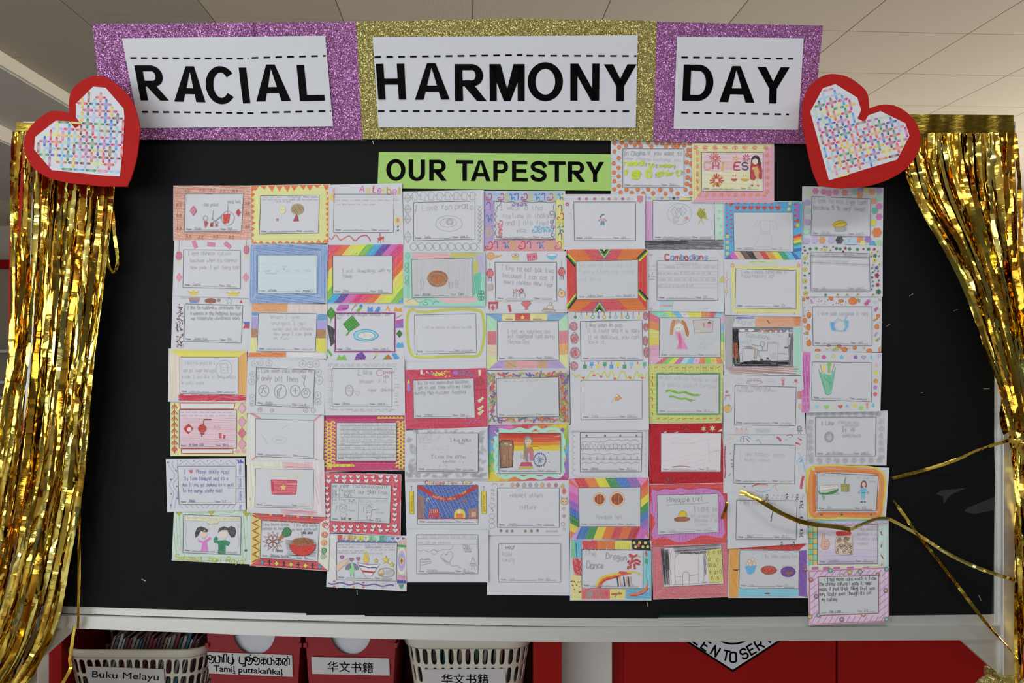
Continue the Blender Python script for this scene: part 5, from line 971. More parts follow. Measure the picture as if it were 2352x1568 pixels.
for i in range(40): x=126+i*1.05; l([(x,76+R.uniform(0,1)),(x+R.uniform(-.5,.5),87+R.uniform(-1,2))],'cc4848' if i<18 else 'd8783c',1.9)
for i in range(18): x=167+i*1.1; l([(x,77),(x+R.uniform(-.6,.6),87)],'d8cc5c',2.4)
f('187,76 210,77 211,89 200,88 188,87','26262a',.15); 
for x,y in ((190,79),(197,79),(204,79),(192,84),(201,84),(207,84)): c(x,y,1.8,R.choice(['d8cc5c','cfc060']),2)
c(195.5,82,1.8,'c05058',2.6); fh('202,89 211,89 211,135 202,135','74bcd8',85,.3); f('203,90 206,89 207,95 205,97','b06050'); f('204,98 208,100 207,106 203,104','4c9c6c'); l('206,106 205,120 207,130','5ca88c',1.8,1)
fh('125,136 160,136 160,149 125,149','cc5458',80,.3); f('130,140 135,138 140,142 137,147 131,148','8c8480'); l('142,145 148,138 150,147','8c8480',2.4); fh('160,137 180,137 178,149 160,149','dccf64',60,.3); l('162,143 175,142','c84c40',4); l('166,146 172,140','807870',2.6); fh('180,137 211,135 211,149 180,149','5cacd4',5,.2); l('183,144 190,143 198,140 205,136 207,130','dc7834',4.6,1); l('186,145 195,144 203,141 208,135','c83c38',2.6,1)
t(129,95,6.5,'the','acacb0',wd=15); t(155,99,8,'Dragon','909094',6,1.4,wd=27); t(131,110.5,8,'Dance','909094',2,1.4,wd=22); l('143,134 146,127 151,122 160,119.5 170,118 180,116 187,115.5','dcc43c',5.4,1,.15); l('145,134.5 148,128 153,123.5 162,121 171,119.5 181,117.5 186,117','dc7834',3.6,1,.15); l('147,135 150,129 155,125 164,122.5 172,120.5','cc3c3c',3.4,1,.15); f('170,117 172,114 180,115 184,117 178,119','cc4c48'); l('182,114.5 190,115 197,117.5 195,119','cfc050',2.6,1)
for x in (169,177,182.5): l([(x,121),(x+1.4,133)],'26262a',2.6); l([(x+3,121),(x+4.4,131)],'c8946c',1.8)
for p in ('185,95 190,96 194,94','188,96 187,103 184,106','187,103 193,100 198,103','186,106 185,111','190,105 191,112','184,101 182,104','187,97 185,93','191,104 197,106','183,108 182,112'): l(p,R.choice(['b83c44','a83840','c04850']),4.6)
for i in range(3): l([(184+i*1.2,97),(183.6+i*1.4,92.5)],'c05058',1.4)
l('194,95 198,97','b8b060',1.8)
# --- seventh and eighth column
S('D1',"5,3 104,6 105,70 5,70","16,8 92,8 93,57 16,57",'~','~','sheet with violet side, black scribbled base and a pencil plate beside a green ketupat',0)
fh('5,9 15,9 15,58 6,58','c494c0',86,.4,2.4,.3); fh('93,10 104,10 104,57 93,57','b2d0c0',5,.5,2.4,.4); h('6,58 104,57 104,69 6,70','5c5c60',2,1.6,1.6,.3); h('6,58 60,58 60,63 6,64','2c2c30',2,1.6,1.7,.2); h('20,63 104,60 104,69 20,69','6c6c70',-5,3,1.2)
for i,cl in enumerate(('8ca4cc','d8cc60','9cb4d4','a084b4','d8cc54','8ca8c8','444448','9c88b8')): c(12+i*5,5.5,2.2,cl,1.8)
f('50,7.6 52,4.4 64,4.6 63,7.6','d8cc70')
for i in range(4): star(98+R.uniform(-2,3),22+i*9,3,'8ccab0')
o(49,25,15,'a0a0a4',13.2); 
for x,y in ((43,22),(48,23),(53,21)): l([(x,y-6),(x+4.6,y),(x,y+7),(x-4.6,y),(x,y-6)],'98989c',1.1); l([(x-2,y-3),(x+2.4,y+3)],'b0b0b4',.9)
o(44.5,32,3.6,'98989c',3.4); o(44.5,32,1.8,'a8a8ac'); f('55,29 59,28 61,31 57,33','c09088'); l('53,36 55,32 57,35','98989c')
f('70,25 74,17 80,21 77,31 76,32','b0b050',.2); f('76,21 80,18 83,31 78,30','a8aa4c',.2); 
for k in range(4): l([(71+k*2,23-k),(76+k*1.4,31-k*1.6)],'6c7030',.9); l([(71+k*1.4,26+k*1.4),(76+k*2,19+k*2)],'6c7030',.9)
l('75,32 73,37','b8b468',2); l('76,32 79,37','b8b468',2); l('79,30 85,32','b8b468',2)
S('D1',"105,9 202,10 200,82 105,81","116,23 190,23 190,72 117,71",'Sophea','R14','bright blue bordered sheet full of red hearts, with a pencil outline of a dress',2)
bd('50a4d0',lite=.1,g=.35)
for i in range(7): ht(121+i*8.4,17.5,3.6,'c43c44'); ht(122+i*8.4,12,1.6,'c04c54')
ht(107,12,2,'c43c44'); ht(113,13,3,'c43c44',20)
for i in range(8): ht(108+(i%2)*1.5,19+i*5,1.6,R.choice(['c43c48','b858a8'])); ht(113.4,21+i*5.4,1.6,R.choice(['c43c48','c43c48','b04c98']))
for y in (53,60,67,74): fl_(108.5,y,2.2,'d8d070','b0a040',5)
for i in range(5): c(196,15+i*6,2.4,['c460b8','c460b8','b068b8','c84c50','d0c050'][i]); c(192.6,13+i*7,1.4,'c84048')
fl_(186,12,2,'d8d070'); fl_(185,19,2.2,'d8d070')
for i,cl in enumerate(('c84048','dc9c3c','dccf58','3c9c74','5cb4dc','3c70b4')): l([(191,54+i*3.2),(200.5,50.6+i*3.6)],cl,6.4,g=.2)
diag(['c43c44','dc9c3c','dcd04c','3c9c6c','5cb4dc','3c60b0','6c489c','c45cb8','e0b498','6c4c44','26262a','b89488'],-35,6.4,(2,),3)
f(A.b,'b6b9be',.05); G='a4a4a8'; l('150,33 161,33 161,49 150,48.5',G,1.1,close=True); l('150,34 146,32 142,40 144.6,41.5 150,35',G,1.1); l('161,34 169,33.5 170,44 166.5,44 164.5,34',G,1.1); l('149,50 162,50 165,66 142,65.5',G,1.1,close=True); l('149,46.6 162,46.8',G)
S('D1',"8,70 105,70 104,146 9,145","21,83 97,83 97,132 21,132",'~','R14','white sheet headed Cambodians in red and blue bubble letters above ruled writing',1)
t(31.5,82,7,'Cambodians',cols=['b84c54','6c94c0','b8545c','6c8cb8','b04c54','6c94c0','b8505c','7090c0','b4545c','7c98c4'],w=3.2,wd=54,jt=.03)
t(45,88,4,'Cambodians',wd=27)
for i,(s_,x,wd) in enumerate((('Cambodia is a ROYAL country which has',30,64),('and we have many RIVERS and you love the',22,66),('Angkor Wat when you will want to visit you',22,73),('want to go so you see it well',22,44))):
    y=92.3+i*7.9; t(x,y-.6,3.2,s_,wd=wd); l([(21,y),(97,y+.3)],'a8a8ac',.9); l([(21,y-4.2),(97,y-4)],'a4a4a8',.8)
ht(13.5,76,2.2,'d090a4'); ht(13.5,143,2.2,'d090a4'); f('25,134 41,134 40.6,137.4 25.2,137.4','9cc8e0'); f('25.2,137.4 40.6,137.4 40.4,140.4 25.4,140.4','d89ca4'); f('25.4,140.4 40.4,140.4 40,144.6 25.6,144.6','a4cce0'); l('25,134 41,134 40,144.6 25.6,144.6','90a8b8',.9,close=True); scr(29,139.6,6,2,'a08080'); l('75,144 84,142 84,143.6 76,145','b0b0b4',.9)
l('9,144 20,135','aaaaae',.8); l('96,71 104,80','aaaaae',.8); scr(10,90,9,2.4); scr(10,95,7,2.4); l('11,99 12,103 10,103','888'); l('16,97 14,103 19,103','888'); scr(11,107,7,3,'88888c'); f('100,104 103,101 104,110 98,110','c0bc6c')
S('D1',"105,82 200,82 201,152 106,150","119,93 194,95 194,143 118,142",'~','R14','white sheet with soft yellow crayon frame, about chinese clothes on Racial Harmony day',3)
for q,an in (("113,89 199,90 194,95 119,93",1),("194,94 199,91 199,148 194,143",90),("118,142 194,143 198,148 116,148",1),("113,90 119,93 118,142 115,147",90)): fh(q,'d8d27c',an,.6,2.2,.4)
l('135,84 140,86 146,84 153,86 160,84 168,86 170,87','c0d08c',4,1); l('136,85 146,83.6 156,85','7c9c5c',.9,1)
for x,y in ((115,89),(197,89)): l([(x+.4,y-6),(x,y-2)],'c88090',1); c(x,y,1.8,'e0b490',1.6); o(x,y,1.9,'c07870')
for y in (104,119): l([(108.4,y-8),(107.6,y-1)],'d08ca0',1.4); c(107.4,y+2,1.8,'e4c0a4'); o(107.4,y+2,1.8,'c88474'); l([(107,y+4),(107.4,y+8)],'d08ca0',1.2)
h('111,96 113,96 114,150 112,150','b8d0e0',88,1.4,1.2,.5); l('120,150 121,146','c87890',1.4); l('191,150 192,147','c87890',1.4)
t(126,99,4.4,'I wear a chinese clothes when its',wd=57); t(126,104,4.4,'Racial Harmony day.',wd=42)
S('D2',"10,8 105,8 104,73 11,73","24,16 100,16 100,65 24,65",'~','~','sheet bordered by candy-coloured squares with a girl in pink and brown pigtails',0)
def row(i,cols):
    a,b,e,g_=sides()[i]; n=len(cols)
    for j,cl in enumerate(cols):
        m=lambda p,q,u:(p[0]+(q[0]-p[0])*u,p[1]+(q[1]-p[1])*u); q=[m(a,b,j/n),m(a,b,(j+1)/n),m(g_,e,(j+1)/n),m(g_,e,j/n)]
        fh(q,cl,85 if i%2==0 else 5,.35,2,.25)
        if j%3==1: x=sum(p[0] for p in q)/4; y=sum(p[1] for p in q)/4; o(x,y,1.1,'c07c90')
row(0,['7cc8b0','80ccb4','b4d05c','64b4dc','c8c8dc','dcd050','dcd454','dc8c4c','cc6070','88c4e0'])
row(1,['e0a8c0','7cb8d8','6cc060','d4d060','b8d060'])
row(2,['d87c3c','d8cc4c','8cc850','dc8040','d8a8cc','6cb0dc','a8ccdc','c05c98','dcd050','7cc04c','c85c60','d8a4c0'])
row(3,['d8a0bc','d898b4','d8c450','d0d070','dc8440','d06874'])
f(A.b,'b6b9be',.05); f('37,37 38,24 41,18 44,19 42,28 41,37','c08458',.3); f('52,18 57,22 61,34 60,40 57,38 55,28 52,22','b87444',.25); c(48,27,5.4,'e0d4c8',5.6); h('42,20 47,17 53,20 53,26 50,23 46,24 43,28','b87c50',80,1.5,1.3); c(46,29,.5,'444'); c(49,29,.5,'444'); f('44,34 50,33 54,43 60,55 45,55 48,46','d888b4',.35); h('46,36 50,35 52,43 52,54 47,54 49,46','c45c94',85,1.8,1.3); l('44,34 45,44','b0a098',1); l('53,34 56,44','b0a098',1)
f('66,19 83,18 91,20 90,34 68,35','b4b0ac',.4); l('66,19 83,18 91,20 90,34 68,35','84807c',1.3,close=True); f('83,24 89,24 88.6,28 83.4,28','d490b4'); f('83,23 86,20 89,23','6c4c44'); f('78,22 80,22 80,28 78.6,28','c07878'); t(72,44,5,'The food','aaaaae',wd=26); t(75,50,5,'every','aaaaae',wd=16); t(73,55,5,'night','aaaaae',wd=14)
S('D2',"105,14 200,14 201,87 105,87","115,28 190,28 190,76 115,76",None,None,'grey, orange and teal crayoned sheet around a black framed room scene with stick figure',2)
fh('105,14 119,14 115,28 115,80 106,80','98989c',88,.4,1.8,.25); fh('143,15 200,15 200,27 143,27','d89c78',2,.4,2,.25); h('190,15 200,15 200,26 192,26','d07040',5,1.8,1.4); fh('191,28 200,28 200,87 192,84','98c8b8',88,.4,2,.3); h('106,77 198,76 194,86 112,86','a8807c',4,2.2,1.5,.3); h('119,15 143,14.6 143,17 119,17.6','5c68b0',2,1.4,1.5); t(121.5,24,5.4,'Kiansh','98989c',wd=22); l('158,19 161,23','555',2.4)
f(A.b,'b6b9be',.05); h('115,28 190,28 190,34 115,34','6c6c70',2,1.5,1.5,.25); 
for i,(x,cl) in enumerate(((152,'d09070'),(162,'b06048'),(169,'c06c50'),(175,'6c74a8'),(183,'6c74a0'))): l(circ(x,34,3.4,3.6,8,180,360),cl,2.2); c(x,33,1.4,'d0c0b4')
for x in (127,138): c(x,31.5,4,'c8c8cc',1.6)
h('115,29 122,29 124,76 116,75','1c1c1c',85,1.5,1.8,.15); f('115,48 121,47 122,58 121,67 117,67 115,58','a8542c',.25); h('115,48 121,47 122,58 121,67 117,67','2c1c18',85,2.6,1.2); h('117,76 120,72 140,69 186,69 186,75 150,76','1c1c1e',-3,1.4,2,.15); h('184,35 190,35 190,76 184,76','5c5c60',88,1.5,1.4,.3)
t(132,39.5,4.8,'Gabuthana','8c8c90',7,wd=30); t(124,47.5,3,'haha',wd=8); t(161,48.5,4,'homa','8c8c90',wd=10); o(152,48.5,2.8,'77777b',3.2,1.3); f('129,52 136,51 144,53.5 136,54.5','88888c'); l('128,54 127,69','77777b',1.3); l('129,54 146,55 144,69','77777b',1.2); l('143,55 142,68','b09078',3); l('152,52 152,57 147,57','77777b',1.2); l('148,57 147,61 151,67','77777b',1.2); l('139,49 146,51 151,50','77777b',1.2); l('146,57 158,57 159,46','77777b',1.2); f('149,67 153,67 153,69 149,69','444'); f('157,65 160,65 160,68 157,68','555'); l('172,46 171,69','88888c',1.1); l('171,60 183,61','88888c',1.1); t(161,62,3.2,'Lion',wd=10); t(163,66,3,'city',wd=8); f('182,40 187,40 186,50 183,50','a4a4a8'); f('179,52 184,52 184,54 180,54','555'); t(172,40,2.8,'tv',wd=6); h('132,43 139,42 139,50 132,50','a8a8ac',60,2,.9); l('122,60 128,60','88888c')
S('D2',"11,74 103,74 102,146 11,147","22,86 98,86 98,135 22,135",'~','Rt-4','yellow-green bordered sheet with two green snakes and red dashes',1)
bd('c4cc74',lite=.25,sp=2.2)
for sd in sides(): h(sd,'a4bc54',R.choice([2,88,8]),5,1.5,.4); h(sd,'d0b45c',R.choice([4,85]),8,1.3,.4)
l([(21,85),(99,85),(99,136),(21,136)],'5c9c58',4,close=True,g=.5); 
for i in range(10): l([(18+i*8.6,78+R.uniform(-1,1)),(22+i*8.6,77+R.uniform(-1,2))],'a85844',1.3); l([(20+i*8.2,142+R.uniform(-1,1)),(25+i*8.2,141)],'b8584c',1.3)
for i in range(6): l([(15.5,88+i*9),(16,92+i*9)],'a86044',1.4); l([(15+R.uniform(-3,1),84+i*10),(16,87+i*10)],'b86c4c',1.2)
f(A.b,'b6b9be',.05); t(23.5,92,4.8,'We eat with our hands, we call',ang=3,wd=73); t(28,100.5,5.4,'a place called temple.',ang=3,wd=68); l('32,107.5 36,106.5 41,107 47,109 54,108 60,110 66,112 72,112','74b048',5.6,1,.15); l('35,108 42,105.6 48,108 56,107','b0cc60',1.6,1); c(72.5,112,1.5,'74b048'); l('73.5,112 76,111','c84c4c',1.2); l('36,114.5 39,113.5 44,114.6 50,116.6 57,116.4 62,118.5','80b44c',4.6,1,.15); c(63,118.6,2.3,'7cb04c',1.8); l('65,118.4 69,118','c84c4c',1.2); c(63.4,118,.4,'333')
S('D2',"104,88 202,89 205,160 104,160","118,100 194,102 193,150 117,149",'~','~','white sheet with small dumpling plate and orange doodles, about loving mooncake',3)
o(124,94.5,4.8,'b0b0b4',4); o(124,94.5,2.6,'b0b0b4'); o(142,96,10,'a87884',2.6,1.4); 
for x in (136,140,144,148): o(x,93.4,2.6,'a0989c',2)
o(162.5,95,6,'b0b0b4',3.4); scr(159,95.6,7,2.4); f('176,93 179,93 179.4,100 176.4,100','c87c84'); fwk(177.5,92,3,['b87880'],6,1.3); c(193.5,94,2,'b86c74'); l('190,97 193,94.6 197,97','b86c74',1.1); l('193.6,96 193.6,100','98989c',1)
f('105,112 112,111 112,113 106,114','b87c84'); c(108,108,1.8,'a87880'); l('106,114 105,118','b87c84',1); l('111,113 112,117','b87c84',1); c(108,129,4.6,'d8b060',4.4); o(109,129,5,'a89468',4.8); f('108,124 110,123 113,125 110,126','8c9c7c'); f('195.6,107 201,107 201,117 195.6,117','cc8488'); h('195.6,107 201,107 201,117 195.6,117','a85c64',80,2,1); f('196,126 198,123 201,123 201,128 199,130','d8a884')
for x in (120,126,132): f([(x-2.2,155),(x+2.2,155),(x+2.2,159.6),(x-2.2,159.6)],'d8b0b4'); l([(x-1,155),(x,152.6),(x+1,155)],'a88c5c',1)
h('143,153 162,153 162,159 143,159','a6a6aa',30,2.4,.9); o(198,153,2.6,'555',2.4,1.3); c(197,153,.5,'333'); c(199,153,.5,'333'); l('195,156 198,157 202,156','444',1.4); l('197,158 197,160','444',1.2); l('199.4,158 199.4,160','444',1.2); t(121,104,4.2,'I love Mooncake',ang=1,wd=42); t(120.5,108,4,'because its yummy',wd=50)
S('D3',"11,12 102,11 104,86 12,87","26,24 101,24 100,72 26,72",'~','Rt','deep red crayon bordered sheet with two gold stars and pink-smudged blank middle',0)
bd('b01c28',lite=.03,g=.12,sp=1.6); tint('cdc4cc'); h(A.b,'cfc0ca',-15,9,3,.9,.02); star(79,18.5,3.8,'c8b078','806848',.5,6); star(90,18,4.4,'ccbc8c','806848',.5,6); f('96,22 102,18 102,22','d0bca8'); h('53,15 62,14 62,22 53,22','8c1420',60,2.4,1.4); h('28,80 44,77 44,86 30,86','8c1420',30,2.2,1.4); t(48,83,4.6,'and Fun','78181f',-2,wd=36); l('40,66 48,65 54,65 62,66','8c4c5c',1.4,1); l('38,37 62,37 70,35','c4a8b4',.9); l('85,36 86,60','c4a8b4',.9); l('85,48 100,45','a8909c',.9)
S('D3',"104,25 206,25 205,99 104,98","117,38 193,39 192,87 116,86",'~','~','white sheet with loose scribbles of pale blue, pink and red crayon round its edge',2)
for p,cl,w_ in (('107,30 112,27 119,29 117,33 110,34 107,37','c8d0bc',2.4),('125,35 126,29 132,28 138,31','88a0bc',2.2),('129,28 129,35','6c5c50',1.6),('131,30 136,35','6c5c50',1.6),('144,34 147,32 151,37','80a4c4',2),('150,30 154,27 162,26 168,27','a0bcd4',2),('170,29 173,31 175,34','c04858',5),('180,33 184,31 188,29','8cacc8',2),('182,27 187,26 190,28','c85860',2.4),('195,31 200,28 204,31','a0b8d0',1.8),('196,30 201,33','c85460',3),('193,36 199,38','c44c5c',4),('106,40 105,55 106,70 105,80','c04c60',3.4),('112,49 113,50','c04858',3.6),('113,58 115,57','c8606c',3),('113,61 115,63','6cb0d8',4),('114,65 115,66','c84c54',4),('196,44 199,52 203,52','a8bcd4',1.8),('196,48 200,44','c8d4c0',2),('197,58 200,54 203,62 205,72','8cb4d8',2.4),('199,60 201,57','6ca4d4',4),('203,77 201,85 200,93','c43c54',6),('110,77 113,74','7c8c74',1.8),('129,90 131,91','c84c54',2.4),('139,90 144,88 149,87','c44c5c',3),('149,88 156,88 159,90','c88078',2.4),('143,95 152,97 162,94','88b4d0',2.2),('150,90 158,92','d8c0a0',2),('165,91 168,88 172,87','d8a080',2.2),('175,88 180,90 177,94 184,94','ccd0a0',2.2),('130,98 138,96 144,98','dcb8a0',2),('168,90 171,97','b8a898',1.4),('196,75 200,80 197,86','d4d8cc',2),('108,88 114,92 110,96','ccd4cc',1.8),('122,92 127,90','b8ccb8',1.8)): l(p,cl,w_,1 if p.count(' ')>1 else 0,.4)
t(124,51.5,5,'I am happy many','aaaaae',2,wd=58); t(124,58.5,4.6,'I make noise','acacb0',2,wd=38)
S('D4',"11,7 112,5 107,80 13,83","21,20 97,18 97,66 22,69",'Tobias','core 3','red and orchid pink bordered sheet with a yellow dome on brown, titled Pineapple tart',1)
bd('cc4244',lite=.12,g=.3); f('16,12 22,15 30,12 40,13 50,11 62,13 75,11 88,12 97,14 103,20 106,28 105,36 103,46 104,56 106,66 102,73 94,72 84,70 76,70 66,74 56,78 44,78 36,74 28,71 18,75 14,70 15,64 19,56 18,48 13,42 12,34 15,26 14,18','c07cba',.35); h('16,12 22,15 40,13 75,11 97,14 106,28 103,46 106,66 94,72 76,70 56,78 36,74 18,75 14,70 19,56 12,34','b468ae',88,2.6,1.5,.3); l('16,12 22,15 30,12 40,13 50,11 62,13 75,11 88,12 97,14 103,20 106,28','7c3860',1,1)
f(A.b,'b6b9be',.05); t(34,29,6.2,'Pineapple tart','808084',-3,1.3,wd=45); l('32,32.5 50,31 70,30.5 86,29','88888c',1.2,1); f(circ(53,46,5.2,6.8,12,180,360),'d8bc24',.15); l(circ(53,46,5.2,6.8,12,180,360),'807018',1); f('42,49 46,47 56,46.4 62,48 62,51 56,53 46,53 43,52','9c6444',.2); t(67.5,40.5,5.6,'I LOVE to','8c8c90',-1,1.2,wd=29); t(63.5,47.5,4.4,'eat pineapple tart',wd=33); t(68,53,4.4,'Because it is',wd=28,w=1.2); t(69,58,4.2,'yummy',wd=17)
S('D4',"109,17 206,18 208,79 109,86","120,26 195,27 194,75 119,75",'Jimmy','Rt-5','white sheet with little black running men along its edge, about liking firecrackers',3)
def man(x,y,s=1.0):
    f([(x-1.8*s,y-3.6*s),(x+1.8*s,y-3.8*s),(x+1.8*s,y-2*s),(x-1.8*s,y-2*s)],'3a3a38'); o(x,y-.6*s,1.6*s,'777',1.5*s,1); l([(x,y+1*s),(x-.4*s,y+4*s)],'5c5a48',2.2); l([(x-2.6*s,y+2.6*s),(x,y+1.8*s),(x+2.8*s,y+1*s)],'5c5a48',1.7); l([(x-3*s,y+6.4*s),(x-.4*s,y+4*s),(x+2.4*s,y+6*s)],'5c5a48',1.9)
for x,y in ((158,21.5),(182.5,21),(195.4,21.5)): man(x,y,.7)
for y in (30.4,50,66): man(200.5,y,.95)
for x in (146,150,164,169,175,178,188,201): l([(x,25),(x+2,19),(x+3.4,21)],'98989c',1)
l('198,38 198,44 201,44','a0a0a4',1); l('198,56 201,62','a0a0a4',1); man(176,80,.6); man(191,80,.6); t(124,31,4.4,'I like firecrackers',ang=1,wd=46); l('165,34 165,40 163.4,47 162.6,53','4c5470',1.8)
S('D4',"15,83 111,79 109,146 17,149","26,86 101,81 104,130 29,134",None,None,'rose red hatched border around a pencilled mosque with yellow lettered strip',0)
bd('c96a74',lite=.35,sp=1.9); 
for sd in sides(): h(sd,'c05c68',30,3.4,1.2,.4)
tint('c6c2c8'); h('26,86 36,87 37,130 30,132','38383a',86,1.5,1.6,.2); h('40,84 100,80 101,88 72,93 60,93 44,92','48484a',-4,1.6,1.5,.25); h('78,90 82,90 83,118 80,122','5c5c5e',80,1.8,1.3); f('82,88 101,86 103,129 86,129','cfca7c',.35); h('82,88 101,86 103,129 86,129','b8b05c',75,4,1.2)
l('39,130 37,108 38,92 41,86 44,92 43,112 44,130','8c8c90',1.2); l('73,128 73,96 75,86 78,88 80,98 79,128','8c8c90',1.2); l('44,96 54,88 57,84 62,90 72,94','8c8c90',1.2); l('53,132 53,118 55,115.4 59,115.4 61,118 61,131','808084',1.2); l('44,121 53,121','88888c',1.1); l('61,120 73,118','88888c',1.1); l('37,112 34,116 36,130','98989c',1)
for i,(x,y) in enumerate(((84,93),(91,93),(97,93),(85,102),(95,102),(84,109),(91,109),(86,118),(93,118),(99,117),(88,125),(96,125))): t(x,y,4.2,R.choice(['SH','G','O','6T','oL','9']),'77744c',w=1.1)
S('D4',"111,80 208,80 208,147 110,147","124,88 198,89 197,136 123,135",'Anu','Rys','sheet edged orange, red, purple and blue with a cup of sweets and two oval dishes',2)
fh('112,80 207,80 198,88 124,87','c43236',4,.25,1.8,.08); fh('111,80 123,82 122,147 111,147','dd9c44',70,.3,2,.15); fh('198,89 207,88 207,146 197,145','7c52a6',80,.25,2,.1); fh('123,136 197,137 197,146 122,146','7cbee0',2,.3,2,.2)
for x,y in ((154,84),(119,112),(205,113),(158,141)): f(circ(x,y,3.8,2,8,0,180),'6c4438'); f([(x-1,y),(x,y-3),(x+1,y)],'d89c4c')
c(204.6,108,1.3,'c84038'); f(A.b,'b6b9be',.05); f('130,108 145,107 142,116 137,119 133,117','60acd8',.3)
for x,y in ((134,105),(138,104),(142,105),(136,102),(140,99.6),(137,106)): c(x,y,2.2,'dcc0b0'); o(x,y,2.2,'a88478',w=.8)
c(160,113,9.8,'b43838',5.4,.2); o(160,113,9.6,'8c6c4c',5.2,1.8,.04); o(160,113,7,'a87c54',3.4,1.4,.06); c(161,113,4.6,'c43434',2); c(184,115,9,'6c4494',6.4,.2); o(184,115,9,'4c3070',6.4,1); f('180,115 187,115 192,116 187,119 182,118','8c5c3c'); l('176,109 184,107.6 189,108.6','88888c',1,1); t(152,98,4.4,'I like Indian cooking food',wd=44)
# --- ninth column and the two top sheets
S('E1',"8,5 115,7 114,83 7,82","20,18 99,21 98,72 19,70",'Ke Xin','care 2','white sheet bordered by soft crayon blossoms with a small yellow egg tart',0)
for x,y,cl in ((16,13,'b0c8a4'),(25,11,'c878ac'),(36,12,'c478ac'),(43,13.5,'cc84b0'),(52,12.5,'c888b4'),(64,13,'d88888'),(77,12,'90c0a8'),(85,9,'a090c4'),(84,16,'dc9868'),(93,10,'d0cc88'),(101,12,'d49c74'),(110,11,'a898c8'),(110,20,'98ccb0'),(103,24,'d8a07c'),(110,31,'cc78b4'),(104,37,'5cb8a4'),(110,45,'c874b0'),(102,53,'d8d04c'),(107,66,'dc7c38'),(14,26,'a498c4'),(14,37,'a4b8b4'),(14,52,'a898c4'),(13,65,'98ccb0'),(13,77,'b0a4c8'),(24,76,'b4a8cc'),(34,76,'dc9458'),(46,76,'b4a4cc'),(84,75,'d88c60'),(95,75,'9c74b8'),(88,81,'d8d080'),(101,81,'5c94d0'),(109,80,'9cc49c')): fl_(x,y,4.2 if y!=66 else 6.4,cl,cl,6); ch(x,y,3,cl,None,R.uniform(0,90))
fl_(57,76,5,'38383c','28282c',6); f('64,74 80,74 80,82 65,82','a8c4dc',.4); c(70,77,1.6,'88a8c8')
t(22,26,6,'I love to eat Egg tart',ang=2.5,wd=72,w=1.1); t(21.5,35,6,'because it is very sweet.',ang=2.5,wd=72,w=1.1); ht(47.5,31,1.2,'888'); ht(54,32,1.2,'888'); f('51,59 66,59 65.4,64 51.6,64','a0a0a0',.4); h('51,59 66,59 65.4,64 51.6,64','808080',80,2,1); f('48,55 52,51.6 59,50 65,52 66.6,55 63,58.4 54,59 50,58','d0bc3c',.2); l('51,56 58,53.4 65,53','8c7c20',1); l('48,55 52,51.6 59,50 65,52 66.6,55 63,58.4 54,59 50,58','94842c',1,close=True)
S('E1',"7,83 114,84 114,151 7,151","19,92 97,94 98,144 19,144",'Jun','care 2','white sheet dotted with tiny green, red and yellow flowers, about dumpling food',2)
for x,y in ((11,100),(11,115),(11,131),(12,147)): fl_(x,y,2.9,'d8c850','5c5028',6,'8c7c30')
for x,y,r,cl in ((11,90,1.8,'3c7850'),(18,88,2.2,'3c8850'),(26,87.5,2.4,'58a868'),(53,87.5,2.3,'3c7c54'),(58,88,2.2,'4c8c60'),(70.5,88,2.4,'3c8850'),(81,88.6,2.4,'4c9c60'),(96,88.4,2.4,'3c8454'),(104.5,97,2.8,'3c8450'),(109,145,3.6,'2c7454'),(10.6,106.5,1.5,'2c6c44'),(10.6,123.5,1.7,'3c8050'),(11.4,139.4,1.7,'2c7050'),(38.5,149.4,2,'4c9868'),(65,87,1.9,'a83444'),(62,91.4,1.4,'a02c40'),(48.5,85,1.3,'b03444'),(89,88,1.5,'a83444'),(103.5,88.4,1.9,'a83444'),(99.4,98,1.3,'a02c40'),(110,97.4,1.1,'a83444'),(107,123.4,3.2,'a82838'),(108,135.6,2.7,'b03838'),(106.4,113,2.3,'44489c'),(100.4,113.4,1.6,'446890'),(100.6,126,1.6,'3c4480'),(109.4,130,1.4,'3c4488'),(101.6,137,1.7,'5078a4'),(33,88,2,'d8c860'),(38,89,2,'d8c860'),(44.6,89.8,1.6,'ccb850'),(104,103,2.6,'d8c84c'),(110,108.6,1.9,'d0bc50'),(108,91,1.9,'d0c068'),(100.4,92.6,1.8,'d0c068'),(102,109,1.7,'d0c068'),(14.4,93.6,1.5,'a87848'),(8,93.6,1.1,'444'),(9.6,85.4,1.1,'445'),(36.6,84.6,1.2,'556'),(40,85.4,1.3,'888'),(14.6,107.4,1,'4c6c50'),(16.6,120.4,1.2,'555'),(54.6,149,1.6,'b8a44c'),(67.4,149,1.5,'b8a44c'),(81.4,148.4,1.5,'b8a44c'),(102,148.8,1.5,'b8a44c'),(101.4,119,1.2,'48604c'),(104,117,1,'48604c'),(108.6,117.4,1.3,'48604c'),(101.8,131.4,1.2,'4c6c54'),(100,142,1.3,'555')): fl_(x,y,r,cl,'38382c',5)
t(20,97.4,3.8,'My favourite food is dumpling because',ang=1,wd=75,w=1.1); l('19,97 97,99.6','707074',1.3); t(20,105,3.6,'it makes me feel happy','aaaaae',ang=1,wd=50); l('19,106 97,109','808084',1.1); l('64.6,94 64.6,98','707074',1.2)
S('E2',"6,5 109,6 108,77 7,77","20,19 97,19 97,69 21,69",'~','care','white sheet ringed by orange blobs and red bits with a blue bao steamer',1)
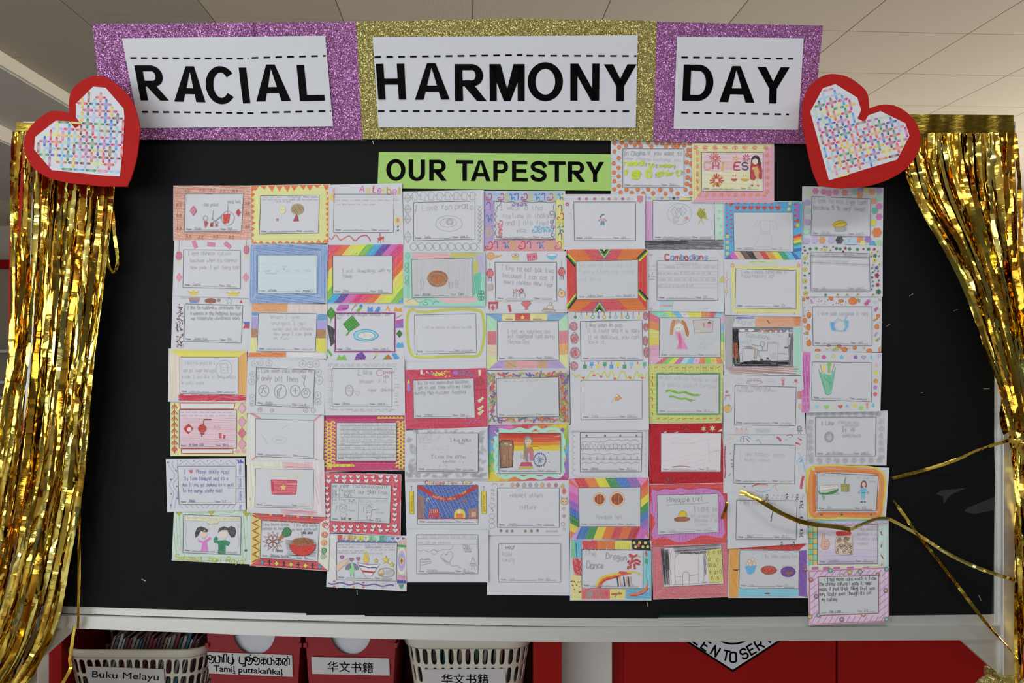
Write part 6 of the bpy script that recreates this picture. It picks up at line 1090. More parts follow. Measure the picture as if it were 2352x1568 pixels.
for x,y,rx,ry in ((9,10,1.8,2),(14,8,2,1.7),(15.6,30,3,4),(10.4,37,2.6,3.4),(15,45.5,2.8,4),(15.6,66,3.2,4),(44,8,2.8,2.8),(72,12,5.6,4.6),(57,11.6,3.4,1.8),(104.6,31,2.2,2.8),(103,45,3,3.2),(54.6,70,3,2.2),(61.6,74,3.6,3),(74.6,72,2.6,2.2),(93.4,75.6,4,2.4),(27,75,3.6,1.6),(41,69,2.4,1.4)): c(x,y,rx,'dc7c34',ry); o(x,y,rx,'b0602c',ry,.8)
for i in range(34): x=R.uniform(22,66); y=R.uniform(7,17); l([(x,y),(x+R.uniform(-1.6,1.6),y+R.uniform(-1,1))],R.choice(['c06068','b84c58','a05060','c0b85c','9c3c48']),2)
for i in range(16): x=R.uniform(6.8,17); y=R.uniform(14,62); l([(x,y),(x+1,y+1)],R.choice(['c05c68','b84c54','a8b060']),2.2)
for i in range(18): x=R.uniform(22,70); y=R.uniform(71,76); l([(x,y),(x+1.4,y-.6)],R.choice(['b85058','a8b05c','c06068']),2)
f('86,16 92,10 95,12 90,18','bc549c'); l('87,13 93,9 96,11','999',.9); f('99,23 103,19 104.6,21 101.6,26','bc549c'); f('17,9 19,10 21,15 18.6,14','b878b0'); o(101,13,2.4,'b0b0b4',1.4); f('104,8 108,9 108.6,12 106,11','b8a850'); f('98,36 104,33 104.4,35 99,38','b88444'); f('101,62 106,58 107,60 103,64','a0a048'); f('105,72 108,69 108,77 104.6,77','c88838'); f('99,56 103,51 104,53 101,58','b888a0'); f('11,51 15.4,51 15,55 12,54.6','a88c44'); f('78,8 82,10 81,14 78.6,13','a08848'); f('48,72 52,70 53,74 49,76','a8b44c'); f('84,72 88,70 88,74','b8a474'); scr(102,40,3,4,'a8a8ac')
t(27,30,4.8,'I love bao because it nice',wd=66); f('43,39 48,39 48.6,46 51,49 45,49','58a8d8',.2); f('61,38 66,37 66,44 63,50 60,49.6 62.6,44','68b0dc',.25); l('43,39 48,39 53,34 59,37 66,37','98989c',1); l('49,39 48,45 51,49.4 60,49.4','a0b4c0',1); o(56,43,7.6,'b0b4b8',6.4); l('43,39 45,49 52,50.4 62,50.6 66,44 66,37','8cb4cc',1); l('61.6,37 64,31','7cb4d8',2.6)
S('E2',"6,77 109,79 107,153 6,155","20,90 97,91 96,141 19,139",'~','~','white sheet with magenta side strip, coloured shapes and a big green leaf wrap',3)
fh('8,77 18,77.6 16,155 6,155','c474b0',88,.35,2,.2); h('8,80 17,80 16,150 8,150','b0509c',87,3.4,1.6)
star(27,82.6,3.4,'d8d884','98986c',.4,7); star(47,82.6,3.2,'dcdc94','98986c',.4,6); c(35,84,2.9,'c45c9c'); f([(57.8+3*math.sin(k*1.257),84-3*math.cos(k*1.257)) for k in range(5)],'6cb8dc'); ht(67.6,84.4,2.8,'e0b4c8'); f([(75.6+3*math.sin(k*1.257),84-3*math.cos(k*1.257)) for k in range(5)],'8c60b0'); ht(86,84,3,'b09cc8',0,'907cb0'); c(96,84,1.5,'74bce0',3); f('103.6,79.6 108.4,79.6 108,84.6 103.6,84.6','b8a4cc'); f('102.6,90 105,94 104.6,96 100.6,96 100.4,94','e0a8bc'); c(102,104,2.9,'dccc5c'); c(101.6,114.6,3,'dc9040'); c(101,123,2.7,'a080c0'); c(101,131.6,2.7,'d06060')
ht(25.8,147.6,3,'8cccec'); ht(38.2,148,3.4,'88cc50'); f('44,150 46.4,146 48.6,150','dcd490'); ht(56,147.6,3.2,'cc5c60'); f('62.4,148.4 65,143.8 67.4,148.4','84b8d8'); ht(75,146,3,'dcd050'); c(82.6,149,2.8,'90d058'); f('89.4,150 89.4,145 88,145 90.6,141.4 93,145 91.8,145 91.8,150','d88c84'); c(98.4,146,1.8,'6cb8e4',2.8)
f('28,100 31,103 36,105 44,107 50,97 44,131 40,133 37,131','80c0a0',.3); h('28,100 36,105 44,107 50,97 44,131 40,133 37,131','58a884',75,2.8,1.4); l('28,100 37,131 40,133 44,131 50,97','58a484',1.1); f('33,95 37,94.6 37,103.6 34,103.6','d8d070'); f('38,94 41,90.4 45,92 44.6,95 43,95.4 43,104 40,104 40,95.4','84b858'); f('29,94 30.6,92 33.4,98 34,106 31,103','e0d8dc'); l('30,93 33,104','b87c80',2); f('47,92 49.4,92 48,99 44.6,106 44,104','e0d4d4'); l('48.6,92 45,104','b87c7c',2.2); l('34,109 43,117 44,118','4c9474',1.2)
S('E3',"13,8 121,8 119,80 11,79","25,16 106,16 105,68 25,68",'Jan Zhi Xiang','care 2','all pencil sheet with outlined flowers around it, about chicken rice being delicious',0)
for i in range(10): doodle(19+i*10,12,3.6,'a0a0a4')
for i in range(6): doodle(18.4,22+i*9,4,'a0a0a4'); doodle(112.4,22+i*9.4,4,'a8a8ac')
for i in range(9): doodle(19+i*11.4,73.6,4,'a0a0a4')
t(33,26,5,'I Like','909094',wd=17,w=1.2); t(55,24.4,4.4,'chicken rice',wd=29); t(65,28,3.2,'Because',wd=18); t(60.5,35,6,'It is','909094',wd=18,w=1.2); t(61,42.4,5,'delicious.','909094',wd=26)
for r in (5.6,5,4.2): o(43,42.4,r,'909094',r*1.2,1.2,.06)
scr(39.6,40,6,3); scr(40,43,6,3); scr(40,46,5,3)
S('E3',"12,79 123,84 118,152 11,152","27,90 109,94 106,141 27,141",'Kim','Rt6','sheet framed in orange and yellow crayon with a green dish and girl in blue',2)
l('18,84 30,82.6 50,81.6 70,83 90,83 104,85 112,89 117,97 117,112 115,128 113,142 111,149 95,150 70,150 45,150.6 25,150 17,147 14,138 13,122 14,105 14,92 18,84','d8c44c',8,1,.35); l('24,86 45,85 70,86 95,87 108,91 113,99 113,114 111,130 109,146 90,147 60,146 35,147 22,146 19,136 18,118 19,100 22,87','dc8c4c',12,1,.35); l('25,88.6 60,88 95,90 110,92.6','d87830',5,1,.2); l('24,92 23,120 24,143','d87028',7,0,.2); l('28,144 60,144.4 106,144.6','d8743c',6,0,.25); l('108,96 106.6,120 107,141','dc8038',5,0,.25); l('40,84 60,86','d898b0',1.6); l('80,84 100,84.6','d8a0c0',1.6); f(A.b,'b6b9be',.05)
for x in (33,60,99): fl_(x,146,1.8,'5c6c44','3c4c30',5)
t(29,95,3.6,'I like icing my cane',wd=42); t(80,98.4,2.8,'my mum is',wd=24); t(97,103,2.8,'bring',wd=9); f('27.6,113 32,117 40,117 50,113.6 56,111.6 55,115 48,119 36,119.6 30,118.6','3c8444',.2); f('30,108 55,106 55.4,111 30.6,114.6','d8d0c8',.3); l('30,108 55,106 55.4,111 30.6,114.6','7c8c70',1,close=True); l('33,110 52,108.6','c8a4a0',1); l('34,120 36,127 38,121','5c9c68',2); l('36,120 36.6,127','5c9c68',1); o(53,118,3.4,'6c9c70',1.2); f('58.6,105 70.4,105 70,116 60,115.4','b4a470',.3)
for k in range(5): l([(59.4+k*2.6,105),(60+k*2.4,115.6)],'7c7c48',1); l([(59,106+k*2.2),(70,106.4+k*2.2)],'7c7c48',1)
l('64,105 64,101 66,96','5c8c6c',2.6); f('85,110 86,103 88.6,100.4 92,101 93.6,105 93,110 90,109 87,111','84504c',.25); c(89.4,106,2.4,'d8c0ac',3); f('86.4,111 92,111 92,117 86,117','6cb4d8'); f('86,117 91.6,117 90.6,126 89.4,126 89,120 87.6,126 86,126','70b8dc'); l('86,112 83,116.6','6cb4d8',2.2); l('92,112 94.6,116','6cb4d8',2.2); l('86,117 92,117','4c6470',1.4); f('84.8,128.6 88,128 88,130 84.8,130','444c5c'); f('89.4,128 92,128.4 92,130 89.4,130','444c5c'); o(83,117,1.2,'888'); o(95,117,1.2,'888')
S('E4',"15,9 122,6 122,73 15,76","28,16 108,14 108,66 28,67",'Jyothika','2r5','sheet with teal and yellow checks, a thumbs up hand and a jar of murukku',1)
for j in range(8):
    for i in range(2):
        y=10+j*7.4; x=15.5+i*6; fh([(x,y),(x+6,y),(x+6,y+7.4),(x,y+7.4)],'7cc4a8' if (i+j)%2 else 'd0b860',60,.3,2.4,.2)
l([(15.5,10),(27.6,10),(27.6,69),(15.5,69)],'5c6c60',.9,close=True); l('21.6,10 21.6,69','5c6c60',.9)
for j in range(1,8): l([(15.5,10+j*7.4),(27.6,10+j*7.4)],'5c6c60',.9)
fh('28,8 122,6 122,10 28,12','78b8dc',3,.4); fh('28,11.6 122,9.6 122,13.6 28,15.4','d4b4d0',3,.5); 
for i in range(12): l(circ(32+i*7.8,12.6-i*.17,3.6,2,6,0,180),'a07ca0',1)
fh('108.6,14 121.6,13 121.6,72 108.6,67','b4cedc',88,.5,2.6,.4)
for x,y,a in ((113,26,20),(113,42,-15),(114,57,35),(113,69,-20)): l([(x-math.sin(math.radians(a))*2.6,y-2.6),(x+math.sin(math.radians(a))*2.6,y+2.6)],'a04450',3); fwk(x-math.sin(math.radians(a))*3.4,y-4,3,['d8b088'],7,.9)
fh('16,69 28,68 108,67 121,72 121,73 16,75','dadcb8',3,.5)
for x in (20,35,49,67,88): f([(x,70.6),(x+9,70),(x+9,74),(x,74.6)],'b868a4')
tint('c2bccc',2); h('29,48 108,46 108,66 29,67','b8a8cc',2,2.6,1.4,.6)
f('33.6,36 34,27 36.4,26 37.6,29 37.4,33 42,34.6 44,38 43.6,43 41,47 35,47.4 32,43','d8a898',.3); l('33.6,36 34,27 36.4,26 37.6,29 37.4,33 42,34.6 44,38 43.6,43 41,47 35,47.4 32,43','a4786c',1,close=True); l('36,36 41,37','b08478',1.2); l('36,39.4 42,40.4','b08478',1.2); l('36,43 41,44','b08478',1.2)
for a,b,e,g_ in ((31,29,32,31),(33,23,34,25),(40,27,42,25),(42,30,45,28),(30,41,28.6,42),(45,40,47,40),(33,49,32,51),(40,50,39,52)): l([(a,b),(e,g_)],'98989c',1)
f('53,30 74,30 75,38 75,49 73,54 66,55 57,54.6 52,52 51,44 51.6,36','c8bcb0',.2)
for i in range(46): x=R.uniform(54,73); y=R.uniform(32,53); o(x,y,R.uniform(1,1.9),R.choice(['8c6c54','a4846c','78604c']),None,1.2,.15)
l('53,30 51.6,36 51,44 52,52 57,54.6 66,55 73,54 75,49 75,38 74,30','909094',1.1); f('52,24 55,23 71,23.4 73,25 72,28.6 54,29.4 52.6,27.6','c43c38',.15)
t(81,22,3.6,'I like murukku',wd=27); t(80.6,28.6,4.2,'because it is',wd=27); t(81,35,4.2,'crunchy and',wd=27); t(81,41,4.2,'yummy',wd=15); l('30,17 50,19 70,20 90,18','b8b0c4',.9,1)
S('E4',"16,76 123,71 123,143 17,148","29,84 109,82 109,132 30,135",'Nur Laiga','I-4','pink bordered sheet with purple slanting stripes and flowers, dark writing on moon cake',3,nc='3c3c40')
bd('dab6cc',lite=.15,g=.3,sp=2.4)
for i in range(16):
    x=14+i*7.6
    for a,b in (((x+8,74.5),(x,84)),((x+4,136),(x-2,146))): l([(min(122,a[0]),a[1]),(b[0],b[1])],'a078b4',1.5) if 18<b[0]<118 else None
for i in range(6): l([(28,84+i*9),(18,92+i*9)],'a484b8',1.5); l([(122,84+i*9),(110,94+i*9)],'a484b8',1.5)
l([(16.5,76.6),(122.4,71.6),(122.4,142.4),(17.6,147.2)],'c86478',1.8,close=True,g=.3); l([(28.4,83.6),(109.6,81.6),(109.6,132.6),(29.4,135.6)],'cc7c94',1.6,close=True,g=.3)
for x,y,cl in ((45,75.5,'60a4b0'),(60,82,'b8b4a4'),(70.5,77.6,'c8b070'),(84.6,77,'7cb48c'),(108,81,'b86878'),(120,73.5,'5c9ca8'),(19,87.6,'c06874'),(26,110,'9078a8'),(118.6,102,'a08090'),(29,135,'7ca4b0'),(18,137,'c8a850'),(60,140.6,'88808c'),(89,134,'c89078'),(119.6,140.4,'5ca0a8')): fl_(x,y,2.9,cl,'d8c860',5,'443c44')
f(A.b,'b6b9be',.05); D_='4c4c50'
t(37.5,89.6,4.8,'i tried moon cake which is from',D_,-1.6,1.25,wd=69); t(30,95.6,4.8,'the chinise culture i made it hand',D_,-1,1.25,wd=70); t(30,102.4,4.8,'made, it had thick filling that was',D_,-1,1.25,wd=75); t(30,109.6,4.8,'very tasty even though its not',D_,-2,1.25,wd=71); t(33.4,116.4,4.8,'my culture',D_,-1,1.25,wd=21)
S('F',"8,5 115,6 115,78 8,78","23,15 104,15 104,66 23,66",'~','Resp 1','white sheet scattered with orange dots and lime letters reading need to wear red shirt',0)
pts_=[(12.5,8),(18.4,13.4),(12.4,18.8),(18,27.6),(11.4,34.4),(17.6,40.4),(11.6,46.6),(17.8,51.6),(12,58),(18,64),(12,68.6),(20.4,72.6),(22,7.6),(27.4,11),(33.4,7.4),(39,10.8),(43.6,7.2),(46.6,11.2),(56.4,7.4),(61,12.4),(67.6,7.6),(75,8),(80,12),(84,8),(91,7.6),(90,12.2),(98,8),(95.4,12.4),(104,11),(109.4,16.6),(113.4,16.8),(108,22.8),(113,24.4),(107.4,33),(113,35),(109.4,44.4),(108.4,53),(113.6,55.4),(107.8,61.4),(113,64),(27.8,69.2),(35,73.2),(43,69),(50,74),(56.6,68.6),(63.2,73.6),(72.4,69.4),(79.4,74.2),(87,69.4),(95.4,74),(105.8,69),(112.6,73.4),(111,8)]
for i in range(8): l([(8.4,20+i*8),(22.6,28+i*6)],'a0a0a4',.9); l([(30+i*9,67),(36+i*9,77.4)],'a0a0a4',.9); l([(24+i*10,6),(30+i*10,14.6)],'a0a0a4',.9); l([(104.4,18+i*6),(114.6,22+i*6)],'a0a0a4',.9)
for x,y in pts_: c(x,y,R.uniform(1.8,2.7),'d87434',R.uniform(2,2.9)); o(x,y,2.4,'a85c34',2.6,.7,.08)
t(25,23.8,6,'In Chaina if you want to','98989c',wd=77,w=1.1); t(25,29.6,4.8,'wear chinese costume, you,','b0b0b4',2,wd=76); t(25,37,6.4,'need!','c4d828',0,3,.04,wd=29); t(56.6,38.6,5,'to wear!','bcd030',2,2.6,.04,wd=36); t(27,50,10,'r','c8e01c',0,5.4,.02); t(36,54,13.5,'e','c8e01c',0,6,.0,sx=1.3); t(55,52.6,13,'d','c4dc24',-6,4.6,.02,sx=.9); t(68,51.6,7.6,'shirt!','c0d434',-2,3.4,.04,wd=35)
for x,y in ((54.4,38),(68,40),(92,41.6),(67,52),(102,48.6)): l([(x,y-4.4),(x-.4,y-1.4)],'7c7c80',1.6); c(x-.5,y,.6,'7c7c80')
S('F',"115,8 222,9 222,86 115,85","127,20 208,20 208,71 127,71",'~','Rt','yellow and pink crayon sheet with fireworks, the letters CHINES and a girl in red',2)
bd(('dccc94','d898ac','d894a8','dcc888'),lite=.25,sp=1.9); f(A.b,'d8cdc8',.3); h('128,21 208,21 208,45 128,45','d4a0b4',3,1.9,1.3,.5); h('128,45 208,45 208,71 128,71','d8cc90',3,1.9,1.3,.5)
for i in range(8): x=119+i*13 if i<7 else 212; h(circ(x,14,4,3.4,8),'c8545c',R.choice([20,70,0]),1.8,1.6)
for i in range(6): h(circ(121.5,20+i*9.4,2.6,4,8),'c86460',80,1.8,1.5); h(circ(213.6,24+i*9.6,3.4,3.4,8),'d8803c',R.choice([10,80]),1.8,1.6)
for i in range(10): h(circ(124+i*9.6,76,3.2,3.2,8),'d88c3c',R.choice([20,75]),1.8,1.6)
fwk(145,27.5,9,['b84850','c85c54','c86c4c'],13,1.8,.15); fwk(172,27.6,5,['d8984c','d8c060'],10,1.5,.3); fwk(186,27.4,6,['b83c58','b84460'],10,1.8,.3); fwk(147,57,10,['b83c3c','c8603c','c8a83c','b8384c'],16,2.8,.25)
t(131,42,9.4,'CHINES',cols=['d89878','c05c68','dcb04c','e0b898','b8384c','3c4450'],w=3,wd=60,jt=.06,ang=1)
for x,cl in ((170,'b8384c'),(184,'c8a030')): f(circ(x,54.6,3.8 if x<175 else 5.4,3.4,8,0,180),cl); l([(x-1.6,49),(x-1.4,52)],cl,1.4); l([(x+1.6,48.6),(x+1.4,52)],cl,1.4)
f('192,32 193,27 196,24 200,23.6 204,27 205,34 207,44 206.6,55 203,55 202,50 196,57 191,55 191,44','a83038',.25); f('192,33 193,27 197,23.6 201,24 204,28 205,36 203,38 201.4,32 199,27 195,29 194,33','26262c',.2); c(197.6,32,3.6,'dcc8bc',4); h('193,41 204,40 205,50 196,57 192,54','c84450',70,2,1.5); f('195,40 200,38 203,45 201,56 198,52','c8a468'); l('194,58 193,63','d8bca8',2); l('200,57 201,63','d8bca8',2); f('191,63 195,62 194.6,65','b84450'); f('199,63 203,63 202,65.4','b84450'); star(195,41,2.6,'d8b868')
flush()
# ---------------------------------------------------------------- paper hearts
def inpoly(x,y,ps):
    r=False
    for i in range(len(ps)):
        (x0,y0),(x1,y1)=ps[i],ps[i-1]
        if (y0>y)!=(y1>y) and x<(x1-x0)*(y-y0)/(y1-y0)+x0: r=not r
    return r
def paper_heart(label,ox,oy,s,outline,inner,c0,ang,dep,seed):
    rr=random.Random(seed); q=lambda a:(ox+a[0]/s,oy+a[1]/s)
    ol=[q(p) for p in spline(outline+[outline[0]],3)[:-1]]; inn=[q(p) for p in inner]
    e=empty('paper_heart',(0,0,0)); tag(e,label,'heart','red paper hearts at the header ends')
    MB().prism([P(x,y,dep) for x,y in ol],0.004).build('red_card',M['red_card'],e)
    wp=MB().prism([P(x,y,dep-0.0012) for x,y in inn],0.0008).build('patterned_paper',M['paper'],e)
    V=[];Cs=[];Fs=[]; pal=[hx(h_) for h_ in ('2f8c5c','c83c50','c03078','4c58a8','3c94cc','8cbce0','d8b428','e0d468','8c6438','743c34','54586c','a860a0','d07038','d87c90','a0c8a0','a8b0dc','2c68b8','d04848')]
    ca,sa=math.cos(math.radians(ang)),math.sin(math.radians(ang))
    bx=(13.7,15.6)
    for i in range(-16,17):
        for j in range(-16,17):
            if (i+j)%2: continue
            ux,uy=i*bx[0],j*bx[1]*0.98; cx=c0[0]+ux*ca-uy*sa; cy=c0[1]+ux*sa+uy*ca
            for hv in (0,1):
                L=12.9; W=2.7; pts=[]; dx,dy=(ca,sa) if hv==0 else (-sa,ca); nx,ny=-dy,dx
                tips=[(cx+dx*L,cy+dy*L),(cx-dx*L,cy-dy*L)]
                if not all(inpoly(x,y,inn) for x,y in tips): continue
                cl=rr.choice(pal); cl=tuple(min(.9,x/0.72) for x in cl); wh=(.8,.8,.84); k=len(V); z=dep-0.0016-hv*0.00004
                for a,b,m in ((-1,0,1),(-.78,1,1),(0,1,0),(.78,1,1),(1,0,1),(.78,-1,1),(0,-1,0),(-.78,-1,1)):
                    V.append(P(cx+dx*L*a+nx*W*b,cy+dy*L*a+ny*W*b,z)); Cs.append((cl if m else tuple(.4*x+.6*y for x,y in zip(cl,wh)))+(.05,))
                Fs+=[(k,k+1,k+7),(k+1,k+2,k+6,k+7),(k+2,k+3,k+5,k+6),(k+3,k+4,k+5)]
    a=obj('woven_motif',V,Fs,M['ink'],wp); at=a.data.color_attributes.new('Col','FLOAT_COLOR','POINT'); at.data.foreach_set('color',[x for q_ in Cs for x in q_])
paper_heart('red paper heart with a coloured lattice, beside the word RACIAL',40,160,5.6,pxpoly("665,555 600,540 500,527 410,540 310,600 215,680 140,770 95,860 82,950 90,1050 130,1150 190,1250 290,1330 400,1390 500,1420 660,1455 900,1480 1100,1500 1408,1503 1412,1500 1470,1360 1530,1150 1560,950 1575,760 1550,620 1490,430 1410,310 1310,215 1220,145 1120,90 1030,75 940,90 820,145 730,220 680,310 662,420 664,530"),
    pxpoly("490,657 670,665 745,755 820,700 752,610 752,437 975,217 1135,232 1365,500 1375,600 1365,900 1318,1372 1100,1360 440,1290 215,1025 228,865"),(186,298),3,-0.125,5)
paper_heart('red paper heart with a coloured lattice, beside the word DAY',1820,150,5.4065,pxpoly("955,533 1090,490 1210,487 1320,520 1430,590 1520,690 1580,820 1590,920 1570,1050 1500,1180 1400,1290 1250,1390 1080,1460 900,1505 700,1520 580,1525 335,1496 330,1492 250,1300 190,1050 150,850 125,680 130,530 150,400 200,280 290,185 380,130 480,107 580,115 680,140 800,210 910,310 945,400 953,510"),
    pxpoly("535,233 805,400 855,553 808,660 895,705 945,620 1095,568 1405,720 1455,875 1300,1170 455,1427 222,575 380,283"),(1968,300),-14,-0.125,9)
# ---------------------------------------------------------------- gold foil curtains
RG=random.Random(11)
def strand(path,wd,parent,name='strand',kink=0.9,seg=15):
    "a crinkled foil strip along photo points (px,py,depth)"
    pts=spline(path,6); P3=[P(*p) for p in pts]; L=[0]
    for a,b in zip(P3,P3[1:]): L.append(L[-1]+(b-a).length)
    step=seg*.62*D/F; n=max(3,int(L[-1]/step)); C3=[]
    j=0
    for i in range(n+1):
        s=L[-1]*i/n
        while j<len(L)-2 and L[j+1]<s: j+=1
        u=(s-L[j])/max(1e-9,L[j+1]-L[j]); C3.append(P3[j].lerp(P3[j+1],u))
    v=[];fs=[]; V=Vector((0,1,0)); hw=wd*D/F/2; p1,p2=RG.uniform(0,6),RG.uniform(0,6); k1,k2=RG.uniform(2,5),RG.uniform(6,13); t0=RG.uniform(-.45,.45); jump=0; crease=False; cb=0
    for i,p in enumerate(C3):
        tg=(C3[min(i+1,n)]-C3[max(i-1,0)]).normalized(); sd=tg.cross(V)
        if sd.length<1e-4: sd=Vector((1,0,0))
        sd.normalize(); nn=sd.cross(tg); s_=i/n*L[-1]
        if RG.random()<.05: jump=RG.uniform(-.6,.6)
        th=(t0+.45*math.sin(p1+k1*s_*2)+.25*math.sin(p2+k2*s_*2)+jump)*kink+RG.uniform(-.05,.05)
        th=max(-1.25,min(1.25,th)); q=sd*math.cos(th)+nn*math.sin(th); off=nn*(RG.uniform(-.0021,.0021) if RG.random()<.6 else 0)*kink; ww=hw*RG.uniform(.92,1.06)
        bow=sd.cross(tg).normalized()*(hw*.28*math.sin(p2+k1*s_*3)); mid=p+off+bow*math.cos(th)
        ring3=[p+q*ww+off,mid,p-q*ww+off]; v+=ring3
        if i:
            b=len(v)-6; fs+=[(b,b+1,len(v)-2,len(v)-3),(b+1,b+2,len(v)-1,len(v)-2)]
        crease=RG.random()<.3
        if crease: v+=[x.copy() for x in ring3]
    return obj(name,v,fs,M[RG.choice(['foil','foil','foil_amber','foil_pale'])],parent,True)
def curve(tab,y):
    for (x0,y0),(x1,y1) in zip(tab,tab[1:]):
        if y<=y1: return x0+(x1-x0)*(y-y0)/(y1-y0)
    return tab[-1][0]
def header(pts_t,pts_b,parent,dep):
    v=[];fs=[]; n=24
    for i in range(n+1):
        u=i/n
        for k,(a,b) in enumerate((pts_t,((pts_t[0][0]+pts_b[0][0])/2,0) and ((pts_t[0][0],(pts_t[0][1]+pts_b[0][1])/2),(pts_t[1][0],(pts_t[1][1]+pts_b[1][1])/2)),pts_b)):
            v.append(P(a[0]+(b[0]-a[0])*u,a[1]+(b[1]-a[1])*u,dep+.003*math.sin(u*19)+.002*math.sin(u*41+k)))
    fs=[(3*i+k,3*i+k+1,3*i+4+k,3*i+3+k) for i in range(n) for k in (0,1)]
    return obj('header_band',v,fs,M['foil_band'],parent,True)
def foil_band():
    m=M['foil'].copy(); m.name='gold_foil_band'; nt=m.node_tree
    b=nt.nodes['Principled BSDF']; b.inputs['Roughness'].default_value=0.3
    for q in nt.nodes:
        if q.type=='VALTORGB': q.color_ramp.elements[0].color=(0.26,0.15,0.02,1); q.color_ramp.elements[1].color=(0.34,0.25,0.04,1)
        if q.type=='BUMP': q.inputs['Strength'].default_value=0.25
    return m
M['foil_band']=foil_band()
lc=empty('foil_curtain',(0,0,0)); tag(lc,'gold foil fringe curtain hanging by the heart next to RACIAL','curtain','gold foil curtains')
header(((37,280),(262,290)),((37,306),(262,318)),lc,-0.034)
LL=[(38,300),(28,500),(25,700),(15,850),(-6,1000),(-34,1150),(-60,1300),(-105,1450),(-170,1590),(-230,1680),(-280,1780)]
LR=[(262,300),(264,430),(243,620),(224,760),(212,880),(204,980),(196,1100),(182,1190),(160,1290),(136,1400),(112,1470),(84,1530),(40,1590),(-30,1680),(-90,1780)]
NS=58
for i in range(NS):
    u=(i+RG.uniform(-.35,.35))/NS; u=u+.012*math.sin(u*2*math.pi*11); u=min(1,max(0,u)); ph=RG.uniform(0,6); am=RG.uniform(.005,.03); d0=RG.uniform(-.03,-.085); w_=RG.uniform(7,13.5); dr=RG.uniform(-.05,.05)
    path=[]
    for y in range(302,1780,84):
        f_=(y-302)/1338; uu=u+am*math.sin(ph+y*.006)+dr*f_; uu=min(1,max(-.02,uu))
        path.append((curve(LL,y)*(1-uu)+curve(LR,y)*uu, y+(0 if y<400 else RG.uniform(-8,8)), -.036+ (d0+.036)*min(1,f_*4)-.02*math.sin(f_*3.1)+RG.uniform(-.006,.006)))
    strand(path,w_,lc)
for p,w_ in (([(254,425,-.05),(258,480,-.06),(264,545,-.07),(270,600,-.06),(262,626,-.05),(249,606,-.04),(246,555,-.04)],7),([(205,990,-.05),(190,1100,-.05),(182,1170,-.045),(182,1300,-.04),(179,1443,-.035)],7),([(171,1436,-.04),(164,1490,-.04),(160,1515,-.04),(162,1535,-.05),(140,1575,-.05)],7),([(232,640,-.05),(215,800,-.05),(200,1000,-.05)],8)):
    strand(p,w_,lc,kink=.45)
rc=empty('foil_curtain',(0,0,0)); tag(rc,'gold foil fringe curtain gathered to the board post next to DAY','curtain','gold foil curtains')
header(((2066,262),(2328,264)),((2066,309),(2331,306)),rc,-0.034)
RLt=[(2068,308),(2078,395),(2112,470),(2168,560),(2215,650),(2242,720),(2268,800),(2293,870),(2314,935),(2326,985)]
RRt=[(2332,308),(2338,450),(2342,600),(2356,700),(2374,830),(2384,920),(2382,985)]
for i in range(60):
    u=(i+RG.uniform(-.4,.4))/60; u=min(1,max(0,u))
    if .10<u<.16 or .335<u<.365: u+=.05
    ph=RG.uniform(0,6); am=RG.uniform(.005,.035); d0=RG.uniform(-.03,-.075); w_=RG.uniform(8,14); dr=RG.uniform(-.10,.10); path=[]
    for y in range(306,990,62):
        f_=(y-306)/684; uu=min(1.02,max(0,u+am*math.sin(ph+y*.008)+dr*f_)); path.append((curve(RLt,y)*(1-uu)+curve(RRt,y)*uu,y+(0 if y<330 else RG.uniform(-6,6)),-.036+(d0+.036)*min(1,f_*4)-.03*f_+RG.uniform(-.005,.005)))
    # below the tie the same strips fan out again and fall down the post
    xe=RG.uniform(2334,2450); ye=RG.choice([1640,1640,1500,1300])
    path+=[(2322+36*RG.random(),1010,-.07+RG.uniform(-.02,.02)),(2328+40*RG.random(),1060,-.07)]
    for k in range(1,5): path.append((2338+(xe-2338)*k/4*RG.uniform(.8,1.1)+RG.uniform(-2,6),1060+(ye-1060)*k/4,RG.uniform(-.04,-.09)))
    strand(path,w_,rc)
strand([(2318,890,-.06),(2306,930,-.08),(2304,965,-.09),(2312,995,-.08)],17,rc,kink=.3)
tie=[]
for k in range(13):
    a=2*math.pi*k/12; tie.append((2349+30*math.cos(a),1003+5*math.sin(a*2),-.06-.05*math.sin(a)))
strand(tie,14,rc,'tie_band',.5,10)
for p,w_,kk in (([(2318,1011,-.06),(2280,1022,-.055),(2240,1036,-.05),(2190,1058,-.04),(2120,1080,-.012),(2050,1098,-.008)],8,.9),
    ([(2362,1342,-.05),(2330,1332,-.05),(2280,1316,-.045),(2230,1297,-.035),(2172,1268,-.03),(2110,1228,-.016),(2042,1191,-.014)],8,.85),
    ([(2345,1522,-.05),(2310,1480,-.05),(2270,1436,-.045),(2232,1388,-.04),(2200,1345,-.02),(2150,1280,-.012),(2110,1230,-.016),(2085,1195,-.012),(2052,1148,-.01)],8,.9),
    ([(2042,1191,-.02),(2015,1191,-.03),(1980,1204,-.035),(1954,1216,-.03)],7,.2),
    ([(1954,1216,-.026),(1910,1208,-.024),(1870,1204,-.03),(1835,1196,-.04),(1790,1176,-.045),(1752,1153,-.04),(1722,1137,-.03),(1700,1130,-.018)],10,.3),
    ([(1669,1152,-.02),(1667,1168,-.026),(1662,1180,-.026),(1658,1192,-.018)],7,.4)): strand(p,w_,rc,kink=kk,seg=9)
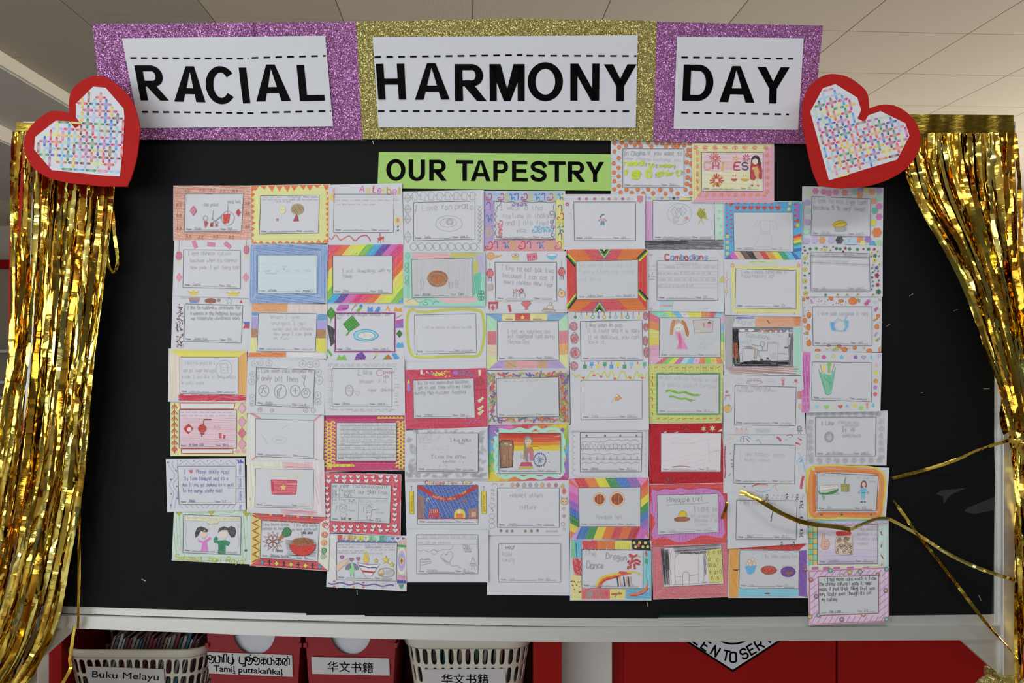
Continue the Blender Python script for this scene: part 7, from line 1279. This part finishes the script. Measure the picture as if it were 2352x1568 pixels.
# ---------------------------------------------------------------- text on the storage labels
def text2d(body,off=0.0):
    cu=bpy.data.curves.new('label_text','FONT'); cu.body=body; cu.size=1.0; cu.offset=off; cu.resolution_u=4
    ob=bpy.data.objects.new('label_text',cu); col.objects.link(ob); dg=bpy.context.evaluated_depsgraph_get(); dg.update()
    me=ob.evaluated_get(dg).to_mesh(); v=[(q.co.x,q.co.y) for q in me.vertices]; fs=[tuple(p.vertices) for p in me.polygons]
    ob.evaluated_get(dg).to_mesh_clear(); bpy.data.objects.remove(ob); bpy.data.curves.remove(cu); return v,fs
def textquad(mb,body,quad,dep,off=0.0):
    v,fs=text2d(body,off)
    if not v: return
    x0=min(a for a,b in v); x1=max(a for a,b in v); y0=min(b for a,b in v); y1=max(b for a,b in v); (a,b,c_,d)=quad; o_=[]
    for x,y in v:
        u=(x-x0)/(x1-x0); t_=1-(y-y0)/(y1-y0)
        px=(a[0]*(1-u)+b[0]*u)*(1-t_)+(d[0]*(1-u)+c_[0]*u)*t_; py=(a[1]*(1-u)+b[1]*u)*(1-t_)+(d[1]*(1-u)+c_[1]*u)*t_
        o_.append(P(px,py,dep))
    mb.add(o_,fs)
# ---------------------------------------------------------------- baskets, bins and books in the bookcase
def cell(mb,pos,u0,u1,v0,v1,hu,hv,p=2.0,n=16):
    "one lattice cell with a rounded hole; pos(u,v) gives the 3-D point"
    cu,cv=(u0+u1)/2,(v0+v1)/2; ou=[];iu=[]
    for k in range(n):
        a=2*math.pi*(k+.5)/n; ca,sa=math.cos(a),math.sin(a); m=1/max(abs(ca),abs(sa)); ou.append(pos(cu+(u1-u0)/2*ca*m,cv+(v1-v0)/2*sa*m))
        r=(abs(ca)**p+abs(sa)**p)**(-1/p); iu.append(pos(cu+hu*ca*r,cv+hv*sa*r))
    # corners of the cell
    for k in range(n):
        j=(k+1)%n; b=len(mb.v); mb.v+= [ou[k],ou[j],iu[j],iu[k]]; mb.f.append((b,b+1,b+2,b+3))
    for su,sv,k in ((1,1,n//8-1),(-1,1,3*n//8-1),(-1,-1,5*n//8-1),(1,-1,7*n//8-1)):
        b=len(mb.v); mb.v+=[ou[k],pos(cu+su*(u1-u0)/2,cv+sv*(v1-v0)/2),ou[(k+1)%n]]; mb.f.append((b,b+1,b+2))
def basket(label,cx,cy,w_,dp,zb,zt,nx,ny,rows,rim,hole,rimh):
    e=empty('storage_basket',(cx,cy,zb)); tag(e,label,'basket'); r=.07; H=zt-zb
    per=[]
    def corner(x,y,a0):
        for k in range(7): a=math.radians(a0+15*k); per.append((x+r*math.cos(a),y+r*math.sin(a)))
    hw,hd=w_/2,dp/2
    corner(hw-r,-hd+r,-90); corner(hw-r,hd-r,0); corner(-hw+r,hd-r,90); corner(-hw+r,-hd+r,180); per.append(per[0])
    L=[0]
    for a,b in zip(per,per[1:]): L.append(L[-1]+math.dist(a,b))
    T=L[-1]
    def pos(u,v,grow=0.0):
        s=(u%T); j=0
        while L[j+1]<s: j+=1
        t_=(s-L[j])/max(1e-9,L[j+1]-L[j]); x=per[j][0]+(per[j+1][0]-per[j][0])*t_; y=per[j][1]+(per[j+1][1]-per[j][1])*t_
        k=.80+.20*v/H; k*=(1+grow); return Vector((x*k,y*k,v))
    mb=MB(); n=nx; du=T/n
    vs_=[i*(H-.03)/rows for i in range(rows+1)]
    for i in range(n):
        for j in range(rows):
            if j==0: mb.add([pos(i*du,vs_[0]),pos((i+1)*du,vs_[0]),pos((i+1)*du,vs_[1]),pos(i*du,vs_[1])],[(0,1,2,3)])
            else: cell(mb,pos,i*du,(i+1)*du,vs_[j],vs_[j+1],du*hole,(vs_[j+1]-vs_[j])*.42,6 if rim=='thin' else 3.4)
    mb.build('lattice_wall',M['cream_plastic'],e,solid=.003)
    mb=MB(); pr=[]; N=90; prof=[(0,H-.03),(.035,H-.035),(.05,H-.03+0*rimh),(.052,H-.008),(.03,H),(-.01,H),(-.012,H-.03)] if rim=='thick' else [(0,H-.03),(.03,H-.022),(.032,H-.006),(.01,H),(-.012,H-.004),(-.012,H-.03)]
    m=len(prof)
    for i in range(N): pr+= [pos(T*i/N,v,g) for g,v in prof]
    mb.v=pr; mb.f=[(i*m+k,((i+1)%N)*m+k,((i+1)%N)*m+(k+1)%m,i*m+(k+1)%m) for i in range(N) for k in range(m)]
    mb.build('rim',M['cream_plastic'],e,smooth=True)
    b=MB(); N=40; b.v=[pos(T*i/N,.002) for i in range(N)]+[pos(T*i/N,.005) for i in range(N)]; b.f=[tuple(range(N)),tuple(range(N,2*N))]+[(i,(i+1)%N,(i+1)%N+N,i+N) for i in range(N)]; b.build('base',M['cream_plastic'],e)
    return e
SHZ=0.2955
DB=0.325
lab=mat('label_paper',(0.66,0.64,0.64),0.6,var=.05,scale=12)
def storage_label(parent,q,dep,texts):
    mb=MB().prism([P(x,y,dep) for x,y in q],.0006); o_=mb.build('paper_label',lab,parent); o_.matrix_parent_inverse=Matrix.Translation(parent.location).inverted()
    tb=MB()
    for body,quad,off in texts: textquad(tb,body,quad,dep-.0006,off)
    t_=obj('label_text',tb.v,tb.f,M['black_ink'],o_); return o_
xa=P(135,784,DB).x; xb=P(470,784,DB).x
zt1=P(0,1490,DB).z; b1=basket('cream slatted basket of thin books labelled Buku Melayu',(xa+xb)/2,DB+.15,xb-xa,.30,SHZ,zt1,54,3,4,'thin',.36,0)
storage_label(b1,[(199,1530),(376,1536),(378,1572),(203,1568)],DB+.0015,[('Buku Melayu',((212,1540),(365,1547),(364,1567),(211,1560)),0.0)])
xa=P(918,784,DB).x; xb=P(1226,784,DB).x; zt2=P(0,1470,DB).z
b2=basket('cream basket with round slots and a wide rim, labelled in Chinese',(xa+xb)/2,DB+.16,(xb-xa)*.955,.28,SHZ,zt2,44,3,4,'thick',.31,0)
storage_label(b2,[(975,1537),(1159,1535),(1163,1584),(976,1584)],DB+.026,[('华文书籍',((1014,1547),(1122,1547),(1122,1571),(1014,1571)),.006)])
def red_bin(label,x0,x1,ytop,lq,texts):
    d=DB-.005; a=P(x0,ytop,d); b=P(x1,ytop,d); w_=b.x-a.x; H=a.z-SHZ
    e=empty('book_bin',((a.x+b.x)/2,d+.14,SHZ)); tag(e,label,'bin','red plastic book bins')
    hw=w_/2; dp=.13; tp=.86; th=.004
    # front wall with a round scoop cut out of its top edge
    sc_=[(math.cos(math.radians(k))*hw*.46,H-.075*math.sin(math.radians(k))*1.0) for k in range(0,181,12)]
    front=[(-hw*tp,0),(hw*tp,0),(hw,H)]+[(x,z) for x,z in sc_]+[(-hw,H)]
    MB().prism([Vector((x,-dp+(0.012*(1-z/H)),z)) for x,z in front],th).build('front_wall',M['red_plastic'],e)
    for s in (-1,1):
        MB().add([(s*hw*tp,-dp+.012,0),(s*hw,-dp,H),(s*hw,dp,H),(s*hw*tp,dp-.012,0)],[(0,1,2,3)]).build('side_wall',M['red_plastic'],e,solid=th)
    MB().add([(-hw*tp,dp-.012,0),(hw*tp,dp-.012,0),(hw,dp,H),(-hw,dp,H)],[(0,1,2,3)]).build('back_wall',M['red_plastic'],e,solid=th)
    MB().box((-hw*tp,-dp+.012,0),(hw*tp,dp-.012,.004)).build('base',M['red_plastic'],e)
    for s in (-1,1): MB().box((s*hw-.006,-dp-.006,H-.05),(s*hw+.006,dp,H-.035)).build('rim_ledge',M['red_plastic'],e,bevel=.002)
    storage_label(e,lq,d+.0085,texts)
    k=MB().box((e.location.x-hw*.62,d+.03,SHZ+.006),(e.location.x+hw*.62,d+.05,SHZ+H-.004)).build('white_folder',M['paper']); tag(k,'white folder showing through the scoop of the '+('Tamil' if x0<600 else 'Chinese')+' labelled red bin','folder','white folders in the red bins')
    return e
def tamil(mb,quad,dep):
    "the Tamil line, drawn glyph by glyph with round pen strokes"
    gl={'tha':[[(0,3),(0,6),(3,6),(3,3),(1,3),(1,4.6)],[(3,4.4),(5,5.4),(5,1.6),(3,0),(1,.6)]],'ma':[[(0,6),(0,1),(4,1),(4,6),(2.6,6)],[(4,4.6),(6,5),(6.4,1)]],'i':[[(0,1),(0,7),(1.4,8),(2.6,7),(2.6,1)]],
        'zha':[[(0,6),(0,1),(4,1),(4,6)],[(4,4),(5.4,2.6),(4,0),(2,-1.2)]],'dot':[[(0,8),(.6,8.4)]],'pu':[[(0,6),(0,1),(5,1),(5,6)],[(5,1),(5,-1.4),(3,-1.4)]],'ka':[[(0,6),(5,6)],[(2.6,6),(2.6,0)],[(2.6,4),(.6,4),(0,2.4),(1,1),(2.6,2.4)],[(2.6,4.4),(5,4.4),(5,1.6),(3.8,1)]],
        'nga':[[(0,6),(0,1),(3,1),(3,6),(1.6,6)],[(3,4),(5.6,4),(5.6,1)]],'la':[[(0,1),(0,5),(2,6),(3,4.4),(1.6,3),(1.6,1),(4,1),(4,6),(6,6),(6,1)]]}
    seq=['tha','ma','i','zha','dot-',' ','pu','tha','dot-','tha','ka','nga','dot-','ka','la','dot-']; cx=0; st_=[]
    for g in seq:
        if g==' ': cx+=3.4; continue
        if g=='dot-': st_.append([(cx-3.2,7.6),(cx-2.6,8)]); continue
        w_=max(p[0] for s in gl[g] for p in s)
        for s in gl[g]: st_.append([(cx+x,y) for x,y in s])
        cx+=w_+1.5
    (a,b,c_,d)=quad
    for s in st_:
        p=spline(s,4) if len(s)>2 else s; q=[]
        for x,y in p:
            u=x/cx; t_=1-(y+1)/9; q.append((( a[0]*(1-u)+b[0]*u)*(1-t_)+(d[0]*(1-u)+c_[0]*u)*t_,(a[1]*(1-u)+b[1]*u)*(1-t_)+(d[1]*(1-u)+c_[1]*u)*t_))
        for (x0,y0),(x1,y1) in zip(q,q[1:]):
            l_=math.hypot(x1-x0,y1-y0) or 1; nx,ny=-(y1-y0)/l_*1.25,(x1-x0)/l_*1.25; ex,ey=(x1-x0)/l_*.5,(y1-y0)/l_*.5
            mb.add([P(xx,yy,dep) for xx,yy in ((x0-ex+nx,y0-ey+ny),(x1+ex+nx,y1+ey+ny),(x1+ex-nx,y1+ey-ny),(x0-ex-nx,y0-ey-ny))],[(0,1,2,3)])
bn=red_bin('red plastic book bin labelled in Tamil script',474,688,1452,[(476,1497),(671,1504),(672,1554),(480,1546)],[('Tamiḻ puttakaṅkaḷ',((491,1526),(650,1535),(650,1553),(491,1546)),.012)])
tb=MB(); tamil(tb,((478,1500),(668,1507),(668,1532),(478,1525)),DB+.0032)
for ch_ in bn.children:
    if ch_.name.startswith('paper_label'): obj('label_text',tb.v,tb.f,M['black_ink'],ch_)
red_bin('red plastic book bin labelled in Chinese',700,908,1452,[(715,1508),(894,1512),(895,1551),(717,1547)],[('华文书籍',((752,1518),(857,1521),(857,1545),(752,1542)),.006)])
RB=random.Random(3)
def book(x,y,zb,th,hgt,dp,lean,cl,label,group):
    c_,s_=math.cos(lean),math.sin(lean); mb=MB(); v=[]
    for yy in (0,dp):
        for u,z in ((0,0),(th,0),(th,hgt),(0,hgt)): v.append((u*c_+z*s_,yy,-u*s_+z*c_+th*s_))
    e=empty('book',(x,y,zb)); tag(e,label,'book',group)
    mb.add(v,[(0,1,2,3),(7,6,5,4),(0,4,5,1),(1,5,6,2),(2,6,7,3),(3,7,4,0)]); mb.build('cover',cl,e)
    p=MB(); v=[]
    for yy in (.002,dp-.002):
        for u,z in ((th*.25,.002),(th*.75,.002),(th*.75,hgt+.0008),(th*.25,hgt+.0008)): v.append((u*c_+z*s_,yy,-u*s_+z*c_+th*s_))
    p.add(v,[(0,1,2,3),(7,6,5,4),(0,4,5,1),(1,5,6,2),(2,6,7,3),(3,7,4,0)]).build('page_block',M['paper'],e)
bcol=[mat('book_cover_%d'%i,c_,.4) for i,c_ in enumerate([(.25,.27,.25),(.08,.1,.1),(.25,.03,.04),(.45,.44,.42),(.03,.15,.22),(.3,.25,.17),(.12,.06,.07),(.5,.5,.5),(.05,.12,.08)])]
bname=['grey-green','black','red','pale grey','teal blue','tan','maroon','white','dark green']
def pick(s):
    i=RB.randrange(len(bcol)); return bcol[i],s%bname[i]
x=b1.location.x-.168
while x<b1.location.x+.10:
    th=RB.uniform(.004,.010); book(x,DB+.075,SHZ+.008,th,RB.uniform(.250,.272),.15,.30,*pick('thin %s picture book leaning in the basket labelled Buku Melayu'),'books in the Buku Melayu basket'); x+=th+.0035
x=b2.location.x-.145
while x<b2.location.x+.12:
    th=RB.uniform(.006,.014); book(x,DB+.07,SHZ+.006,th,RB.uniform(.258,.282),.18,.08,*pick('%s picture book standing in the wide rimmed cream basket'),'books in the wide rimmed basket'); x+=th+.005
# ---------------------------------------------------------------- diamond emblem on the cupboard
sg=empty('diamond_sign',(0,0,0)); tag(sg,'white diamond sign with black edge reading KEEN TO SERVE on the red cupboard','sign')
SD=.431; cx,cy=1683,1419; hw,hh=192,124
def rh(k): return [(cx,cy-hh*k),(cx+hw*k,cy),(cx,cy+hh*k),(cx-hw*k,cy)]
MB().prism([P(x,y,SD) for x,y in rh(1)],.003).build('black_edge',M['black_ink'],sg)
MB().prism([P(x,y,SD-.0006) for x,y in rh(.955)],.001).build('white_face',M['paper'],sg)
em=MB()
for q in ring(0,0,68,68,4,4,0,360,48): em.add([P(cx+x,1412+y,SD-.0012) for x,y in q],[(0,1,2,3)])
for q in ring(0,0,60,60,2,2,0,360,48): em.add([P(cx+x,1412+y,SD-.0012) for x,y in q],[(0,1,2,3)])
em.build('ring_emblem',M['black_ink'],sg)
tx=MB()
for ch_,px,py,an in (('K',1582,1452,35),('E',1602,1468,35),('E',1621,1482,34),('N',1643,1495,31),('T',1668,1505,12),('O',1684,1509,0),('S',1709,1501,-22),('E',1726,1491,-30),('R',1744,1480,-33),('V',1763,1466,-36),('E',1781,1450,-36)):
    ca,sa=math.cos(math.radians(an)),math.sin(math.radians(an))
    for s in GL[ch_]:
        q=[(px+(a-2)*3.3*ca-(-(b-3)*3.6)*sa,py+(a-2)*3.3*sa+(-(b-3)*3.6)*ca) for a,b in s]
        if len(q)>3 and ch_ in 'OSR': q=spline(q,3)
        for (x0,y0),(x1,y1) in zip(q,q[1:]):
            l_=math.hypot(x1-x0,y1-y0) or 1; nx,ny=-(y1-y0)/l_*2,(x1-x0)/l_*2; ex,ey=(x1-x0)/l_*1.4,(y1-y0)/l_*1.4
            tx.add([P(xx,yy,SD-.0013) for xx,yy in ((x0-ex+nx,y0-ey+ny),(x1+ex+nx,y1+ey+ny),(x1+ex-nx,y1+ey-ny),(x0-ex-nx,y0-ey-ny))],[(0,1,2,3)])
tx.build('lettering',M['black_ink'],sg)
# ---------------------------------------------------------------- stray staples and a gold bow at the post
for x,y,a,L_ in ((857,327,70,9),(836,323,0,12),(2093,677,-30,10),(2195,712,-22,10),(2040,747,-28,10),(820,1361,88,11),(1487,1387,80,10),(2251,1373,70,14),(2266,892,-5,14),(330,1332,25,10),(2117,902,-10,7)):
    ca,sa=math.cos(math.radians(a))*L_/2,math.sin(math.radians(a))*L_/2; nx,ny=-sa/L_*1.3,ca/L_*1.3
    s_=MB().prism([P(xx,yy,-.0042) for xx,yy in ((x-ca-nx,y-sa-ny),(x+ca-nx,y+sa-ny),(x+ca+nx,y+sa+ny),(x-ca+nx,y-sa+ny))],.0014).build('staple',M['staple']); tag(s_,'bare steel staple left in the black backing paper','staple','stray staples')
gb=empty('gold_bow',(0,0,0)); tag(gb,'gold glitter ribbon bow tied round the aluminium board post','bow')
def lobe(px,py,rx,ry,d,name):
    v=[];fs=[]; n,m=16,10
    for j in range(m+1):
        for i in range(n):
            a=2*math.pi*i/n; b=math.pi*j/m; r=math.sin(b)*(1+.06*math.sin(5*a)); v.append(P(px+rx*r*math.cos(a),py-ry*math.cos(b),d+.04*r*math.sin(a)))
    fs=[(j*n+i,j*n+(i+1)%n,(j+1)*n+(i+1)%n,(j+1)*n+i) for j in range(m) for i in range(n)]
    return obj(name,v,fs,M['glitter_gold'],gb,True)
lobe(2268,1590,32,40,-.075,'loop'); lobe(2366,1590,34,38,-.075,'loop')
a=P(2297,1600,-.034); b=P(2339,1554,-.034); MB().box((a.x,-.034,a.z),(b.x,.045,b.z)).build('band',M['glitter_gold'],gb,bevel=.003)
strand([(2269,1552,-.09),(2270,1545,-.09),(2268,1538,-.085)],5,gb,'ribbon_tail',.2,6)
